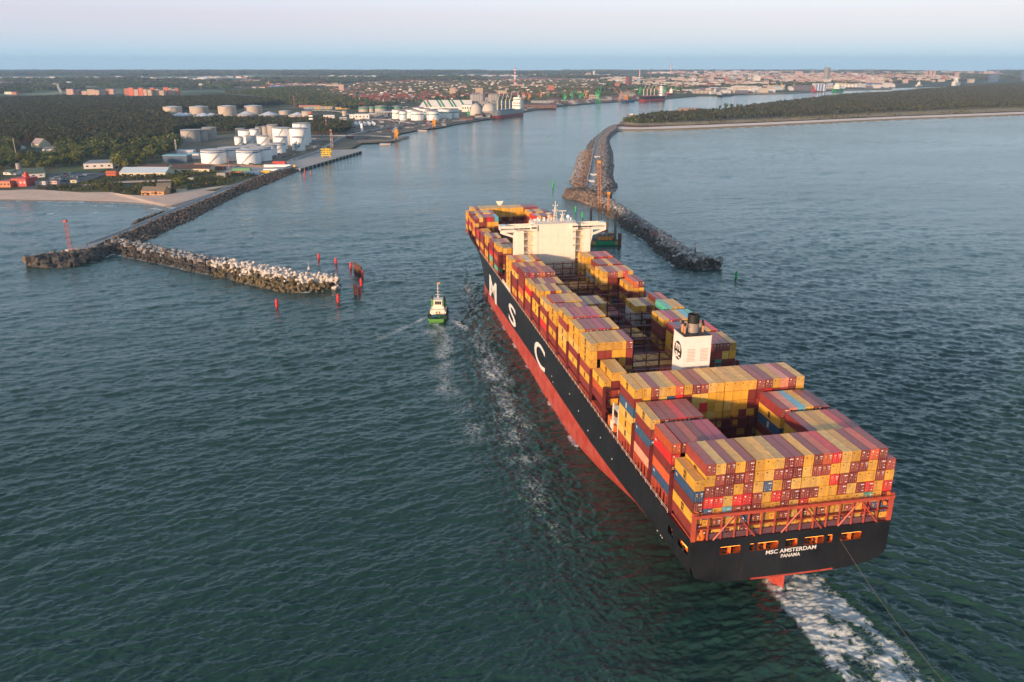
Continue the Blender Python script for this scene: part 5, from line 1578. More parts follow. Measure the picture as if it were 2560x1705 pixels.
# terminal ground, quays, roads
poly_sheet('terminal_ground', pxs([(400, 412), (430, 380), (470, 348), (560, 336), (700, 330), (780, 330), (850, 318), (900, 300), (960, 268), (1100, 262), (1260, 250), (1500, 238), (1660, 238), (1670, 245), (1594, 250.5), (1505, 256.5),
             (1410, 263.5), (1300, 280.5), (1232, 295.5), (1131, 311.5), (1102, 318.5), (1045, 325), (1000, 333.5), (977, 354.5), (905, 357.5), (878, 370.5), (750, 400), (640, 418), (520, 416), (450, 418)], 1.9), 1.9, yard, .3)
poly_sheet('quay_apron', pxs([(748, 421), (902, 377), (896, 372.5), (826, 375), (770, 390), (700, 405), (660, 420), (500, 424), (470, 421), (560, 412), (520, 418), (690, 422)][:4] + [(770, 388), (712, 400), (668, 414), (700, 424)], 2.6), 2.6, yard_pale, 2.8)
poly_sheet('depot_yard', pxs([(512, 418), (700, 414), (715, 423), (690, 432), (655, 438), (600, 431), (530, 428)], 2.1), 2.1, yard_pale, .3)
poly_sheet('car_park', pxs([(62, 466), (100, 458), (125, 455), (118, 436), (140, 431), (190, 429), (255, 431), (262, 438), (235, 447), (190, 458), (140, 470), (90, 478), (70, 476)], 2.0), 2.0, asphalt, .3)
poly_sheet('access_road', pxs([(235, 447), (262, 436), (300, 424), (296, 421), (262, 431), (230, 443)], 2.3), 2.3, asphalt, .2)
poly_sheet('sand_path', pxs([(205, 461), (300, 453), (420, 449), (440, 447), (440, 450), (420, 452.5), (300, 456.5), (205, 464)], 2.4), 2.4, sand, .2)
poly_sheet('lawn', pxs([(132, 428), (160, 420), (215, 415), (285, 405), (300, 414), (250, 429), (190, 430), (140, 430)], 2.2), 2.2, mat('lawn_green', (.075, .105, .03), .95, var=.2, scale=.08), .2)
# quay wall with black fenders
qa, qb = G(749, 422.5, 2.6), G(903, 378, 2.6)
qa.z = qb.z = 0
qd = (qb - qa); qL = qd.length; qd.normalize(); qn = Vector((qd.y, -qd.x, 0))
qw = MB().cbox(((qa + qb) / 2) + Vector((0, 0, -1)), qL, 2.0, 4.0, atan2(qd.y, qd.x)).build('quay_wall', mat('quay_concrete', (.36, .34, .32), .8, var=.2, scale=.3, stain=.3))
tag(qw, 'pale concrete quay wall with black fenders beside the white tanks', 'quay wall')
for k in range(17):
    c = qa + qd * (qL * (k + .35) / 17) + qn * 1.3
    MB().cbox(c + Vector((0, 0, -.2)), qL / 17 * .52, 1.0, 3.0, atan2(qd.y, qd.x)).build('fender', tire, qw)
def line_wall(name, label, pts, z0, h, w_, m, cat='wall', n=60): return wall_along(name, label, pts, z0, h, w_, m, cat)
def edge_quay(name, label, pts, h=2.4, m=None, w_=6):
    o = wall_along(name, label, pts, -1, h + 1, w_, m or mat('quay_dark', (.12, .105, .095), .85, var=.3, scale=.4), 'quay'); return o
edge_quay('harbour_quay', 'long dark harbour quay below the domes and cranes', [(1104, 318), (1131, 311.5), (1180, 304), (1232, 296), (1300, 281), (1410, 264), (1505, 257), (1594, 251), (1668, 247.5)], 3.0)
edge_quay('finger_pier', 'dark finger pier reaching into the inner harbour by the green cranes', [(1664, 247.5), (1700, 244), (1743, 241)], 3.0, None, 14)
edge_quay('finger_pier', 'low dark pier with a moored white ship, middle of the inner harbour', [(1796, 240.5), (1830, 238.5), (1861, 236.5)], 3.0, None, 14)
edge_quay('dock_edge', 'pale dock edge in front of the blue and white dock hall', [(1868, 235), (1967, 234.6), (2048, 229), (2105, 225.6), (2228, 223)], 3.0, mat('quay_pale', (.33, .29, .26)), 14)

# ================================================================ TREES
leafA = mat('foliage_green', (.085, .105, .034), .9, var=.45, scale=.30, randv=.30, spec=.15)
leafB = mat('foliage_yellow_green', (.15, .155, .04), .9, var=.4, scale=.30, randv=.25, spec=.15)
leafC = mat('foliage_dark_pine', (.064, .070, .034), .9, var=.5, scale=.25, randv=.38, spec=.12)
leafD = mat('foliage_brown_pine', (.10, .080, .044), .9, var=.45, scale=.25, randv=.35, spec=.12)
bark = mat('bark', (.09, .06, .04), .9, var=.3)
def crown(mb, c, rx, rz, nleaf, size, r, shell=.75):
    """leaf clumps spread through an uneven crown made of several lobes"""
    lobes = [(Vector((r.uniform(-.45, .45) * rx, r.uniform(-.45, .45) * rx, r.uniform(-.4, .45) * rz)), r.uniform(.45, .75)) for _ in range(6)]
    for _ in range(nleaf):
        lo, k = r.choice(lobes)
        d = Vector((r.gauss(0, 1), r.gauss(0, 1), r.gauss(0, 1))).normalized() * (r.random() ** .35) * k
        p = Vector(c) + lo + Vector((d.x * rx, d.y * rx, d.z * rz))
        n = (d + Vector((r.uniform(-.6, .6), r.uniform(-.6, .6), r.uniform(0, .9)))).normalized()
        a = n.orthogonal().normalized(); b = n.cross(a); s = size * r.uniform(.6, 1.3); q = r.uniform(0, pi)
        a2 = a * cos(q) + b * sin(q); b2 = b * cos(q) - a * sin(q)
        mb.add([p + a2 * s, p + b2 * s * .8, p - a2 * s * .9, p - b2 * s * .7], [(0, 1, 2, 3)])
def tree_meshes(kind, seed, full=True):
    r = random.Random(seed)
    t = MB(); c = MB()
    if kind == 'pine':
        h = 1.0
        t.tube([(0, 0, 0), (.01, 0, .45), (0, .01, .85)], .022, 5, r2=.008)
        for k in range(3): t.tube([(0, 0, .5 + .1 * k), (r.uniform(-.15, .15), r.uniform(-.15, .15), .62 + .1 * k)], .008, 3)
        crown(c, (0, 0, .70), .21, .30, 150 if full else 60, .062 if full else .09, r)
    else:
        t.tube([(0, 0, 0), (.02, .01, .25), (0, 0, .55)], .035, 6, r2=.015)
        for k in range(4):
            a = r.uniform(0, 6.28); t.tube([(0, 0, .25 + .05 * k), (.16 * cos(a), .16 * sin(a), .5 + .05 * k)], .014, 4)
        crown(c, (0, 0, .60), .40, .40, 330 if full else 90, .060 if full else .105, r)
    return t, c
TV = {}
for i in range(5):
    for kd, ms in (('pine', (leafC, leafD)), ('leafy', (leafA, leafB))):
        t, c = tree_meshes(kd, 40 + i * 3 + (kd == 'pine'))
        tm = t.mesh('trunk', bark)
        for m_ in ms: TV.setdefault((kd, m_.name), []).append((tm, c.mesh('crown', m_)))
def combo(kind, m_, seed):
    t, c = tree_meshes(kind, seed, False)
    nb = len(t.f); mb = MB(); mb.add(t.v, t.f, 1); mb.add(c.v, c.f, 0)
    return mb.mesh('tree_variant', [m_, bark])
def one_tree(kind, m_, p, h, label, group, w=1.0):
    tm, cm = RN.choice(TV[(kind, m_.name)])
    root = thing('tree' if kind == 'leafy' else 'pine_tree', label, 'tree', p, RN.uniform(0, 6.28), group)
    root.scale = (h * w, h * w, h)
    link('trunk', tm, root); link('crown', cm, root)
    return root

def scatter(name, pts, variants, label, cat, parent=None, kind='stuff'):
    """one object: trees of a wood that reads as one mass, set on points by geometry nodes"""
    pts = np.array(pts)
    me = bpy.data.meshes.new(name)
    me.vertices.add(len(pts)); me.vertices.foreach_set('co', np.ascontiguousarray(pts[:, :3], dtype=np.float32).ravel())
    a = me.attributes.new('sc', 'FLOAT', 'POINT'); a.data.foreach_set('value', np.ascontiguousarray(pts[:, 3], dtype=np.float32))
    a = me.attributes.new('rz', 'FLOAT', 'POINT'); a.data.foreach_set('value', (rng.random(len(pts)) * 6.28).astype(np.float32))
    a = me.attributes.new('vi', 'INT', 'POINT'); a.data.foreach_set('value', rng.integers(0, len(variants), len(pts)).astype(np.int32))
    o = link(name, me, parent, kind=kind)
    if label: o['label'] = label
    if cat and not parent: o['category'] = cat
    ng = bpy.data.node_groups.new(name + '_nodes', 'GeometryNodeTree')
    ng.interface.new_socket('Geometry', in_out='INPUT', socket_type='NodeSocketGeometry'); ng.interface.new_socket('Geometry', in_out='OUTPUT', socket_type='NodeSocketGeometry')
    N, Lk = ng.nodes, ng.links
    gi, go = N.new('NodeGroupInput'), N.new('NodeGroupOutput')
    gg = N.new('GeometryNodeGeometryToInstance')
    for v in variants:
        oi = N.new('GeometryNodeObjectInfo'); oi.inputs['Object'].default_value = v; oi.inputs['As Instance'].default_value = True
        Lk.new(oi.outputs['Geometry'], gg.inputs[0])
    # join the variants as separate instances
    jn = N.new('GeometryNodeJoinGeometry')
    for v in variants:
        pass
    for l_ in list(ng.links):
        if l_.to_node == gg: ng.links.remove(l_)
    ois = [x for x in N if x.bl_idname == 'GeometryNodeObjectInfo']
    for x in ois[::-1]: Lk.new(x.outputs['Geometry'], jn.inputs[0])
    ip = N.new('GeometryNodeInstanceOnPoints')
    ip.inputs['Pick Instance'].default_value = True
    na = N.new('GeometryNodeInputNamedAttribute'); na.data_type = 'FLOAT'; na.inputs['Name'].default_value = 'sc'
    nr = N.new('GeometryNodeInputNamedAttribute'); nr.data_type = 'FLOAT'; nr.inputs['Name'].default_value = 'rz'
    nv = N.new('GeometryNodeInputNamedAttribute'); nv.data_type = 'INT'; nv.inputs['Name'].default_value = 'vi'
    cx = N.new('ShaderNodeCombineXYZ')
    Lk.new(nr.outputs[0], cx.inputs['Z'])
    Lk.new(gi.outputs[0], ip.inputs['Points']); Lk.new(jn.outputs[0], ip.inputs['Instance']); Lk.new(nv.outputs[0], ip.inputs['Instance Index'])
    Lk.new(cx.outputs[0], ip.inputs['Rotation']); Lk.new(na.outputs[0], ip.inputs['Scale'])
    Lk.new(ip.outputs[0], go.inputs[0])
    md = o.modifiers.new('scatter', 'NODES'); md.node_group = ng
    return o
def variants_of(kind, ms, base, n=3):
    out = []
    for i in range(n):
        for m_ in ms:
            out.append(bpy.data.objects.new('tree_variant', combo(kind, m_, base + i)))
    return out
pineV = variants_of('pine', (leafC, leafC, leafD), 200, 2)
leafV = variants_of('leafy', (leafA, leafA, leafB), 300, 2)
shrubV = variants_of('leafy', (leafA, leafD, leafB), 400, 2)

def in_poly(x, y, poly):
    P = np.array(poly); n = len(P); ins = np.zeros(x.shape, bool); j = n - 1
    for i in range(n):
        xi, yi = P[i]; xj, yj = P[j]
        c = ((yi > y) != (yj > y)) & (x < (xj - xi) * (y - yi) / (yj - yi + 1e-12) + xi)
        ins ^= c; j = i
    return ins
def fill(pxpoly, step, z=1.7, thin=None, seedv=1):
    W_ = np.array(pxs(pxpoly, z))
    x0, y0 = W_.min(0); x1, y1 = W_.max(0)
    gx, gy = np.meshgrid(np.arange(x0, x1, step), np.arange(y0, y1, step))
    gx = gx + rng.uniform(-.45, .45, gx.shape) * step; gy = gy + rng.uniform(-.45, .45, gy.shape) * step
    m = in_poly(gx, gy, W_)
    x, y = gx[m], gy[m]
    if thin is not None:
        k = vnoise(x / thin[0], y / thin[0], seedv) > thin[1]; x, y = x[k], y[k]
    return x, y
def wood(name, pxpoly, step, h0, h1, vs, label, z=1.7, thin=None, wide=1.0, seedv=1):
    x, y = fill(pxpoly, step, z, thin, seedv)
    h = h0 + (h1 - h0) * rng.random(len(x)) * (.6 + .8 * vnoise(x / 60, y / 60, 3))
    return scatter(name, np.stack([x, y, np.full(len(x), z), h], 1), vs, label, 'wood')
# the big pine wood on the left, thinning into leafy trees nearer the shore
wood('pine_wood', [(-500, 262), (-200, 256), (0, 254), (60, 250), (160, 248), (300, 251), (450, 250), (560, 246), (620, 252), (690, 256), (700, 262), (640, 268), (560, 276), (440, 276), (400, 290), (430, 300), (455, 315), (560, 300), (540, 320), (440, 335),
                   (425, 350), (330, 362), (200, 368), (140, 362), (60, 358), (0, 358), (-500, 366)], 6.5, 13, 19, pineV + leafV[:1], 'dense dark pine wood covering the left shore behind the houses')
wood('pine_belt', [(405, 308), (480, 306), (560, 304), (660, 305), (740, 307), (790, 306), (840, 311), (875, 318), (878, 330), (830, 340), (780, 338), (776, 322), (700, 322), (640, 325), (560, 330), (455, 322), (410, 312)], 6.5, 12, 17, pineV[:4] + leafV[:2],
     'belt of dark trees between the beige tanks and the white tanks')
wood('spit_wood', [(1590, 306), (1600, 298), (1640, 291), (1720, 285), (1850, 279), (1880, 270), (1930, 264), (2008, 254), (2105, 242), (2228, 235), (2300, 228), (2420, 220), (2520, 212), (2700, 205), (3300, 200), (3300, 243), (2700, 264), (2560, 268), (2293, 278), (2008, 292), (1763, 304), (1640, 307)],
     8.5, 10, 16, pineV + leafV[:1], 'dark pine wood covering the long sand spit on the right')
wood('spit_edge_trees', [(1558, 304), (1575, 297), (1610, 293), (1700, 290), (1700, 303), (1600, 309), (1562, 309)], 6, 6, 10, leafV, 'green leafy shrubs at the tip of the sand spit', thin=(20, .3))
for (x, y, s) in ((530, 328, 20), (488, 330, 14), (560, 325, 17), (600, 325, 16), (620, 322, 15), (900, 298, 16)):
    q = F4(x, y); one_tree('leafy', leafA, G(q[0], q[1], 1.6), s, 'rounded tree standing alone on the channel side of the sand spit', 'single trees on the spit')
# leafy trees between wood and shore: individuals
spots = []
polyN = [(-30, 362), (90, 366), (140, 364), (300, 352), (440, 348), (455, 365), (440, 382), (400, 395), (380, 402), (350, 420), (308, 428), (292, 408), (250, 405), (210, 412), (150, 420), (128, 428), (95, 432), (45, 442), (-30, 445)]
xs0, ys0 = fill(polyN, 13.5, 1.6)
holes_px = [(45, 362, 138, 396), (205, 398, 290, 418), (10, 428, 112, 448), (300, 366, 345, 378)]
order = sorted(range(len(xs0)), key=lambda i: ys0[i])
cnt = 0
LMK = [(8, 372, 'behind the far left red roofs'), (8, 410, 'at the left picture edge above the red cafe'), (50, 430, 'beside the grey cylindrical tower'), (105, 425, 'behind the white villa with the green roof'), (90, 395, 'below the steep roofed house'), (135, 380, 'right of the bright white house'), (150, 415, 'left of the long lawn'), (190, 375, 'at the wood edge above the lawn'), (205, 400, 'in the middle above the lawn'), (250, 372, 'at the wood edge above the garage block'), (262, 398, 'just behind the white garage block'), (300, 405, 'right of the white garage block'), (310, 375, 'above the tiny pink house'), (355, 370, 'near the grey tank trio'), (350, 402, 'behind the pale blue roofed shed'), (410, 375, 'left of the blue canopy building'), (120, 368, 'behind the steep roofed house'), (-20, 440, 'beside the beach cafes')]
def to_px(X, Y, Z):
    cz = Y * cos(PITCH) - (Z - HCAM) * sin(PITCH); cy = Y * sin(PITCH) + (Z - HCAM) * cos(PITCH)
    return CX + F * X / cz, CY - F * cy / cz
restN = []
for i in order:
    X, Y = xs0[i], ys0[i]; u, v = to_px(X, Y, 1.6)
    if any(a < u < c and b < v < d for a, b, c, d in holes_px): continue
    if cnt < 230:
        cnt += 1
        m_ = leafB if RN.random() < .34 else leafA
        kd = 'leafy' if RN.random() < .88 else 'pine'
        if kd == 'pine': m_ = leafC
        near_ = min(LMK, key=lambda q: (q[0] - u) ** 2 + 4 * (q[1] - v) ** 2)[2]
        lb_ = ('yellowish green' if m_ is leafB else 'green leafy' if kd == 'leafy' else 'dark pine') + ' tree ' + near_
        one_tree(kd, m_, (X, Y, 1.6), RN.uniform(10, 16) * (1.0 if v > 380 else 1.1), lb_, lb_.replace(' tree ', ' trees ', 1), RN.uniform(.9, 1.25))
    else: restN.append((X, Y, 1.6, RN.uniform(12, 18)))
if restN: scatter('leafy_wood', restN, leafV, 'leafy trees along the front edge of the pine wood', 'wood')
# big yellow green crowns beside the sheds
for (x, y, h, m_) in ((1000, 950, 20, leafB), (1060, 940, 17, leafB), (1160, 790, 20, leafB), (1320, 850, 22, leafA), (1260, 840, 17, leafB), (1390, 800, 18, leafA), (1120, 905, 12, leafA), (1200, 880, 12, leafA), (850, 740, 20, leafA), (880, 760, 17, leafA), (1440, 790, 13, leafA), (720, 770, 15, leafA)):
    q = F1(x, y); one_tree('leafy', m_, G(q[0], q[1], 1.6), h, 'tall broad tree with a pale green crown behind the shed with a pale blue roof', 'broad pale trees by the sheds', 1.15)
# dune scrub
sx_, sy_ = fill([(74, 474), (128, 476), (208, 482), (279, 481), (300, 486), (354, 490), (416, 488), (440, 478), (500, 468), (560, 462), (640, 440), (600, 432), (520, 428), (430, 432), (300, 440), (262, 452), (215, 458), (140, 468)], 4.2, 1.8, (16, .36), 7)
scatter('dune_scrub', np.stack([sx_, sy_, np.full(len(sx_), 1.2), rng.uniform(2.2, 4.6, len(sx_))], 1), shrubV, 'low olive scrub on the dunes behind the left beach', 'scrub')
sx_, sy_ = fill([(1563, 313), (1700, 312), (1926, 304), (2211, 291), (2560, 278.5), (2800, 268), (2800, 259), (2560, 266), (2293, 276), (2008, 290), (1763, 302), (1600, 306)], 9, 3.0, (40, .6), 9)
scatter('spit_scrub', np.stack([sx_, sy_, np.full(len(sx_), 3.2), rng.uniform(2.5, 5, len(sx_))], 1), shrubV, 'patchy scrub on the dunes of the sand spit', 'scrub')
for (x, y, h) in ((1500, 1100, 12), (1530, 1075, 9), (1450, 1110, 8), (1570, 1130, 7), (1010, 1110, 7), (200, 1080, 8)):
    q = F1(x, y); one_tree('leafy', leafB if x == 1500 else leafA, G(q[0], q[1], 1.6), h, 'low round bush on the dunes near the thatched beach house' if x != 1500 else 'largest yellow green bush beside the thatched beach house', 'round bushes on the dunes' if x != 1500 else None, 1.3)

# ================================================================ OIL TERMINAL
tank_white = mat('tank_white', (.80, .79, .78), .5, var=.05, scale=.1, stain=.06)
tank_beige = mat('tank_beige', (.42, .35, .29), .6, var=.12, scale=.12, stain=.1)
tank_grey = mat('tank_grey', (.33, .30, .28), .6, var=.12, scale=.12, stain=.1)
roof_pale = mat('tank_roof', (.60, .63, .68), .5, var=.08, scale=.2)
roof_tan = mat('tank_roof_tan', (.36, .33, .33), .55, var=.1, scale=.2)
band_blue = mat('band_blue', (.05, .15, .32), .5); band_green = mat('band_green', (.02, .22, .13), .5); rib_m = mat('tank_rib', (.55, .5, .46), .6)
def tank(q, w_px, h_px, style, label, group='storage tanks of the oil terminal'):
    x, y = q
    w_px, h_px = w_px / 3.364, h_px / 3.364
    k = MPP(x, y, 1.9); r = w_px / 2 * k
    P_ = G(x, y, 1.9) + Vector((0, r * .97, 0)); h = hgt(x, y, h_px, 1.9) if h_px > 0 else 6
    root = thing('storage_tank', label, 'storage tank', P_, RN.uniform(0, 6.28), group)
    body, roof, band, rh = {'blue': (tank_white, roof_pale, band_blue, .10), 'white': (tank_white, roof_pale, None, .09), 'green': (tank_white, roof_tan, band_green, .2), 'beige': (tank_beige, roof_pale, None, .13),
                            'grey': (tank_grey, roof_tan, None, .06), 'low': (tank_grey, roof_pale, None, .34), 'gtop': (tank_beige, roof_tan, band_green, .22)}[style]
    MB().lathe((0, 0, 0), [(r, 0), (r, h)], 40).build('shell', body, root, smooth=False)
    if style == 'low' or style in ('green', 'gtop'): prof = [(r * 1.01, h)] + [(r * (1 - t), h + r * rh * t) for t in (.1, .4, .7, .97)]
    else: prof = [(r * 1.01, h), (r * 1.01, h + .2)] + [(r * (1 - t), h + .2 + r * rh * math.sin(t * pi / 2)) for t in (.15, .4, .7, .97)]
    MB().lathe((0, 0, 0), prof, 40).build('roof', roof, root)
    if band:
        zb = h * (.86 if style == 'blue' else .62) if style != 'gtop' else h * .66
        MB().lathe((0, 0, 0), [(r + .08, zb), (r + .08, zb + h * (.09 if style != 'gtop' else .3))], 40).build('band', band, root)
    mb = MB()
    for a in np.linspace(0, 2 * pi, 28)[:-1]: mb.cbox((r * cos(a), r * sin(a), h + .2), .12, .12, 1.1, a)
    mb.lathe((0, 0, 0), [(r - .05, h + 1.2), (r + .03, h + 1.2), (r + .03, h + 1.3), (r - .05, h + 1.3)], 40)
    mb.build('top_rail', rib_m, root, kind='stuff')
    # spiral stair on the camera side
    mb = MB(); a0 = RN.uniform(-2.6, -1.6) - root.rotation_euler[2]; n_ = 14
    for i in range(n_):
        a, b = a0 + i * .065 * 18 / max(r, 6), a0 + (i + 1) * .065 * 18 / max(r, 6); z0_, z1_ = h * i / n_, h * (i + 1) / n_
        mb.add([((r + .1) * cos(a), (r + .1) * sin(a), z0_), ((r + 1.0) * cos(a), (r + 1.0) * sin(a), z0_), ((r + 1.0) * cos(b), (r + 1.0) * sin(b), z1_), ((r + .1) * cos(b), (r + .1) * sin(b), z1_),
                ((r + 1.0) * cos(a), (r + 1.0) * sin(a), z0_ + 1.0), ((r + 1.0) * cos(b), (r + 1.0) * sin(b), z1_ + 1.0)], [(0, 1, 2, 3), (1, 2, 5, 4)])
    mb.build('spiral_stair', rib_m if style != 'white' else grey_metal, root)
    return root, r, h
T_blue = [(423, 878, 207, 107, 'front left one with a blue band, beside the sheds'), (722, 878, 198, 107, 'front right one with a blue band, nearest the quay road'), (560, 852, 190, 100, 'second row, left, behind the two front blue banded tanks'),
          (830, 852, 176, 105, 'with a blue band and a stair, right of the front pair'), (690, 806, 165, 66, 'with a blue band, half hidden in the third row'), (925, 806, 100, 80, 'narrow one with a blue band behind the right group'),
          (978, 786, 132, 76, 'rightmost blue banded one'), (775, 778, 115, 58, 'blue banded one at the back, low between the white tanks')]
for x, y, w_, h, l in T_blue: tank(F2(x, y), w_, h, 'blue', 'white oil tank, ' + l)
T_white = [(858, 718, 107, 72, 'small plain one left of the tall pair'), (1007, 752, 112, 98, 'plain tall narrow one with a dark curved stair'), (1012, 722, 150, 142, 'tall broad one behind the narrow ones'), (1157, 722, 158, 138, 'tall broad one second from the right'),
           (1182, 700, 148, 158, 'tallest at the back right'), (709, 694, 122, 96, 'plain one at the back left with a tan edged roof'), (655, 714, 70, 62, 'small slim one at the far left of the white cluster'), (738, 702, 80, 56, 'small one beside the slim white tank'),
           (792, 694, 78, 106, 'slim tall one in the middle of the back row')]
for x, y, w_, h, l in T_white: tank(F2(x, y), w_, h, 'white', 'white oil tank, ' + l)
rt, r_, h_ = tank(F2(1155, 764), 108, 108, 'white', 'white oil tank marked with a dark angular letter sign on its front')
# the angular sign on its shell
mb = MB(); a_c = -pi / 2 - rt.rotation_euler[2]
def on_shell(u, v): a = a_c + u / r_; return ((r_ + .06) * cos(a), (r_ + .06) * sin(a), v)
for (u0, v0), (u1, v1) in (((-2.6, 5.0), (-2.6, 12.0)), ((-2.6, 12), (.2, 14.6)), ((.2, 14.6), (-1.4, 9.8)), ((-1.4, 9.8), (2.9, 6.2)), ((2.9, 6.2), (2.9, 13.0)), ((-2.6, 5.0), (.2, 7.4)), ((2.9, 6.2), (.6, 6.4))):
    mb.tube([on_shell(u0 * 1.2, v0 * h_ / 20), on_shell(u1 * 1.2, v1 * h_ / 20)], .6, 4)
mb.build('sign_mark', black_paint, rt)
for x, y, w_, h, l in ((235, 694, 155, 96, 'front left of the trio by the wood'), (338, 682, 100, 90, 'middle of the trio by the wood'), (402, 670, 116, 94, 'right end of the trio by the wood'),
                       (665, 645, 76, 62, 'small one left of the white tanks back row'), (830, 650, 62, 80, 'slim one in the dark row behind the white tanks'), (885, 655, 58, 92, 'second slim one in the dark row behind the white tanks'), (945, 690, 92, 138, 'tall dark one between the white groups')):
    tank(F2(x, y), w_, h, 'grey', 'grey oil tank, ' + l)
for x, y, w_, h, l in ((83, 470, 152, 70, 'leftmost of the four beyond the wood'), (306, 468, 152, 70, 'second from left of the four beyond the wood'), (547, 478, 150, 84, 'third of the four beyond the wood'), (768, 470, 148, 78, 'rightmost of the four beyond the wood')):
    tank(F2(x, y), w_, h, 'beige', 'beige oil tank lit by evening sun, ' + l)
for x, y, w_, h in ((-10, 472, 110, 8), (140, 487, 165, 14), (200, 478, 110, 14), (340, 492, 170, 14), (415, 480, 110, 14), (700, 476, 175, 12), (895, 480, 180, 12), (1140, 480, 165, 10)):
    tank(F2(x, y), w_, h, 'low', 'low tank with a pale cone roof among the beige tanks', 'low cone roofed tanks')
for x, y, w_, h in ((1040, 464, 100, 32), (1228, 480, 88, 44), (1550, 472, 42, 40)):
    tank(F2(x, y), w_, h, 'beige', 'short beige tank behind the tree belt near the pipe racks', 'short beige tanks')
for x, y, w_, h, l in ((1780, 440, 46, 44, 'small one behind the front three'), (1925, 440, 46, 46, 'small one on the right behind'), (1712, 438, 98, 36, 'leftmost'), (1852, 446, 102, 54, 'middle and largest'), (1987, 440, 96, 46, 'right')):
    tank(F2(x, y), w_, h, 'gtop', 'tank with dark green upper band, ' + l)
for i, (x, y, w_, h) in enumerate(((90, 526, 100, 72), (205, 526, 100, 78), (300, 520, 90, 66), (155, 516, 90, 78), (25, 542, 66, 74), (140, 542, 105, 74), (272, 542, 105, 74), (376, 532, 118, 82), (456, 524, 76, 76), (-30, 530, 80, 74))):
    tank(F3(x, y), w_, h, 'green', 'white tank with a thin green band, ' + ['back left', 'back middle', 'back right', 'far back', 'front leftmost', 'front second', 'front third', 'front fourth', 'front rightmost', 'outer left'][i])
def bld(name, q, w_px, h_px, depth, mw, mr, label, rz=0.0, roof='flat', wins=0, group=None, cat='building', wm=None, z=1.7, rh=.35, floors=0):
    """building whose front base centre stands at photograph point q"""
    k = MPP(q[0], q[1], z); w_ = w_px * k; h = hgt(q[0], q[1], h_px, z)
    P_ = G(q[0], q[1], z) + Vector((-sin(rz), cos(rz), 0)) * depth / 2
    root = thing(name, label, cat, P_, rz, group)
    if roof == 'gable':
        hw = h / (1 + rh); mb = MB().gable((0, 0, 0), w_, depth, hw, h - hw)
        wl_ = MB(); wl_.v, wl_.f, wl_.m = mb.v[:10], mb.f[:5], [0] * 5; wl_.build('wall', mw, root)
        rr_ = MB(); rr_.v = mb.v[10:]; rr_.f = [tuple(i - 10 for i in f) for f in mb.f[5:]]; rr_.m = [0] * len(rr_.f); rr_.build('roof', mr, root)
        h = hw
    else:
        MB().box(-w_ / 2, w_ / 2, -depth / 2, depth / 2, 0, h).build('wall', mw, root)
        MB().box(-w_ / 2 - .2, w_ / 2 + .2, -depth / 2 - .2, depth / 2 + .2, h, h + .5).build('roof', mr, root)
    if wins and not floors:
        for i in range(wins):
            x = -w_ / 2 + w_ * (i + .5) / wins; ww = min(w_ / wins * .22, 1.4)
            MB().box(x - ww, x + ww, -depth / 2 - .06, -depth / 2 + .1, h * .42, h * .68).build('window', wm or glass, root)
    if floors:
        # rows of windows: strips of panes on the camera side and flank, each floor a part
        for f in range(floors):
            z0_, z1_ = h * (f + .32) / floors, h * (f + .78) / floors
            mb = MB(); n_ = max(3, wins)
            for i in range(n_):
                x = -w_ / 2 + w_ * (i + .5) / n_; ww = w_ / n_ * .27
                mb.box(x - ww, x + ww, -depth / 2 - .08, -depth / 2 + .1, z0_, z1_)
            for i in range(3):
                y = -depth / 2 + depth * (i + .5) / 3
                mb.box(-w_ / 2 - .08, -w_ / 2 + .1, y - depth * .1, y + depth * .1, z0_, z1_)
            mb.build('window_row', wm or glass, root, kind='stuff')
    return root
roof_blue = mat('roof_pale_blue', (.50, .60, .66), .5, var=.08); wall_cream = mat('wall_cream', (.58, .50, .36), .7, var=.1); wall_white = mat('wall_white', (.62, .58, .55), .7, var=.1)
roof_red = mat('roof_red', (.20, .058, .040), .8, var=.25, randv=.3); roof_brown = mat('roof_brown', (.10, .06, .05), .8, var=.2); roof_grey = mat('roof_grey', (.22, .22, .23), .8, var=.2, randv=.25)
wall_brick = mat('wall_brick', (.34, .12, .07), .8, var=.2); wall_pink = mat('wall_pink', (.50, .30, .25), .8, var=.12); roof_thatch = mat('roof_thatch', (.20, .16, .12), .95, var=.25, scale=.5)
roof_green = mat('roof_green', (.08, .12, .10), .8, var=.2); paint_red = mat('paint_red', (.5, .035, .03), .5, var=.1); roof_teal = mat('roof_teal', (.18, .42, .55), .5, var=.08)
bld('warehouse', F1(1200, 1012), 390 / 3.364, 66 / 3.364, 26, wall_cream, roof_blue, 'long cream shed with a pale blue grey roof near the beach', -.02, 'gable', 6, rh=1.2)
bld('warehouse', F1(1600, 980), 330 / 3.364, 58 / 3.364, 22, wall_cream, roof_brown, 'long cream building with a dark brown roof beside the pale blue roofed shed', -.05, 'gable', 5, rh=.8)
bld('warehouse', F1(1280, 950), 260 / 3.364, 34 / 3.364, 18, wall_cream, roof_brown, 'low brown roofed shed behind the pale blue roofed shed', -.02, 'gable', 0, rh=.8)
bld('canopy_building', F1(1475, 900), 205 / 3.364, 62 / 3.364, 18, mat('glass_blue', (.06, .1, .16), .3), roof_teal, 'blue canopy building left of the white tanks', -.03)
bld('pavilion', F1(1630, 868), 90 / 3.364, 45 / 3.364, 12, wall_white, roof_teal, 'small white pavilion with a pale blue roof beside the blue canopy', 0)
bld('pavilion', F1(1560, 835), 130 / 3.364, 38 / 3.364, 14, wall_white, roof_pale, 'white flat roofed office behind the blue canopy', .1)
bld('thatched_house', F1(1285, 1172), 200 / 3.364, 66 / 3.364, 13, mat('wall_orange', (.52, .27, .13), .8), roof_thatch, 'orange walled beach house with a grey thatched roof on the dunes', -.1, 'gable', 3, rh=.9)
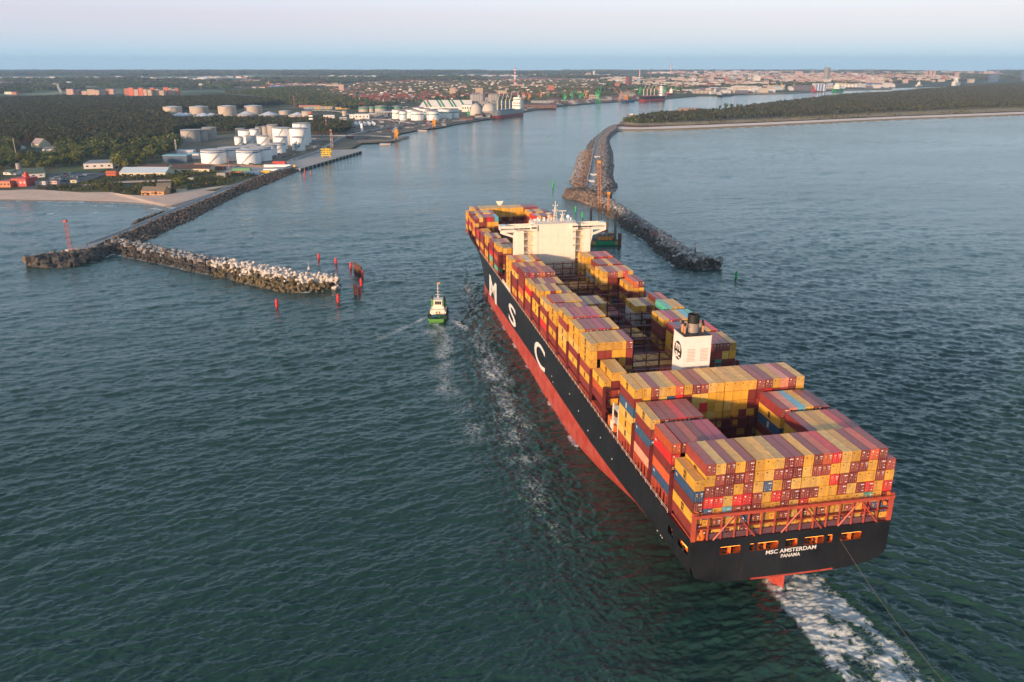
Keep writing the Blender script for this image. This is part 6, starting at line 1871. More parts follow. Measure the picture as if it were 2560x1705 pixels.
bld('thatched_house', F1(1380, 1125), 110 / 3.364, 54 / 3.364, 10, wall_white, roof_thatch, 'smaller grey thatched cottage behind the orange beach house', .3, 'gable', 0, rh=1.0)
bld('beach_kiosk', F1(1520, 1142), 75 / 3.364, 22 / 3.364, 6, wall_cream, roof_thatch, 'small pale kiosk at the edge of the sand right of the beach house', 0)
bld('garage_row', F1(830, 950), 225 / 3.364, 46 / 3.364, 40, wall_white, roof_grey, 'long low white garage block with a grey roof on the lawn', .25, 'flat', 4)
bld('villa', F1(285, 1024), 165 / 3.364, 76 / 3.364, 18, wall_white, roof_green, 'white villa with a dark green gabled roof behind the red cafe', .45, 'gable', 3, rh=1.2)
bld('villa', F1(300, 770), 130 / 3.364, 74 / 3.364, 18, wall_cream, mat('roof_mauve', (.30, .24, .24), .8), 'tall gabled house with a steep pale roof at the wood edge', -.6, 'gable', 3, rh=1.4)
bld('villa', F1(408, 814), 90 / 3.364, 48 / 3.364, 14, tank_white, roof_grey, 'bright white house right of the steep roofed house', .1, 'gable', 2, rh=.6)
bld('villa', F1(40, 800), 80 / 3.364, 40 / 3.364, 14, wall_pink, roof_red, 'red roofed house at the far left among trees', .3, 'gable', 2, rh=.9)
bld('villa', F1(140, 785), 60 / 3.364, 34 / 3.364, 12, wall_white, roof_red, 'small orange roofed house left of the steep roofed house', -.3, 'gable', 2, rh=.9)
bld('villa', F1(80, 1000), 120 / 3.364, 40 / 3.364, 14, wall_white, roof_green, 'low green roofed house in trees above the red cafe', -.2, 'gable', 2, rh=.9)
bld('villa', F1(1085, 800), 50 / 3.364, 34 / 3.364, 10, wall_pink, roof_red, 'tiny pink house between the pale green trees', 0, 'gable', 1, rh=.9)
rc_ = bld('cafe', F1(165, 1098), 130 / 3.364, 62 / 3.364, 20, mat('cafe_red', (.42, .06, .05), .6, var=.15), paint_red, 'bright red beach cafe with a red drum on its roof', -.08, 'flat', 4, wm=mat('cafe_window', (.65, .5, .45), .6))
MB().lathe((0, 4, hgt(*F1(165, 1098), 62 / 3.364, 1.7) + .5), [(3.2, 0), (2.8, 3), (2.0, 3.2), (1.6, 5.5)], 14).build('roof_drum', paint_red, rc_)
bld('cafe', F1(45, 1105), 90 / 3.364, 48 / 3.364, 14, mat('cafe_orange', (.55, .2, .1), .6), mat('roof_rose', (.5, .16, .14), .7), 'low rose roofed cafe annex left of the bright red cafe', 0, 'flat', 3)
bld('beach_hut', F1(620, 1070), 52 / 3.364, 26 / 3.364, 5, wall_cream, roof_thatch, 'small cream hut beside the beach car park', 0, 'flat', 1)
bld('beach_hut', F1(340, 1085), 90 / 3.364, 30 / 3.364, 6, wall_white, roof_grey, 'row of white beach cabins in front of the parked cars', 0, 'flat', 4)
bld('beach_hut', F1(440, 1080), 80 / 3.364, 28 / 3.364, 6, mat('cabin_pink', (.6, .4, .35)), roof_grey, 'pink and white beach cabin left of the cream hut', 0, 'flat', 3)
bld('tool_shed', F1(935, 1008), 85 / 3.364, 40 / 3.364, 8, mat('shed_orange', (.45, .1, .04), .7, var=.3), roof_brown, 'orange red stacked frames left of the pale blue roofed shed', 0, 'flat', 5, wm=black_paint)
cyl = thing('water_tower', 'pale grey cylindrical tower rising from trees above the red cafe', 'tower', G(*F1(165, 985), 1.6))
MB().lathe((0, 0, 0), [(3.2, 0), (2.7, hgt(*F1(165, 985), 82 / 3.364, 1.6)), (3.0, hgt(*F1(165, 985), 84 / 3.364, 1.6))], 16).build('shaft', mat('tower_grey', (.34, .29, .27), .8), cyl)
MB().tube([(0, 0, 24), (0, 0, 42)], .18, 5).build('antenna', lat_white, cyl)
# vehicles, crates and pipe work in the depot
def crate(q, w_, d_, h_, m, label, rz=0.0, nm='depot_crate', cat='crate', g=None):
    r = thing(nm, label, cat, G(q[0], q[1], 2.15), rz, g)
    MB().cbox((0, 0, 0), w_, d_, h_).build('body', m, r); MB().cbox((0, 0, h_), w_ + .1, d_ + .1, .15).build('lid', m, r)
    for i in range(int(w_ // 2)): MB().cbox((-w_ / 2 + 1 + 2 * i, -d_ / 2 - .05, .1), .15, .1, h_ - .2).build('rib', rib_m if i % 2 else m, r)
    return r
crate(F2(1005, 880), 17, 6, 4.2, paint_red, 'bright red box module near the front white tanks')
crate(F2(690, 930), 22, 6, 3, mat('crate_green', (.1, .28, .13), .6), 'pale green container lying on the depot yard')
crate(F2(770, 962), 20, 5, 2.6, mat('crate_blue', (.05, .16, .35), .6), 'blue container at the shore side of the depot yard')
crate(F2(895, 955), 10, 6, 3.4, mat('crate_yellow', (.65, .38, .03), .6), 'yellow box beside the mole road')
crate(F2(680, 955), 12, 4, 2.2, orange_int, 'rusty orange box left of the blue container')
crate(F2(510, 925), 12, 8, 4, rust, 'dark rusty box beside the brown roofed building')
crate(F2(990, 900), 34, 5, 3, tank_white, 'long white barrier block in front of the red module')
crate(F2(960, 928), 26, 4, 1.6, tank_white, 'low white slab pile on the depot yard')
crate(F2(1132, 905), 3, 3, 3, mat('crate_yellow'), 'small yellow box at the quay corner')
crate(F2(520, 985), 10, 5, 5, concrete, 'small pale concrete block house on the dune grass')
crate(F2(268, 1015), 6, 4, 3.4, concrete, 'tiny concrete hut on the dune grass')
# dike wall in front of the tanks
wall_along('bund_wall', 'low reddish brick bund wall in front of the white oil tanks', [F2(*p) for p in ((290, 880), (520, 893), (880, 900), (930, 890), (1060, 852), (1260, 800))], 2.0, 2.2, .6, mat('bund_brick', (.22, .14, .11), .8))
pipe_m = mat('pipe_grey', (.40, .40, .41), .45, metal=.2, var=.2)
for nm, lb, pts, n_ in (('pipe_rack', 'grey pipe rack running from the white tanks to the first jetty', ((1080, 860), (1300, 790), (1420, 720), (1560, 650), (1780, 600), (2060, 552), (2200, 530)), 6),
                        ('pipe_rack', 'grey pipe rack along the shore between the two jetties', ((1250, 650), (1500, 648), (1760, 650), (1940, 656)), 5),
                        ('pipe_rack', 'pipe rack behind the tree belt toward the green banded tanks', ((1280, 430), (1500, 440), (1700, 500), (1900, 510), (2100, 540)), 5)):
    c = gcurve([F2(*p) for p in pts], 40, 2.0); mb = MB()
    for k in range(n_):
        mb.tube([(x, y + k * 1.5, 4.2 + .3 * (k % 2)) for x, y in c], .45, 4, caps=False)
    for x, y in c[::1]: mb.cbox((x, y + n_ * .7, 1.9), .5, n_ * 1.6, 2.2)
    tag(mb.build(nm, pipe_m, kind=None), lb, 'pipe rack')
for k, (x, y) in enumerate(((1655, 558), (1690, 557), (1725, 556), (1762, 556), (1800, 555))):
    P_ = G(*F2(x, y), 2.0); bt = thing('gas_bullet', 'white horizontal gas tank lying in the row left of the orange loading arm', 'gas tank', P_, .25, 'white gas tanks in a row')
    MB().tube([(0, y_ * 1.0, 4.2) for y_ in (0, 1, 20, 28, 29)], 3.6, 14).build('body', tank_white, bt)
    MB().cbox((0, 3, 0), 4, 1.2, 2).cbox((0, 22, 0), 4, 1.2, 2).build('saddle', concrete, bt, kind='stuff')
vt = thing('flare_drum', 'slim white upright drum in front of the gas tanks', 'drum', G(*F2(1700, 600), 2.0)); MB().lathe((0, 0, 0), [(2.6, 0), (2.6, 12), (2.2, 12.5), (2.2, 15.5)], 14).build('body', tank_white, vt)
MB().lathe((0, 0, 0), [(2.7, 15.5), (2.7, 16.6)], 14).build('cap', black_paint, vt)
# jetties
def jetty(label, a, b, w_, h, extra=()):
    A, B = G(*F2(*a), 0), G(*F2(*b), 0); d = B - A; L = d.length; root = thing('jetty', label, 'jetty', A, atan2(d.y, d.x))
    MB().box(0, L, -w_ / 2, w_ / 2, h - .8, h).build('deck', mat('jetty_deck', (.22, .2, .19), .8, var=.2), root)
    for x in np.arange(2, L, 9):
        MB().lathe((x, -w_ / 2 + .8, -2), [(.7, 0), (.7, h + 1.2)], 6).build('pile', steel_dark, root)
    return root
jetty('dark concrete jetty head carrying the first orange loading arm', (1945, 690), (2080, 650), 10, 3.0)
jetty('narrow pale walkway jetty left of the first orange loading arm', (1660, 695), (1930, 690), 7, 3.0)
jetty('dark jetty head carrying the second orange loading arm', (2240, 585), (2345, 560), 12, 3.0)
for i, q in enumerate(((1898, 712), (2208, 598))):
    dd = thing('dolphin', ['square concrete dolphin beside the first orange loading arm', 'square concrete dolphin left of the second orange loading arm'][i], 'dolphin', G(*F2(*q), 0))
    MB().cbox((0, 0, -1), 18, 12, 3.2).build('cap', yard_pale, dd); MB().cbox((0, 0, 2.2), .6, .6, 1.2).build('bollard', steel_dark, dd)
def loader(q, h_px, m, label, wide=1.0, z=2.6):
    P_ = G(*q, z); h = hgt(*q, h_px, z); root = thing('loading_arm', label, 'loading arm', P_)
    for sx2 in (-1, 1):
        for sy2 in (-1, 1): MB().tube([(sx2 * 2.6 * wide, sy2 * 2.2, 0), (sx2 * 2.0 * wide, sy2 * 1.6, h * .6)], .45, 4).build('leg', m, root)
    for zz in (.2, .4, .6, .8): MB().cbox((0, 0, h * zz), 6.4 * wide, 5, 1.0).build('platform', m, root)
    for i, s_ in enumerate((-1.2, .2, 1.6)):
        MB().tube([(s_ * wide, 0, h * .3), (s_ * wide - .6 * wide, 0, h * .78), (s_ * wide + 1.4 * wide, -1, h * (.98 - .05 * i)), (s_ * wide + 2.0 * wide, -2, h * .5)], .9, 5).build('arm', m, root)
    return root
yl = mat('loader_yellow', (.68, .46, .01), .5); ol = mat('loader_orange', (.70, .30, .02), .5)
loader(F2(1400, 822), 26, yl, 'bright yellow loading arms on the quay beside the white tanks', 2.2)
loader(F2(1988, 668), 27, ol, 'orange loading arm on the first jetty')
loader(F2(2305, 568), 22, ol, 'orange loading arm on the second jetty')
lattice('signal_mast', F2(1447, 752), 47, 1.6, 1.0, lat_pink, lat_white, 'tall red and white lattice mast beside the yellow loading arms', z=2.2, bands=7)
lattice('signal_mast', F2(1402, 602), 34, .9, .6, lat_red, lat_white, 'thin red and white mast in front of the dark tree belt', z=2.2, bands=7)
lattice('signal_mast', F3(238, 602), 70, 2.2, .8, lat_red, lat_pink, 'tall red lattice mast in front of the green banded tanks', z=2.2, bands=9)
lattice('signal_mast', F2(1158, 520), 16, .8, .6, lat_red, lat_white, 'short red and white mast rising behind the tallest white tank', z=2.2, bands=5)
lattice('signal_mast', F2(1132, 400), 28, 1.4, .8, lat_pink, lat_red, 'red lattice mast standing beyond the beige tanks', z=2.2, bands=7)
lattice('light_mast', F2(140, 790), 34, .7, .5, lat_white, lat_white, 'slim pale lattice mast left of the front white tanks', z=2.2, bands=6)
lattice('light_mast', F2(590, 985), 46, .7, .5, mat('lattice_rust', (.2, .16, .13)), lat_pink, 'slim rusty lattice mast on the dune grass beside the depot', z=2.2, bands=6)
lh = thing('lighthouse', 'black and white striped lighthouse with a red lantern before the dark trees', 'lighthouse', G(*F2(1276, 560), 2.0))
hl = hgt(*F2(1276, 560), 36, 2.0)
for i in range(9): MB().cbox((0, 0, hl * i / 10), 8.5 - i * .15, 8.5 - i * .15, hl / 10).build('tower_band', tank_white if i % 2 else black_paint, lh)
MB().lathe((0, 0, hl * .9), [(5, 0), (5, hl * .04), (2.6, hl * .05), (2.6, hl * .12), (.3, hl * .17)], 12).build('lantern_room', mat('lantern_red', (.6, .12, .08), .5), lh)
# parked cars
car_mats = [mat('car_' + n_, c, .25, spec=.6) for n_, c in (('white', (.6, .6, .6)), ('black', (.02, .02, .022)), ('silver', (.3, .32, .34)), ('blue', (.04, .1, .22)), ('red', (.4, .03, .03)), ('grey', (.12, .13, .14)))]
def car_parts(m):
    b = MB().box(-2.2, 2.2, -.88, .88, .35, .95).mesh('body', m)
    c = MB().add([(-1.5, -.8, .95), (1.1, -.8, .95), (1.1, .8, .95), (-1.5, .8, .95), (-1.0, -.68, 1.5), (.5, -.68, 1.5), (.5, .68, 1.5), (-1.0, .68, 1.5)],
                 [(0, 1, 5, 4), (1, 2, 6, 5), (2, 3, 7, 6), (3, 0, 4, 7), (4, 5, 6, 7)]).mesh('cabin', glass)
    return b, c
wheel_me = MB().tube([(0, -.1, 0), (0, .1, 0)], .33, 8).mesh('wheel', tire)
cps = [car_parts(m) for m in car_mats]
def car(p, rz, k):
    cn = ['white', 'black', 'silver', 'blue', 'red', 'grey'][k]
    r = thing('parked_car', f'small {cn} car parked in the crowded car park behind the left beach', 'car', p, rz, f'{cn} cars in the beach car park')
    link('body', cps[k][0], r); link('cabin', cps[k][1], r)
    for x in (-1.4, 1.4):
        for y in (-.85, .85): link('wheel', wheel_me, r, (x, y, .33))
rcar = random.Random(12)
for row, (x0, x1, y, dx) in enumerate(((400, 640, 1052, 13), (430, 640, 1036, 13), (470, 660, 1020, 14), (520, 600, 1006, 15), (545, 600, 992, 20), (610, 720, 1012, 16), (700, 800, 1002, 19), (575, 590, 995, 12), (700, 740, 998, 15), (590, 640, 1062, 14), (350, 430, 1066, 14))):
    x = x0
    while x < x1:
        if rcar.random() < .97:
            q = F1(x + rcar.uniform(-2, 2), y + rcar.uniform(-2, 2)); car(G(*q, 2.02), rcar.choice((.3, .35, 1.9)), rcar.choices(range(6), [5, 5, 4, 3, 1, 4])[0])
        x += dx
# ================================================================ HARBOUR: cranes, ships, sheds
def portal_crane(q, h_px, m, label, lean=1, z=3.0, style=0):
    P_ = G(*q, z); h = hgt(*q, h_px, z); r_ = thing('portal_crane', label, 'crane', P_, RN.uniform(-.5, .5) + (0 if lean > 0 else pi))
    w_ = h * .13; hp = h * .26; t = max(.5, h * .016)
    for a in (-1, 1):
        for b in (-1, 1): MB().tube([(a * w_, b * w_, -1.5), (a * w_ * .6, b * w_ * .6, hp)], t, 4).build('leg', m, r_)
    MB().cbox((0, 0, hp), w_ * 1.7, w_ * 1.7, h * .03).build('portal', m, r_)
    MB().tube([(0, 0, hp), (0, 0, hp + h * .14)], w_ * .35, 8).build('slewing_column', m, r_)
    MB().cbox((-w_ * .35, 0, hp + h * .12), w_ * 1.5, w_ * .9, h * .11).build('machine_house', m, r_)
    ht = hp + h * .2
    MB().tube([(w_ * .2, 0, ht), (-w_ * .3, 0, h * .78)], t * 1.3, 4).tube([(-w_ * .8, 0, ht), (-w_ * .3, 0, h * .78)], t, 4).build('tower', m, r_)
    jx = h * (.52 if style == 0 else .16)
    mb = MB()
    for o_ in (-.35, .35): mb.tube([(w_ * .5, o_ * w_, ht), (jx, o_ * w_ * .3, h * .92)], t * .8, 4)
    for k in range(6):
        f = k / 6; g_ = (k + 1) / 6
        mb.tube([(w_ * .5 + (jx - w_ * .5) * f, -.35 * w_ * (1 - f * .7), ht + (h * .92 - ht) * f), (w_ * .5 + (jx - w_ * .5) * g_, .35 * w_ * (1 - g_ * .7), ht + (h * .92 - ht) * g_)], t * .4, 3)
    mb.build('jib', m, r_)
    MB().tube([(jx * .9, 0, h * .90), (jx + h * .13, 0, h * (1.0 if style else .86))], t * .8, 4).tube([(-w_ * .3, 0, h * .78), (jx, 0, h * .92)], t * .35, 3).build('fly_jib', m, r_)
    MB().cbox((-w_ * 1.1, 0, h * .52), w_ * .6, w_ * .8, h * .07).build('counterweight', m, r_)
    return r_
cr_o = mat('crane_orange', (.62, .24, .06), .6, var=.15); cr_g = mat('crane_green', (.03, .34, .12), .6, var=.15); cr_s = mat('crane_salmon', (.50, .24, .13), .6, var=.15); cr_y = mat('crane_yellow', (.65, .45, .12), .6); cr_b = mat('crane_blue', (.10, .20, .40), .6)
for (x, y, hp, m, ln, sty), lb in zip(((1035, 377, 100, cr_s, -1, 1), (1085, 378, 90, cr_o, -1, 1), (1185, 357, 75, cr_s, -1, 1), (1245, 360, 58, cr_g, -1, 0), (1383, 402, 115, cr_g, -1, 1), (1448, 366, 84, cr_g, 1, 1), (1512, 376, 88, cr_g, -1, 0),
                                       (1562, 362, 86, cr_o, -1, 1), (1668, 398, 155, cr_g, 1, 1), (1852, 382, 120, cr_s, -1, 0), (2014, 335, 98, cr_g, -1, 0), (2230, 328, 90, cr_g, 1, 1), (2317, 305, 64, cr_g, -1, 1), (2165, 300, 60, cr_o, 1, 1), (2105, 310, 50, cr_s, -1, 1), (580, 526, 100, cr_g, 1, 1), (1540, 350, 60, cr_g, 1, 1)),
    ('salmon quay crane with upright jib, leftmost beside the pale shed', 'orange quay crane just right of the leftmost salmon crane', 'slim salmon quay crane between the orange one and the green one', 'short green quay crane left of the brick tower block', 'tall green quay crane below the brick tower block',
     'light green quay crane with an upright jib in mid harbour', 'green quay crane left of the orange crane in mid harbour', 'orange quay crane leaning left in mid harbour', 'tallest dark green quay crane standing alone near the water', 'salmon quay crane left of the dark red tower block',
     'green quay crane with its jib crossing the red and black bulk carrier', 'light green quay crane right of the red and black bulk carrier', 'small light green quay crane at the far end of the basin', 'orange quay crane behind the bow of the red and black bulk carrier', 'small salmon crane behind the red and black bulk carrier',
     'green and yellow crane in front of the pale storage domes', 'short green crane tucked behind the orange crane')):
    portal_crane(F3(x, y), hp / 3.364, m, lb, ln, 3.0, sty)
for (x, y, hp, m, ln), lb in zip(((785, 195, 30, cr_y, -1), (828, 205, 36, cr_y, 1), (868, 205, 48, cr_y, -1), (880, 207, 38, cr_y, 1), (940, 205, 42, cr_y, 1), (1230, 195, 38, cr_y, 1), (1495, 170, 30, cr_y, 1), (1262, 190, 36, cr_y, -1)),
    ('yellow dockyard crane left of the warehouses', 'short yellow dockyard crane beside the pale tower', 'tall yellow dockyard crane, left of the close pair', 'yellow dockyard crane, right of the close pair', 'yellow dockyard crane left of the dark hall', 'yellow dockyard crane beside the blue and white dock hall', 'yellow crane far behind the blue gabled hall', 'second yellow crane right of the dock hall')):
    portal_crane(F4(x, y), hp / 2.453, m, lb, ln, 3.0, 1)
def gantry(q, h_px, label):
    P_ = G(*q, 3); h = hgt(*q, h_px, 3); r_ = thing('gantry_crane', label, 'crane', P_, .2)
    for a in (-1, 1):
        MB().tube([(a * h * .12, 0, 0), (a * h * .09, 0, h * .85)], h * .02, 4).build('leg', cr_b, r_)
        MB().tube([(a * h * .12, h * .15, 0), (a * h * .09, h * .15, h * .85)], h * .02, 4).build('leg', cr_b, r_)
    MB().cbox((0, 0, h * .5), h * .26, h * .2, h * .03).build('portal_beam', cr_b, r_)
    MB().tube([(-h * .05, -h * .1, h * .58), (-h * .02, -h * .2, h)], h * .015, 4).build('raised_boom', cr_b, r_)
for (x, y, hp), lb in (((2185, 160, 78), 'blue container gantry crane on the horizon at the right, left of the trio'), ((2165, 160, 60), 'shorter blue gantry crane on the right horizon'), ((2145, 162, 50), 'faint blue gantry crane at the left of the trio on the right horizon'), ((2352, 150, 70), 'blue gantry crane at the right edge of the picture')):
    gantry(F4(x, y), hp / 2.453, lb)
def cargo_ship(q0, q1, free_px, hull_m, low_m, sup_m, label, sup_at=0.85, sup_h=2.6, cranes=0, beam=.15, cargo=None, name='cargo_ship', cm=None, low_f=.45):
    """q0 = stem end, q1 = stern end on the waterline (photograph points)"""
    A, B = G(*q0, 0), G(*q1, 0); d = B - A; L = d.length; rz = atan2(d.y, d.x); fb = hgt(*q0, free_px, 0); r_ = thing(name, label, 'ship', A, rz)
    bm_ = L * beam; N_ = 16
    def bx_(t): return bm_ / 2 * min(1, (t / .16) ** .6 if t < .16 else 1) * (1 if t < .9 else 1 - (t - .9) * 2)
    def band(z0, z1, m, nm, flare=0.0):
        vs = []
        for i in range(N_ + 1):
            t = i / N_; b = max(.15, bx_(t)); x = L * t
            sh = (fb * .25 * max(0, 1 - t / .14)) if z1 >= fb - .01 else 0
            for sg in (-1, 1): vs += [(x - (0 if i else 0), sg * b * .96, z0), (x - (L * .015 if i == 0 else 0), sg * b, z1 + sh)]
        fs = []
        for i in range(N_):
            o = i * 4
            fs += [(o, o + 4, o + 5, o + 1), (o + 2, o + 3, o + 7, o + 6)]
            if z1 >= fb - .01: fs.append((o + 1, o + 5, o + 7, o + 3))
        fs.append((N_ * 4, N_ * 4 + 2, N_ * 4 + 3, N_ * 4 + 1))
        MB().add(vs, fs).build(nm, m, r_)
    band(-1, fb * low_f, low_m, 'lower_hull'); band(fb * low_f, fb, hull_m, 'hull')
    x = L * sup_at; w_ = bm_ * .9; s = MB(); s.cbox((x, 0, fb), L * .10, w_, fb * sup_h * .55); s.cbox((x, 0, fb + fb * sup_h * .55), L * .08, w_ * .8, fb * sup_h * .3)
    so = s.build('superstructure', sup_m, r_)
    for zz in (.2, .4, .68): MB().cbox((x, 0, fb + fb * sup_h * zz), L * .102 if zz < .6 else L * .082, w_ * (.86 if zz < .6 else .7), fb * .12).build('window_row', glass, so, kind='stuff')
    MB().cbox((x + L * .05, 0, fb + fb * sup_h * .5), L * .03, w_ * .25, fb * sup_h * .5).build('funnel', hull_m, r_)
    MB().tube([(x, 0, fb + fb * sup_h * .8), (x, 0, fb + fb * sup_h * 1.25)], max(.2, fb * .03), 4).build('mast', sup_m, r_)
    for i in range(cranes):
        cx_ = L * (.16 + .6 * i / max(cranes, 1)); 
        c_ = MB().tube([(cx_, 0, fb), (cx_, 0, fb * 2.6)], fb * .10, 6).build('crane_post', cm, r_)
        MB().tube([(cx_, 0, fb * 2.2), (cx_ + L * .12, w_ * .1, fb * 3.6)], fb * .055, 4).build('jib', cm, c_)
    for i in range(5):
        MB().cbox((L * (.13 + .13 * i), 0, fb), L * .105, bm_ * .62, fb * .16).build('hatch', cargo or low_m, r_)
    return r_
sh_red = mat('ship_red', (.36, .05, .04), .5, var=.15); sh_grey = mat('ship_grey', (.33, .34, .33), .5, var=.1); sh_black = mat('ship_black', (.03, .03, .035), .5); sh_blue = mat('ship_blue', (.05, .14, .25), .5); sh_green = mat('ship_green', (.04, .3, .1), .5)
sup_w = mat('ship_white', (.72, .68, .62), .5)
cargo_ship(F3(782, 526), F3(1006, 495), 17, sh_grey, sh_red, sup_w, 'grey and red bulk carrier with deck cranes moored below the domes', .93, 2.1, 4, .17, sh_blue, cm=mat('deck_crane_pale', (.5, .48, .4)), low_f=.40)
cargo_ship(F3(2012, 384), F3(2212, 373), 12, sh_black, sh_red, sup_w, 'black and red bulk carrier with a lit white superstructure in the inner harbour', .90, 2.4, 4, .15, sh_red, cm=mat('deck_crane_pale'), low_f=.48)
cargo_ship(F3(1866, 392), F3(1960, 385), 5, sh_blue, sh_blue, cr_o, 'blue and orange work barge left of the red and black bulk carrier', .4, 3.0, 1, .2, sh_blue, cm=cr_o)
cargo_ship(F3(2240, 338), F3(2288, 332), 6, sh_red, sh_red, sup_w, 'small red coaster with a white house behind the bulk carrier', .8, 2.2, 0, .16)
cargo_ship(F4(424, 238), F4(486, 236), 6, sup_w, sh_grey, sup_w, 'white patrol ship in the middle of the inner harbour', .55, 1.6, 0, .14)
cargo_ship(F4(476, 250), F4(560, 243), 4, sh_black, sh_black, sh_grey, 'low black barge moored at the pier right of the white patrol ship', .15, 2.4, 0, .14)
cargo_ship(F4(1050, 222), F4(1082, 221), 4, paint_red, paint_red, paint_red, 'bright red boat in front of the dark hall', .5, 2.4, 0, .25)
cargo_ship(F4(1186, 222), F4(1234, 216), 7, sh_green, sh_green, sup_w, 'green ship with a white bridge beside the dock hall', .4, 2.2, 0, .16)
cargo_ship(F4(1690, 192), F4(1725, 190), 5, sup_w, sh_black, sup_w, 'small white ship far up the lagoon', .5, 1.8, 0, .2)
cargo_ship(F4(1915, 184), F4(1952, 182), 9, sup_w, sup_w, sup_w, 'tall white ferry far up the lagoon beside the spit', .5, 1.2, 0, .25)
cargo_ship(F4(650, 232), F4(690, 230), 5, sh_red, sh_red, sup_w, 'small red and white boat right of the black barge', .6, 1.8, 0, .2)
# pontoon and radar mast at the tip of the spit
ptn = thing('pontoon', 'grey floating pontoon with small cabins at the tip of the spit', 'pontoon', G(*F3(2020, 500), 0), .1)
MB().box(-34, 42, -8, 8, -.5, 1.8).build('deck', mat('pontoon_deck', (.22, .2, .2), .8), ptn)
for k in range(6): MB().cbox((-24 + k * 11, RN.uniform(-3, 3), 1.8), RN.uniform(4, 9), 6, RN.uniform(2.5, 5)).build('cabin', [sup_w, sh_grey, roof_teal][k % 3], ptn)
lattice('radio_mast', F3(2095, 478), 30, .9, .5, grey_metal, grey_metal, 'slim dark lattice mast above the pontoon at the spit', z=2, bands=7)
lattice('radio_mast', F4(581, 298), 14, 1.0, .6, grey_metal, grey_metal, 'short dark mast above the trees of the spit', z=2, bands=6)
bld('fort_building', F4(305, 336), 46, 6, 30, mat('fort_wall', (.30, .2, .16)), roof_grey, 'low reddish fort building at the channel edge of the spit', .05, 'flat', 5)
# storage domes, silos and sheds
dome_m = mat('dome_concrete', (.50, .45, .40), .7, var=.08, scale=.08)
for (x, y, w_, h_, lb) in ((637, 502, 108, 100, 'left pale concrete storage dome behind the quay'), (748, 470, 118, 70, 'right pale concrete storage dome beside the silos')):
    q = F3(x, y); k = MPP(*q, 2); r__ = w_ / 3.364 / 2 * k; hh_ = hgt(*q, h_ / 3.364, 2)
    d_ = thing('storage_dome', lb, 'dome', G(*q, 2) + Vector((0, r__, 0)))
    MB().lathe((0, 0, 0), [(r__ * cos(t) ** .8, hh_ * sin(t)) for t in np.linspace(0, 1.5, 12)], 32).build('shell', dome_m, d_, smooth=True)
    MB().cbox((0, -r__ * .2, hh_ * .97), r__ * .3, r__ * .3, hh_ * .08).build('top_hatch', concrete, d_)
for i, (x, y, w_, h_, dp) in enumerate(((655, 445, 130, 62, 30), (800, 450, 60, 72, 30), (745, 405, 110, 55, 30), (560, 470, 80, 60, 20), (735, 500, 190, 26, 20))):
    lb = ['grey grain silo block behind the left dome', 'tall grey silo tower right of the domes', 'high conveyor house on top of the silos', 'white industrial house left of the left dome', 'long conveyor shed between the right dome and the quay'][i]
    bld('silo_block' if i < 3 else 'industrial_shed', F3(x, y), w_ / 3.364, h_ / 3.364, dp, [mat('silo_grey', (.26, .25, .25), .7), mat('silo_dark', (.16, .17, .18), .7), mat('silo_grey'), sup_w, mat('conveyor_grey', (.3, .29, .3), .6)][i], roof_grey, lb, 0, 'flat', 4)
for k, x in enumerate((620, 642, 664, 686, 770, 790, 812)):
    s_ = thing('grain_silo', 'grey cylindrical grain silo in the row behind the domes', 'silo', G(*F3(x, 440), 2), 0, 'grain silos behind the domes')
    MB().lathe((0, 0, 0), [(10, 0), (10, 38), (2, 42)], 16).build('shell', mat('silo_grey'), s_)
stripe = mat('stripe_green', (.03, .22, .12), .5)
wh_ = thing('striped_warehouse', 'long white warehouse with diagonal green stripes behind the green banded tanks', 'warehouse', G(*F3(385, 452), 2))
kk = MPP(*F3(385, 452), 2); ww = 450 / 3.364 * kk; hh_ = hgt(*F3(385, 452), 78 / 3.364, 2)
MB().add([(-ww / 2, 0, 0), (ww / 2, 0, 0), (ww / 2, 60, 0), (-ww / 2, 60, 0), (-ww / 2, 0, hh_ * .3), (ww / 2, 0, hh_ * .3), (ww / 2, 60, hh_ * .3), (-ww / 2, 60, hh_ * .3), (-ww / 2 + 12, 30, hh_), (ww / 2 - 4, 30, hh_)],
         [(0, 1, 5, 4), (1, 2, 6, 5), (2, 3, 7, 6), (3, 0, 4, 7), (4, 5, 9, 8), (6, 7, 8, 9), (5, 6, 9), (7, 4, 8)]).build('wall', sup_w, wh_)
for t in (.14, .21, .40, .46, .62, .68, .84):
    x0 = -ww / 2 + ww * t
    MB().add([(x0, -.15, hh_ * .32), (x0 + 5, -.15, hh_ * .32), (x0 - 9, 29.6, hh_ * 1.0 + .1), (x0 - 14, 29.6, hh_ * 1.0 + .1)], [(0, 1, 2, 3)]).build('stripe', stripe, wh_)
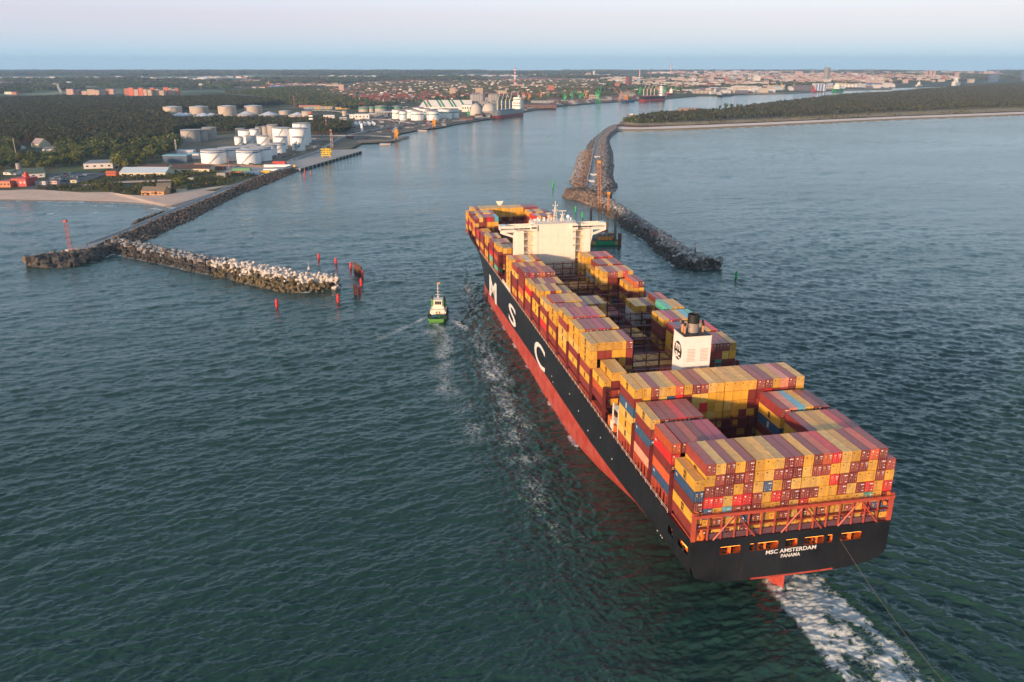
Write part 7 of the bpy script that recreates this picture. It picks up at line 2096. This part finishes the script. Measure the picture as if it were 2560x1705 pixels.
for i, (x, y, w_, h_, dp, m, mr, lb) in enumerate(((915, 425, 180, 40, 60, mat('shed_grey', (.30, .27, .25), .8), roof_grey, 'grey gabled quay shed behind the grey and red carrier'), (1000, 400, 60, 40, 60, mat('shed_grey'), roof_grey, 'steep grey gabled shed left of the salmon cranes'),
    (1200, 395, 200, 18, 40, concrete, roof_grey, 'long flat quay shed below the orange cranes'), (1150, 440, 330, 30, 50, mat('shed_brown', (.15, .09, .08), .8), roof_brown, 'long dark brown loading quay hall right of the carrier'), (1290, 385, 90, 40, 40, mat('shed_violet', (.16, .12, .14), .8), roof_brown, 'dark violet shed left of the tall green crane'),
    (1630, 358, 70, 30, 40, mat('shed_sand', (.4, .3, .22), .8), roof_grey, 'sand coloured shed in mid harbour'), (1925, 340, 110, 30, 60, mat('shed_grey'), mat('roof_sand', (.36, .28, .22), .8), 'wide shed with a rounded sandy roof right of the salmon crane'), (555, 355, 90, 20, 40, wall_cream, roof_red, 'long red roofed depot hall behind the striped warehouse'),
    (600, 352, 180, 16, 40, wall_pink, roof_red, 'long low red roofed hall above the silos'))):
    bld('quay_shed', F3(x, y), w_ / 3.364, h_ / 3.364, dp, m, mr, lb, 0, 'gable' if i in (0, 1, 4, 6, 7) else 'flat', 5, rh=1.0)
heap_m = mat('gravel_heap', (.36, .30, .27), .95, var=.15, scale=.2)
for i, (x, y, r__, h_) in enumerate(((1450, 402, 24, 13), (1485, 398, 20, 11), (1595, 386, 22, 12), (1765, 376, 20, 12), (1415, 392, 16, 9), (1320, 412, 24, 8), (1575, 392, 14, 8))):
    a_ = thing('gravel_heap', 'conical heap of pale gravel on the quay, ' + ['left large one under the green crane', 'second one right of the large left heap', 'below the orange leaning crane', 'right of the tallest green crane', 'small one behind the left heaps', 'low flat one at the water edge', 'smallest beside the orange crane'][i], 'heap', G(*F3(x, y), 2.2))
    MB().lathe((0, 0, 0), [(r__, 0), (r__ * .8, h_ * .25), (r__ * .35, h_ * .8), (.3, h_)], 18).build('heap', heap_m, a_)
def tower(q, w_px, h_px, dp, m, label, floors=8, wins=5, mr=None, wm=None, nm='tower_block', rz=0.0):
    return bld(nm, q, w_px, h_px, dp, m, mr or roof_grey, label, rz, 'flat', wins, floors=floors, wm=wm, z=2.0)
win_dim = mat('window_dim', (.10, .09, .10), .3)
brick_o = mat('brick_orange', (.46, .14, .07), .8, var=.15); pink_w = mat('panel_pink', (.55, .36, .30), .8, var=.1); beige_w = mat('panel_beige', (.52, .38, .26), .8, var=.1); tall_grey = mat('tower_slate', (.20, .20, .20), .35, var=.1)
red_dark = mat('tower_dark_red', (.26, .05, .045), .6)
for (x, y, w_, h_, m, lb) in ((1270, 305, 52, 58, brick_o, 'orange brick tower block in the middle of the town'), (443, 335, 50, 66, beige_w, 'beige and red tower block above the striped warehouse'), (665, 322, 62, 52, beige_w, 'beige apartment block behind the silos'), (860, 335, 75, 45, beige_w, 'wide beige apartment block right of the silos'),
    (530, 275, 60, 25, pink_w, 'pink flat block far behind the beige and red tower'), (1912, 272, 22, 98, red_dark, 'dark red slab, left half of the tall pair in the town'), (1937, 272, 24, 98, mat('tower_dark', (.07, .07, .08), .4), 'dark grey slab, right half of the tall pair in the town'), (2008, 236, 26, 48, mat('tower_blue', (.30, .42, .55), .4), 'pale blue tower under a striped chimney'),
    (1828, 275, 36, 48, brick_o, 'small brick tower left of the dark red slab'), (1780, 305, 45, 35, mat('tower_brownish', (.18, .14, .13)), 'brownish block left of the small brick tower'), (1705, 262, 50, 32, sup_w, 'white block in the middle of the town'), (1165, 262, 60, 20, pink_w, 'pink block right of the striped chimney'),
    (980, 262, 110, 22, pink_w, 'pink school building at the foot of the striped chimney'), (2160, 225, 200, 26, pink_w, 'long pink slab on the far side of the town'), (2175, 230, 50, 30, beige_w, 'beige block in front of the long pink slab'), (1585, 168, 40, 26, pink_w, 'pink works block near the horizon'), (1630, 165, 14, 40, sup_w, 'white works tower near the horizon'),
    (1100, 262, 70, 16, wall_cream, 'cream low block left of the pink block'), (700, 272, 40, 14, sup_w, 'small white block in the left town')):
    tower(F3(x, y), w_ / 3.364, h_ / 3.364, 28, m, lb, 7 if h_ > 40 else 3, 5, wm=win_dim)
tower(F2(1525, 262), 42 / 3.364, 56 / 3.364, 26, pink_w, 'pale pink tower block standing alone left of the town', 8, 5, wm=win_dim)
tower(F2(1470, 232), 150 / 3.364, 24 / 3.364, 26, beige_w, 'cream long block behind the pale pink tower block', 3, 9, wm=win_dim)
tower(F2(343, 238), 26 / 3.364, 38 / 3.364, 26, sup_w, 'small white silo house beyond the pine wood', 3, 3, wm=win_dim)
for (x, y, w_, h_, m, lb) in ((1139, 165, 16, 96, mat('tower_concrete', (.36, .33, .30), .6), 'pale left half of the tallest skyscraper'), (1152, 165, 14, 94, tall_grey, 'dark glazed right half of the tallest skyscraper'), (718, 168, 36, 46, sup_w, 'white and pink tower right of the warehouses'), (648, 162, 22, 50, tall_grey, 'dark grey tower left of the white and pink tower'),
    (635, 165, 16, 36, beige_w, 'beige slab against the dark grey tower'), (442, 160, 20, 44, pink_w, 'pink tower in the left of the centre'), (572, 158, 34, 28, mat('panel_blue', (.3, .38, .42)), 'bluish block left of the centre'), (534, 160, 30, 24, brick_o, 'orange block in the far centre'), (852, 155, 12, 38, tall_grey, 'slim dark tower in the far centre'),
    (975, 128, 40, 34, pink_w, 'broad pink tower near the horizon'), (1755, 135, 10, 42, pink_w, 'left of the three pink towers at the right'), (1782, 135, 12, 48, pink_w, 'middle of the three pink towers at the right'), (1802, 135, 12, 44, pink_w, 'right of the three pink towers at the right'), (1945, 140, 18, 36, pink_w, 'pink and white tower near the lagoon'),
    (1108, 215, 62, 44, sup_w, 'blue and white dock hall at the water below the skyscraper'), (1010, 212, 130, 30, mat('hall_slate', (.12, .11, .14), .6), 'dark slate ship hall left of the dock hall'), (860, 205, 60, 26, mat('hall_bluegrey', (.35, .4, .45), .6), 'blue grey hall behind the yellow cranes'), (1180, 205, 90, 22, mat('hall_sand', (.45, .38, .3), .7), 'sandy hall right of the dock hall'),
    (1290, 192, 110, 18, sup_w, 'white hall right of the sandy hall'), (1430, 190, 70, 24, mat('hall_blue', (.06, .16, .42), .5), 'blue gabled hall beside the lagoon'), (390, 230, 130, 18, mat('hall_sand'), 'long sandy quay hall behind the white patrol ship'), (2035, 165, 30, 24, mat('silo_sand', (.5, .42, .34)), 'pale rounded silo near the end of the lagoon'),
    (1325, 130, 18, 24, sup_w, 'white church tower near the horizon'), (1555, 165, 16, 18, paint_red, 'bright red small hall in the far centre'), (615, 195, 60, 14, sup_w, 'white flat hall left of the yellow cranes')):
    o = tower(F4(x, y), w_ / 2.453, h_ / 2.453, 30, m, lb, 8 if h_ > 34 else 3, 5, wm=win_dim if m is not tall_grey else glass)
    if 'dock hall at the water' in lb:
        for t in (-.42, -.15, .12, .40):
            w2 = 62 / 2.453 * MPP(*F4(1108, 215)); MB().box(w2 * t - 3, w2 * t + 3, -15.6, -15.2, 2, hgt(*F4(1108, 215), 44 / 2.453) - 1).build('blue_panel', mat('hall_blue'), o)
# rows of red and white apartment slabs beyond the wood
for i, (x, y, w_, h_, m) in enumerate(((590, 326, 58, 48, pink_w), (632, 325, 40, 44, pink_w), (668, 324, 36, 28, brick_o), (712, 326, 44, 30, pink_w), (768, 330, 60, 50, beige_w), (812, 332, 50, 44, pink_w), (852, 330, 34, 36, pink_w), (880, 326, 28, 32, brick_o), (910, 322, 32, 46, brick_o), (942, 322, 32, 44, pink_w),
    (1070, 330, 44, 56, brick_o), (1106, 334, 40, 66, mat('slab_red', (.62, .12, .05), .7)), (1148, 334, 36, 52, pink_w), (1190, 334, 38, 66, mat('slab_red')), (1222, 334, 30, 54, pink_w), (1260, 334, 34, 50, beige_w), (1282, 332, 34, 64, mat('slab_red')), (1318, 332, 36, 54, pink_w), (1360, 332, 38, 42, beige_w), (1398, 326, 38, 62, mat('slab_red')),
    (1430, 326, 30, 54, pink_w), (1462, 326, 34, 46, beige_w), (1490, 326, 28, 52, brick_o), (80, 322, 80, 20, sup_w), (120, 326, 40, 22, brick_o))):
    side = 'left' if x < 1000 else 'right'
    tower(F1(x, y), w_ / 3.364, h_ / 3.364, 22, m, ('apartment slab beyond the pine wood, %s in its %s row' % (onum(i % 10 + 1) if i < 10 else onum(i - 9) if i - 9 <= 11 else 'near right end', side)) if i < 23 else ['white hall at the far left beyond the wood', 'orange hall at the far left beyond the wood'][i - 23], 6, 4, wm=win_dim, nm='apartment_slab')
    if x > 1000 or m is not beige_w: pass
wt = thing('concrete_tower', 'curved pale concrete tower left of the apartment slabs', 'tower', G(*F1(505, 308), 2))
hw_ = hgt(*F1(505, 308), 22, 2)
MB().tube([(10, 0, 0), (3, 0, hw_ * .25), (-2, 0, hw_ * .6), (-3, 0, hw_)], 7, 8, r2=5.5).build('shaft', concrete, wt); MB().cbox((-9, 0, hw_ * .93), 30, 14, 6).build('head', mat('tower_dark'), wt)
dm = thing('white_dome', 'big white air dome on the fields beyond the wood', 'dome', G(*F1(560, 242), 2)); kd_ = MPP(*F1(560, 242))
MB().lathe((0, 30, 0), [(36 / 3.364 * kd_ * cos(t), hgt(*F1(560, 242), 8) * sin(t)) for t in np.linspace(0, 1.5, 8)], 24).build('shell', tank_white, dm, smooth=True)
def chimney(q, h_px, w_px, label, stripes=True, col_=None):
    P_ = G(*q, 2); h = hgt(*q, h_px, 2); k = MPP(*q); r = w_px / 2 * k; root = thing('chimney', label, 'chimney', P_)
    n_ = 12
    for i in range(n_):
        m = (lat_red2 if i % 2 else wt_m) if (stripes and i >= 2) else (col_ or wt_m)
        r0, r1 = r * (1.25 - .5 * i / n_), r * (1.25 - .5 * (i + 1) / n_)
        if stripes == 2: m = lat_red2 if i in (2, 3, 7, 9, 11) else wt_m
        MB().lathe((0, 0, h * i / n_), [(r0, 0), (r1, h / n_)], 12).build('shaft_band', m, root)
    return root
lat_red2 = mat('chimney_red', (.50, .05, .04), .6); wt_m = mat('chimney_white', (.66, .62, .58), .6)
chimney(F3(968, 248), 152 / 3.364, 3.6, 'tall red and white striped chimney in the middle of the town', 2)
chimney(F3(2013, 200), 98 / 3.364, 2.6, 'red and white striped chimney above the pale blue tower')
chimney(F3(2277, 168), 108 / 3.364, 2.4, 'red and white striped chimney nearest the right horizon')
chimney(F3(2107, 195), 92 / 3.364, 2.4, 'plain brown chimney between the two striped ones', 0, mat('chimney_brown', (.13, .07, .05), .8))
chimney(F2(915, 208), 34 / 3.364, 2.2, 'small orange mast beyond the beige tanks', 0, cr_o)
for x, y, h_ in ((1740, 262, 40), (415, 222, 40), (397, 222, 44), (1985, 280, 50), (2180, 240, 60)):
    q = F2(x, y) if x != 1740 else F2(1757, 222)
    lattice('radio_mast', q, h_ / 3.364, 1.2, .6, lat_white, lat_white, {1740: 'thin pale mast right of the pale pink tower', 415: 'right pale mast beyond the pine wood', 397: 'left pale mast beyond the pine wood', 1985: 'pale mast among the town roofs', 2180: 'tall thin mast at the edge of town'}[x], z=2, bands=4)
bh = bld('industrial_shed', F2(980, 233), 100 / 3.364, 15 / 3.364, 30, mat('shed_blue', (.06, .2, .5)), mat('shed_blue'), 'bright blue flat hall beyond the beige tanks', 0)
bld('industrial_shed', F2(1330, 415), 240 / 3.364, 22 / 3.364, 25, mat('shed_mosaic', (.5, .35, .1), .7, mottle=(.1, .25, .45), scale=.05), mat('roof_ochre', (.5, .28, .06)), 'low yellow and blue industrial hall behind the tree belt', .02, 'flat', 8)
bld('industrial_shed', F2(1260, 398), 180 / 3.364, 16 / 3.364, 20, mat('shed_pinkish', (.45, .2, .2)), roof_red, 'long red hall behind the yellow and blue hall', 0, 'flat', 6)
bld('industrial_shed', F2(1535, 415), 120 / 3.364, 18 / 3.364, 20, mat('shed_yellow', (.6, .4, .15)), roof_grey, 'pale yellow hall left of the orange roofed house', 0, 'flat', 6)
bld('town_house', F2(1690, 402), 42 / 3.364, 42 / 3.364, 16, mat('wall_orange'), roof_red, 'orange house with a steep red roof above the dark green tanks', 0, 'gable', 3, rh=1.2)
for i, (x, y, w_, h_, m) in enumerate(((1700, 500, 120, 44, sup_w), (1640, 490, 90, 30, tank_white), (1790, 480, 70, 30, concrete), (1860, 470, 90, 34, mat('silo_grey')), (1420, 490, 90, 24, sup_w), (1920, 460, 80, 26, concrete), (1540, 505, 60, 20, concrete))):
    bld('process_building', F2(x, y), w_ / 3.364, h_ / 3.364, 18, m, roof_pale, 'process building of the gas terminal, ' + ['white and largest', 'white one at the left', 'grey concrete one in the middle', 'dark grey one at the right', 'low white one by the lighthouse', 'low concrete one at the far right', 'small concrete one in front'][i], .1, 'flat', 4)

# ---- the town: houses one by one, then the far mass
wall_ms = [wall_white, wall_cream, wall_pink, beige_w, wall_brick, mat('wall_grey', (.38, .36, .34), .8, randv=.2)]
roof_ms = [roof_red, roof_red, roof_red, mat('roof_rust', (.22, .07, .05), .85, var=.2, randv=.3), roof_grey, roof_brown, mat('roof_slate', (.12, .12, .13), .8)]
hm = []
for i in range(10):
    r = random.Random(i); mb = MB().gable((0, 0, 0), 1.0, .62, .42, .32 if i % 3 else .2, over=.03)
    ms = [wall_ms[i % 6], roof_ms[i % 7]]
    mb2 = MB(); mb2.v = mb.v; mb2.f = mb.f; mb2.m = mb.m
    for x in (-.3, 0, .3): mb2.box(x - .06, x + .06, -.318, -.30, .15, .3, 2)
    hm.append(mb2.mesh('town_house', ms + [win_dim]))
townP = [(792, 222), (900, 212), (1000, 206), (1300, 202), (1600, 200), (1745, 206), (1745, 230), (1700, 234), (1640, 232), (1500, 231), (1420, 240), (1300, 244), (1230, 244), (1100, 250), (1000, 258), (950, 258), (880, 248), (800, 240)]
x, y = fill(townP, 27, 2.0, (90, .26), 31)
keep = np.argsort(y)
hn = [(x[i], y[i]) for i in keep]
rh = random.Random(77)
for k, (X, Y) in enumerate(hn[:290]):
    i = rh.randrange(10); s = rh.uniform(10, 18)
    o = link('town_house', hm[i], None, (X + rh.uniform(-8, 8), Y + rh.uniform(-8, 8), 2.0), rh.uniform(-.6, .6)); o.scale = (s, s, s * rh.uniform(.7, 1.0))
    rn_ = ['red', 'red', 'red', 'rusty', 'grey', 'brown', 'slate'][i % 7]; wn_ = ['white', 'cream', 'pink', 'beige', 'brick', 'grey'][i % 6]
    tag(o, f'small {wn_} house with a {rn_} roof among trees in the town behind the harbour', 'house', f'{wn_} houses with {rn_} roofs in the town')
def town_mass(name, items, label):
    vv, ff, mi = [], [], []; ms = []
    off = 0
    for X, Y, sx2, sy2, sz, mw, mr in items:
        for m in (mw, mr):
            if m not in ms: ms.append(m)
        a, b = sx2 / 2, sy2 / 2
        if sz > 12:
            vv += [(X - a, Y - b, 1.8), (X + a, Y - b, 1.8), (X + a, Y + b, 1.8), (X - a, Y + b, 1.8), (X - a, Y - b, sz), (X + a, Y - b, sz), (X + a, Y + b, sz), (X - a, Y + b, sz)]
            f = [(0, 1, 5, 4), (1, 2, 6, 5), (2, 3, 7, 6), (3, 0, 4, 7), (4, 5, 6, 7)]; mm_ = [mw] * 4 + [mr]
        else:
            vv += [(X - a, Y - b, 1.8), (X + a, Y - b, 1.8), (X + a, Y + b, 1.8), (X - a, Y + b, 1.8), (X - a, Y - b, sz * .6), (X + a, Y - b, sz * .6), (X + a, Y + b, sz * .6), (X - a, Y + b, sz * .6), (X - a, Y, sz), (X + a, Y, sz)]
            f = [(0, 1, 5, 4), (1, 2, 6, 9, 5), (2, 3, 7, 6), (3, 0, 4, 8, 7), (4, 5, 9, 8), (6, 7, 8, 9)]; mm_ = [mw] * 4 + [mr] * 2
        ff += [tuple(i + off for i in q) for q in f]; mi += [ms.index(m) for m in mm_]
        off = len(vv)
    me = bpy.data.meshes.new(name); me.from_pydata(vv, [], ff)
    for m in ms: me.materials.append(m)
    me.polygons.foreach_set('material_index', mi)
    o = link(name, me, kind='stuff'); o['label'] = label; o['category'] = 'houses'
    return o
far_p = mat('far_pink', (.42, .30, .27), .8, var=.1); far_g = mat('far_grey', (.50, .48, .48), .8, var=.1); far_b = mat('far_beige', (.44, .37, .31), .8, var=.1); far_r = mat('far_brick', (.30, .14, .11), .8, var=.1)
items = [(X, Y, rh.uniform(10, 18), rh.uniform(9, 14), rh.uniform(7, 11), rh.choice(wall_ms), rh.choice(roof_ms)) for X, Y in hn[290:]]
def far_items(poly, step, thr, wr, hr, walls, roofs, z=2.0, sd=1, sc_=160):
    x, y = fill(poly, step, z, (sc_, thr), sd)
    return [(X, Y, rh.uniform(*wr), rh.uniform(10, 20), rh.uniform(*hr), rh.choice(walls), rh.choice(roofs)) for X, Y in zip(x, y)]
items += far_items(townP, 62, .32, (9, 17), (8, 14), [far_g, far_b, far_p, sup_w], roof_ms, sd=71)
items += far_items([(880, 206), (1100, 199), (1500, 195), (1760, 192), (1760, 204), (1600, 199), (1300, 201), (1000, 205), (900, 211)], 30, .28, (12, 30), (7, 12), wall_ms + [sup_w], roof_ms, sd=5)
items += far_items([(0, 212), (300, 206), (500, 216), (700, 222), (800, 215), (900, 205), (700, 200), (300, 199), (0, 203)], 50, .42, (12, 36), (7, 11), [wall_white, wall_pink, wall_cream], roof_ms, sd=6)
items += far_items([(-200, 197), (300, 193), (900, 191), (1500, 187), (1700, 184), (1700, 190), (900, 198), (-200, 204)], 110, .6, (20, 60), (7, 13), [wall_white, wall_pink, wall_white], [roof_pale, roof_red, roof_pale], sd=8, sc_=500)
town_mass('far_houses', items, 'mass of small houses spread over the far side of the town')
blocks = far_items([(1700, 192), (1760, 186), (1950, 182), (2250, 185), (2400, 192), (2400, 203), (2300, 206), (2200, 212), (2080, 210), (1900, 216), (1760, 222)], 70, .40, (20, 50), (12.5, 27), [far_p, far_p, far_g, far_b, far_r], [roof_red, roof_grey, roof_pale], sd=9)
blocks += far_items([(1500, 198), (1700, 196), (1760, 222), (1700, 226), (1560, 218)], 70, .40, (20, 60), (12.5, 24), [far_p, far_b, far_g], [roof_red, roof_grey], sd=10)
blocks += far_items([(1600, 184), (1800, 181), (2500, 182), (2500, 187), (1900, 187), (1700, 190)], 140, .48, (40, 120), (12.5, 32), [far_p, far_g, far_r], [roof_pale, roof_grey], sd=11, sc_=600)
town_mass('far_blocks', blocks, 'mass of pink and beige apartment blocks in the far city on the right')
sheds_ = far_items([(1700, 228), (1760, 224), (1900, 219), (2050, 214), (2220, 212), (2240, 219), (2100, 224), (2040, 227), (1960, 232), (1860, 234), (1740, 237)], 75, .4, (24, 70), (12.5, 17), [mat('hall_sand'), far_g, mat('hall_slate'), mat('hall_bluegrey')], [roof_grey, roof_pale, roof_brown], sd=14)
town_mass('harbour_sheds', sheds_, 'mass of low harbour sheds along the inner basin')
yd = far_items([(880, 300), (960, 270), (1100, 264), (1130, 300), (1110, 314), (1040, 322), (1000, 330), (905, 352), (840, 344)], 21, .5, (3, 11), (13, 14.5), [concrete, grey_metal, steel_dark, steel_dark, rust], [roof_grey, roof_brown], sd=15, sc_=30)
yd = [(X, Y, a, b * .5, 2 + (c - 13) * 3, m1, m2) for X, Y, a, b, c, m1, m2 in yd]
town_mass('yard_clutter', yd, 'scattered small sheds, tanks and skids of the gas terminal yard')
yd = far_items([(560, 420), (600, 398), (760, 345), (840, 330), (860, 338), (800, 368), (712, 398), (660, 416)], 13, .5, (2, 9), (13, 14), [concrete, grey_metal, steel_dark], [roof_grey, roof_brown], sd=16, sc_=25)
yd = [(X, Y, a, b * .4, 2 + (c - 13) * 2.5, m1, m2) for X, Y, a, b, c, m1, m2 in yd]
town_mass('pump_clutter', yd, 'small pumps, skids and pipe stands between the white tanks and the quay')
yd = far_items([(1135, 300), (1232, 286), (1300, 272), (1410, 256), (1505, 248), (1660, 240), (1660, 245), (1594, 249), (1505, 254), (1410, 261), (1300, 278), (1232, 293), (1140, 308)], 24, .3, (6, 34), (13, 16), [concrete, steel_dark, rust, mat('shed_brown'), mat('shed_grey')], [roof_grey, roof_brown], sd=18, sc_=60)
yd = [(X, Y, a, b * .7, 3 + (c - 13) * 3, m1, m2) for X, Y, a, b, c, m1, m2 in yd]
town_mass('quay_clutter', yd, 'wagons, heaps and sheds along the long harbour quay')

# ---- town trees and far woods
def grove_mesh(seed, m):
    r = random.Random(seed); c = MB()
    for k in range(9):
        a = r.uniform(0, 6.28); q = r.random() ** .5 * .42
        crown(c, (q * cos(a), q * sin(a), .10), .12, .10, 26, .045, r)
    return bpy.data.objects.new('grove_variant', c.mesh('grove', m))
groveV = [grove_mesh(i, m) for i, m in enumerate((leafA, leafC, leafD, leafA))]
def trees(name, poly, step, h0, h1, vs, label, thin=None, sd=1):
    x, y = fill(poly, step, 2.0, thin, sd)
    h = rng.uniform(h0, h1, len(x))
    return scatter(name, np.stack([x, y, np.full(len(x), 1.7), h], 1), vs, label, 'trees')
trees('town_trees', townP, 14, 8, 13, leafV, 'leafy trees filling the gaps between the town houses', (60, .30), 41)
trees('edge_trees', [(560, 232), (700, 222), (790, 218), (880, 250), (960, 262), (1000, 262), (960, 268), (860, 275), (800, 268), (700, 262), (690, 246)], 11, 10, 16, leafV + pineV[:2], 'belt of trees between the beige tanks and the town', (50, .25), 42)
trees('shore_trees', [(1040, 262), (1100, 252), (1230, 246), (1300, 246), (1420, 240), (1500, 233), (1640, 233), (1660, 237), (1500, 241), (1420, 248), (1300, 258), (1230, 262), (1130, 266)], 15, 9, 14, leafV, 'trees behind the quay sheds', (50, .45), 43)
trees('park_trees', [(-300, 240), (0, 236), (300, 222), (560, 222), (700, 214), (900, 208), (1100, 200), (900, 199), (600, 203), (300, 205), (0, 212), (-300, 218)], 60, 65, 100, groveV, 'groves between the fields beyond the pine wood', (260, .42), 44)
trees('city_trees', [(1500, 232), (1700, 228), (1760, 224), (1900, 218), (2080, 212), (2250, 208), (2400, 204), (2400, 192), (2200, 186), (1760, 190), (1500, 198)], 55, 70, 100, groveV, 'groves between the blocks of the far city', (200, .42), 45)
trees('far_groves', [(-300, 205), (300, 199), (900, 196), (1500, 191), (1900, 186), (2700, 186), (2700, 190), (2400, 196), (2100, 188), (1700, 194), (1500, 200), (1100, 204), (600, 206), (0, 214)], 90, 90, 140, groveV, 'groves on the plain behind the town', (500, .48), 46)
trees('horizon_woods', [(-400, 184), (2900, 184), (2900, 178.5), (-400, 178.5)], 130, 120, 170, groveV[1:3], 'band of dark woods along the horizon', (1500, .30), 47)
trees('plain_woods', [(-400, 196), (300, 191), (900, 189), (1500, 186), (2900, 185), (2900, 181), (-400, 182)], 130, 110, 160, groveV[1:], 'woods far across the plain', (900, .58), 48)
trees('lagoon_woods', [(2420, 202), (2560, 199), (2900, 196), (2900, 190), (2500, 192)], 60, 80, 120, groveV, 'woods on the far lagoon shore', (300, .35), 49)
# white steam drifting beside the skyscraper: leave as a soft puff volume
# ---- people and small things on the moles
per_m = [mat('coat_dark', (.05, .05, .07), .8), mat('coat_red', (.4, .06, .05), .8), mat('coat_white', (.5, .5, .5), .8)]
skin = mat('skin', (.45, .28, .2), .6)
def person_mesh(seed, m):
    r = random.Random(seed)
    bm = bmesh.new(); st_ = r.uniform(.1, .3)
    pts = {'pel': (0, 0, .95), 'che': (0, 0, 1.3), 'nek': (0, 0, 1.5), 'hed': (0, .02, 1.68), 'kl': (.1, st_ * .4, .5), 'fl': (.1, st_, .04), 'kr': (-.1, -st_ * .3, .5), 'fr': (-.1, -st_, .04),
           'sl': (.2, 0, 1.42), 'el': (.26, -.08, 1.15), 'hl': (.25, .05, .9), 'sr': (-.2, 0, 1.42), 'er': (-.26, .05, 1.15), 'hr': (-.25, .1, .9)}
    E_ = [('pel', 'che', .15, .17), ('che', 'nek', .17, .06), ('nek', 'hed', .06, .11), ('pel', 'kl', .10, .07), ('kl', 'fl', .07, .05), ('pel', 'kr', .10, .07), ('kr', 'fr', .07, .05), ('che', 'sl', .12, .07), ('sl', 'el', .06, .05), ('el', 'hl', .05, .035), ('che', 'sr', .12, .07), ('sr', 'er', .06, .05), ('er', 'hr', .05, .035)]
    mb = MB()
    for a, b, r0, r1 in E_: mb.tube([pts[a], pts[b]], r0, 6, 1 if b == 'hed' else 0, r2=r1)
    mb.lathe((0, .02, 1.68), [(.02, -.13), (.09, -.08), (.11, .02), (.08, .11), (.01, .14)], 8, 1)
    return mb.mesh('person', [m, skin])
pm = [person_mesh(i, per_m[i % 3]) for i in range(5)]
for i, (q, z, lb) in enumerate(((FA(628, 293), 3.4, 'person in dark clothes alone on the left mole road nearest its seaward end'), (FA(645, 288), 3.4, 'second person beside the lone walker near the seaward end of the mole road'), (FA(918, 180), 3.4, 'person on the mole road beside the short dark groyne'), (FA(924, 178), 3.4, 'companion just right of the person beside the dark groyne'),
    (FA(1254, 44), 3.4, 'walker in a red coat on the mole road near the beach'), (FA(1262, 40), 3.4, 'walker behind the red coated one near the beach'), (FA(1078, 100), 3.4, 'person where the sand meets the mole road'), (F2(452, 1135), 3.4, 'person on the upper part of the mole road'), (F2(565, 1078), 3.4, 'person on the mole road near the dune grass'), ((5, 489), 1.6, 'tiny bather on the beach at the left edge'), (F1(1715 / 3.364 * 1.0, 1160), 1.8, 'lone stroller on the sand below the beach cabins'))):
    o = link('person', pm[i % 5], None, G(q[0], q[1], z), RN.uniform(0, 6)); tag(o, lb, 'person')
# bollards / lamp along the moles
# ---- haze
hz = bpy.data.materials.new('haze_air'); hz.use_nodes = True
hn_, hl_ = hz.node_tree.nodes, hz.node_tree.links
for nd in list(hn_):
    if nd.bl_idname == 'ShaderNodeBsdfPrincipled': hn_.remove(nd)
pv = hn_.new('ShaderNodeVolumePrincipled'); pv.inputs['Color'].default_value = (.45, .70, 1.0, 1); pv.inputs['Density'].default_value = HAZE
hl_.new(pv.outputs[0], [n for n in hn_ if n.bl_idname == 'ShaderNodeOutputMaterial'][0].inputs['Volume'])
if HAZE > 0:
    MB().box(-17500, 17500, -17500, 17500, -9, 205).build('haze', hz, kind='stuff')
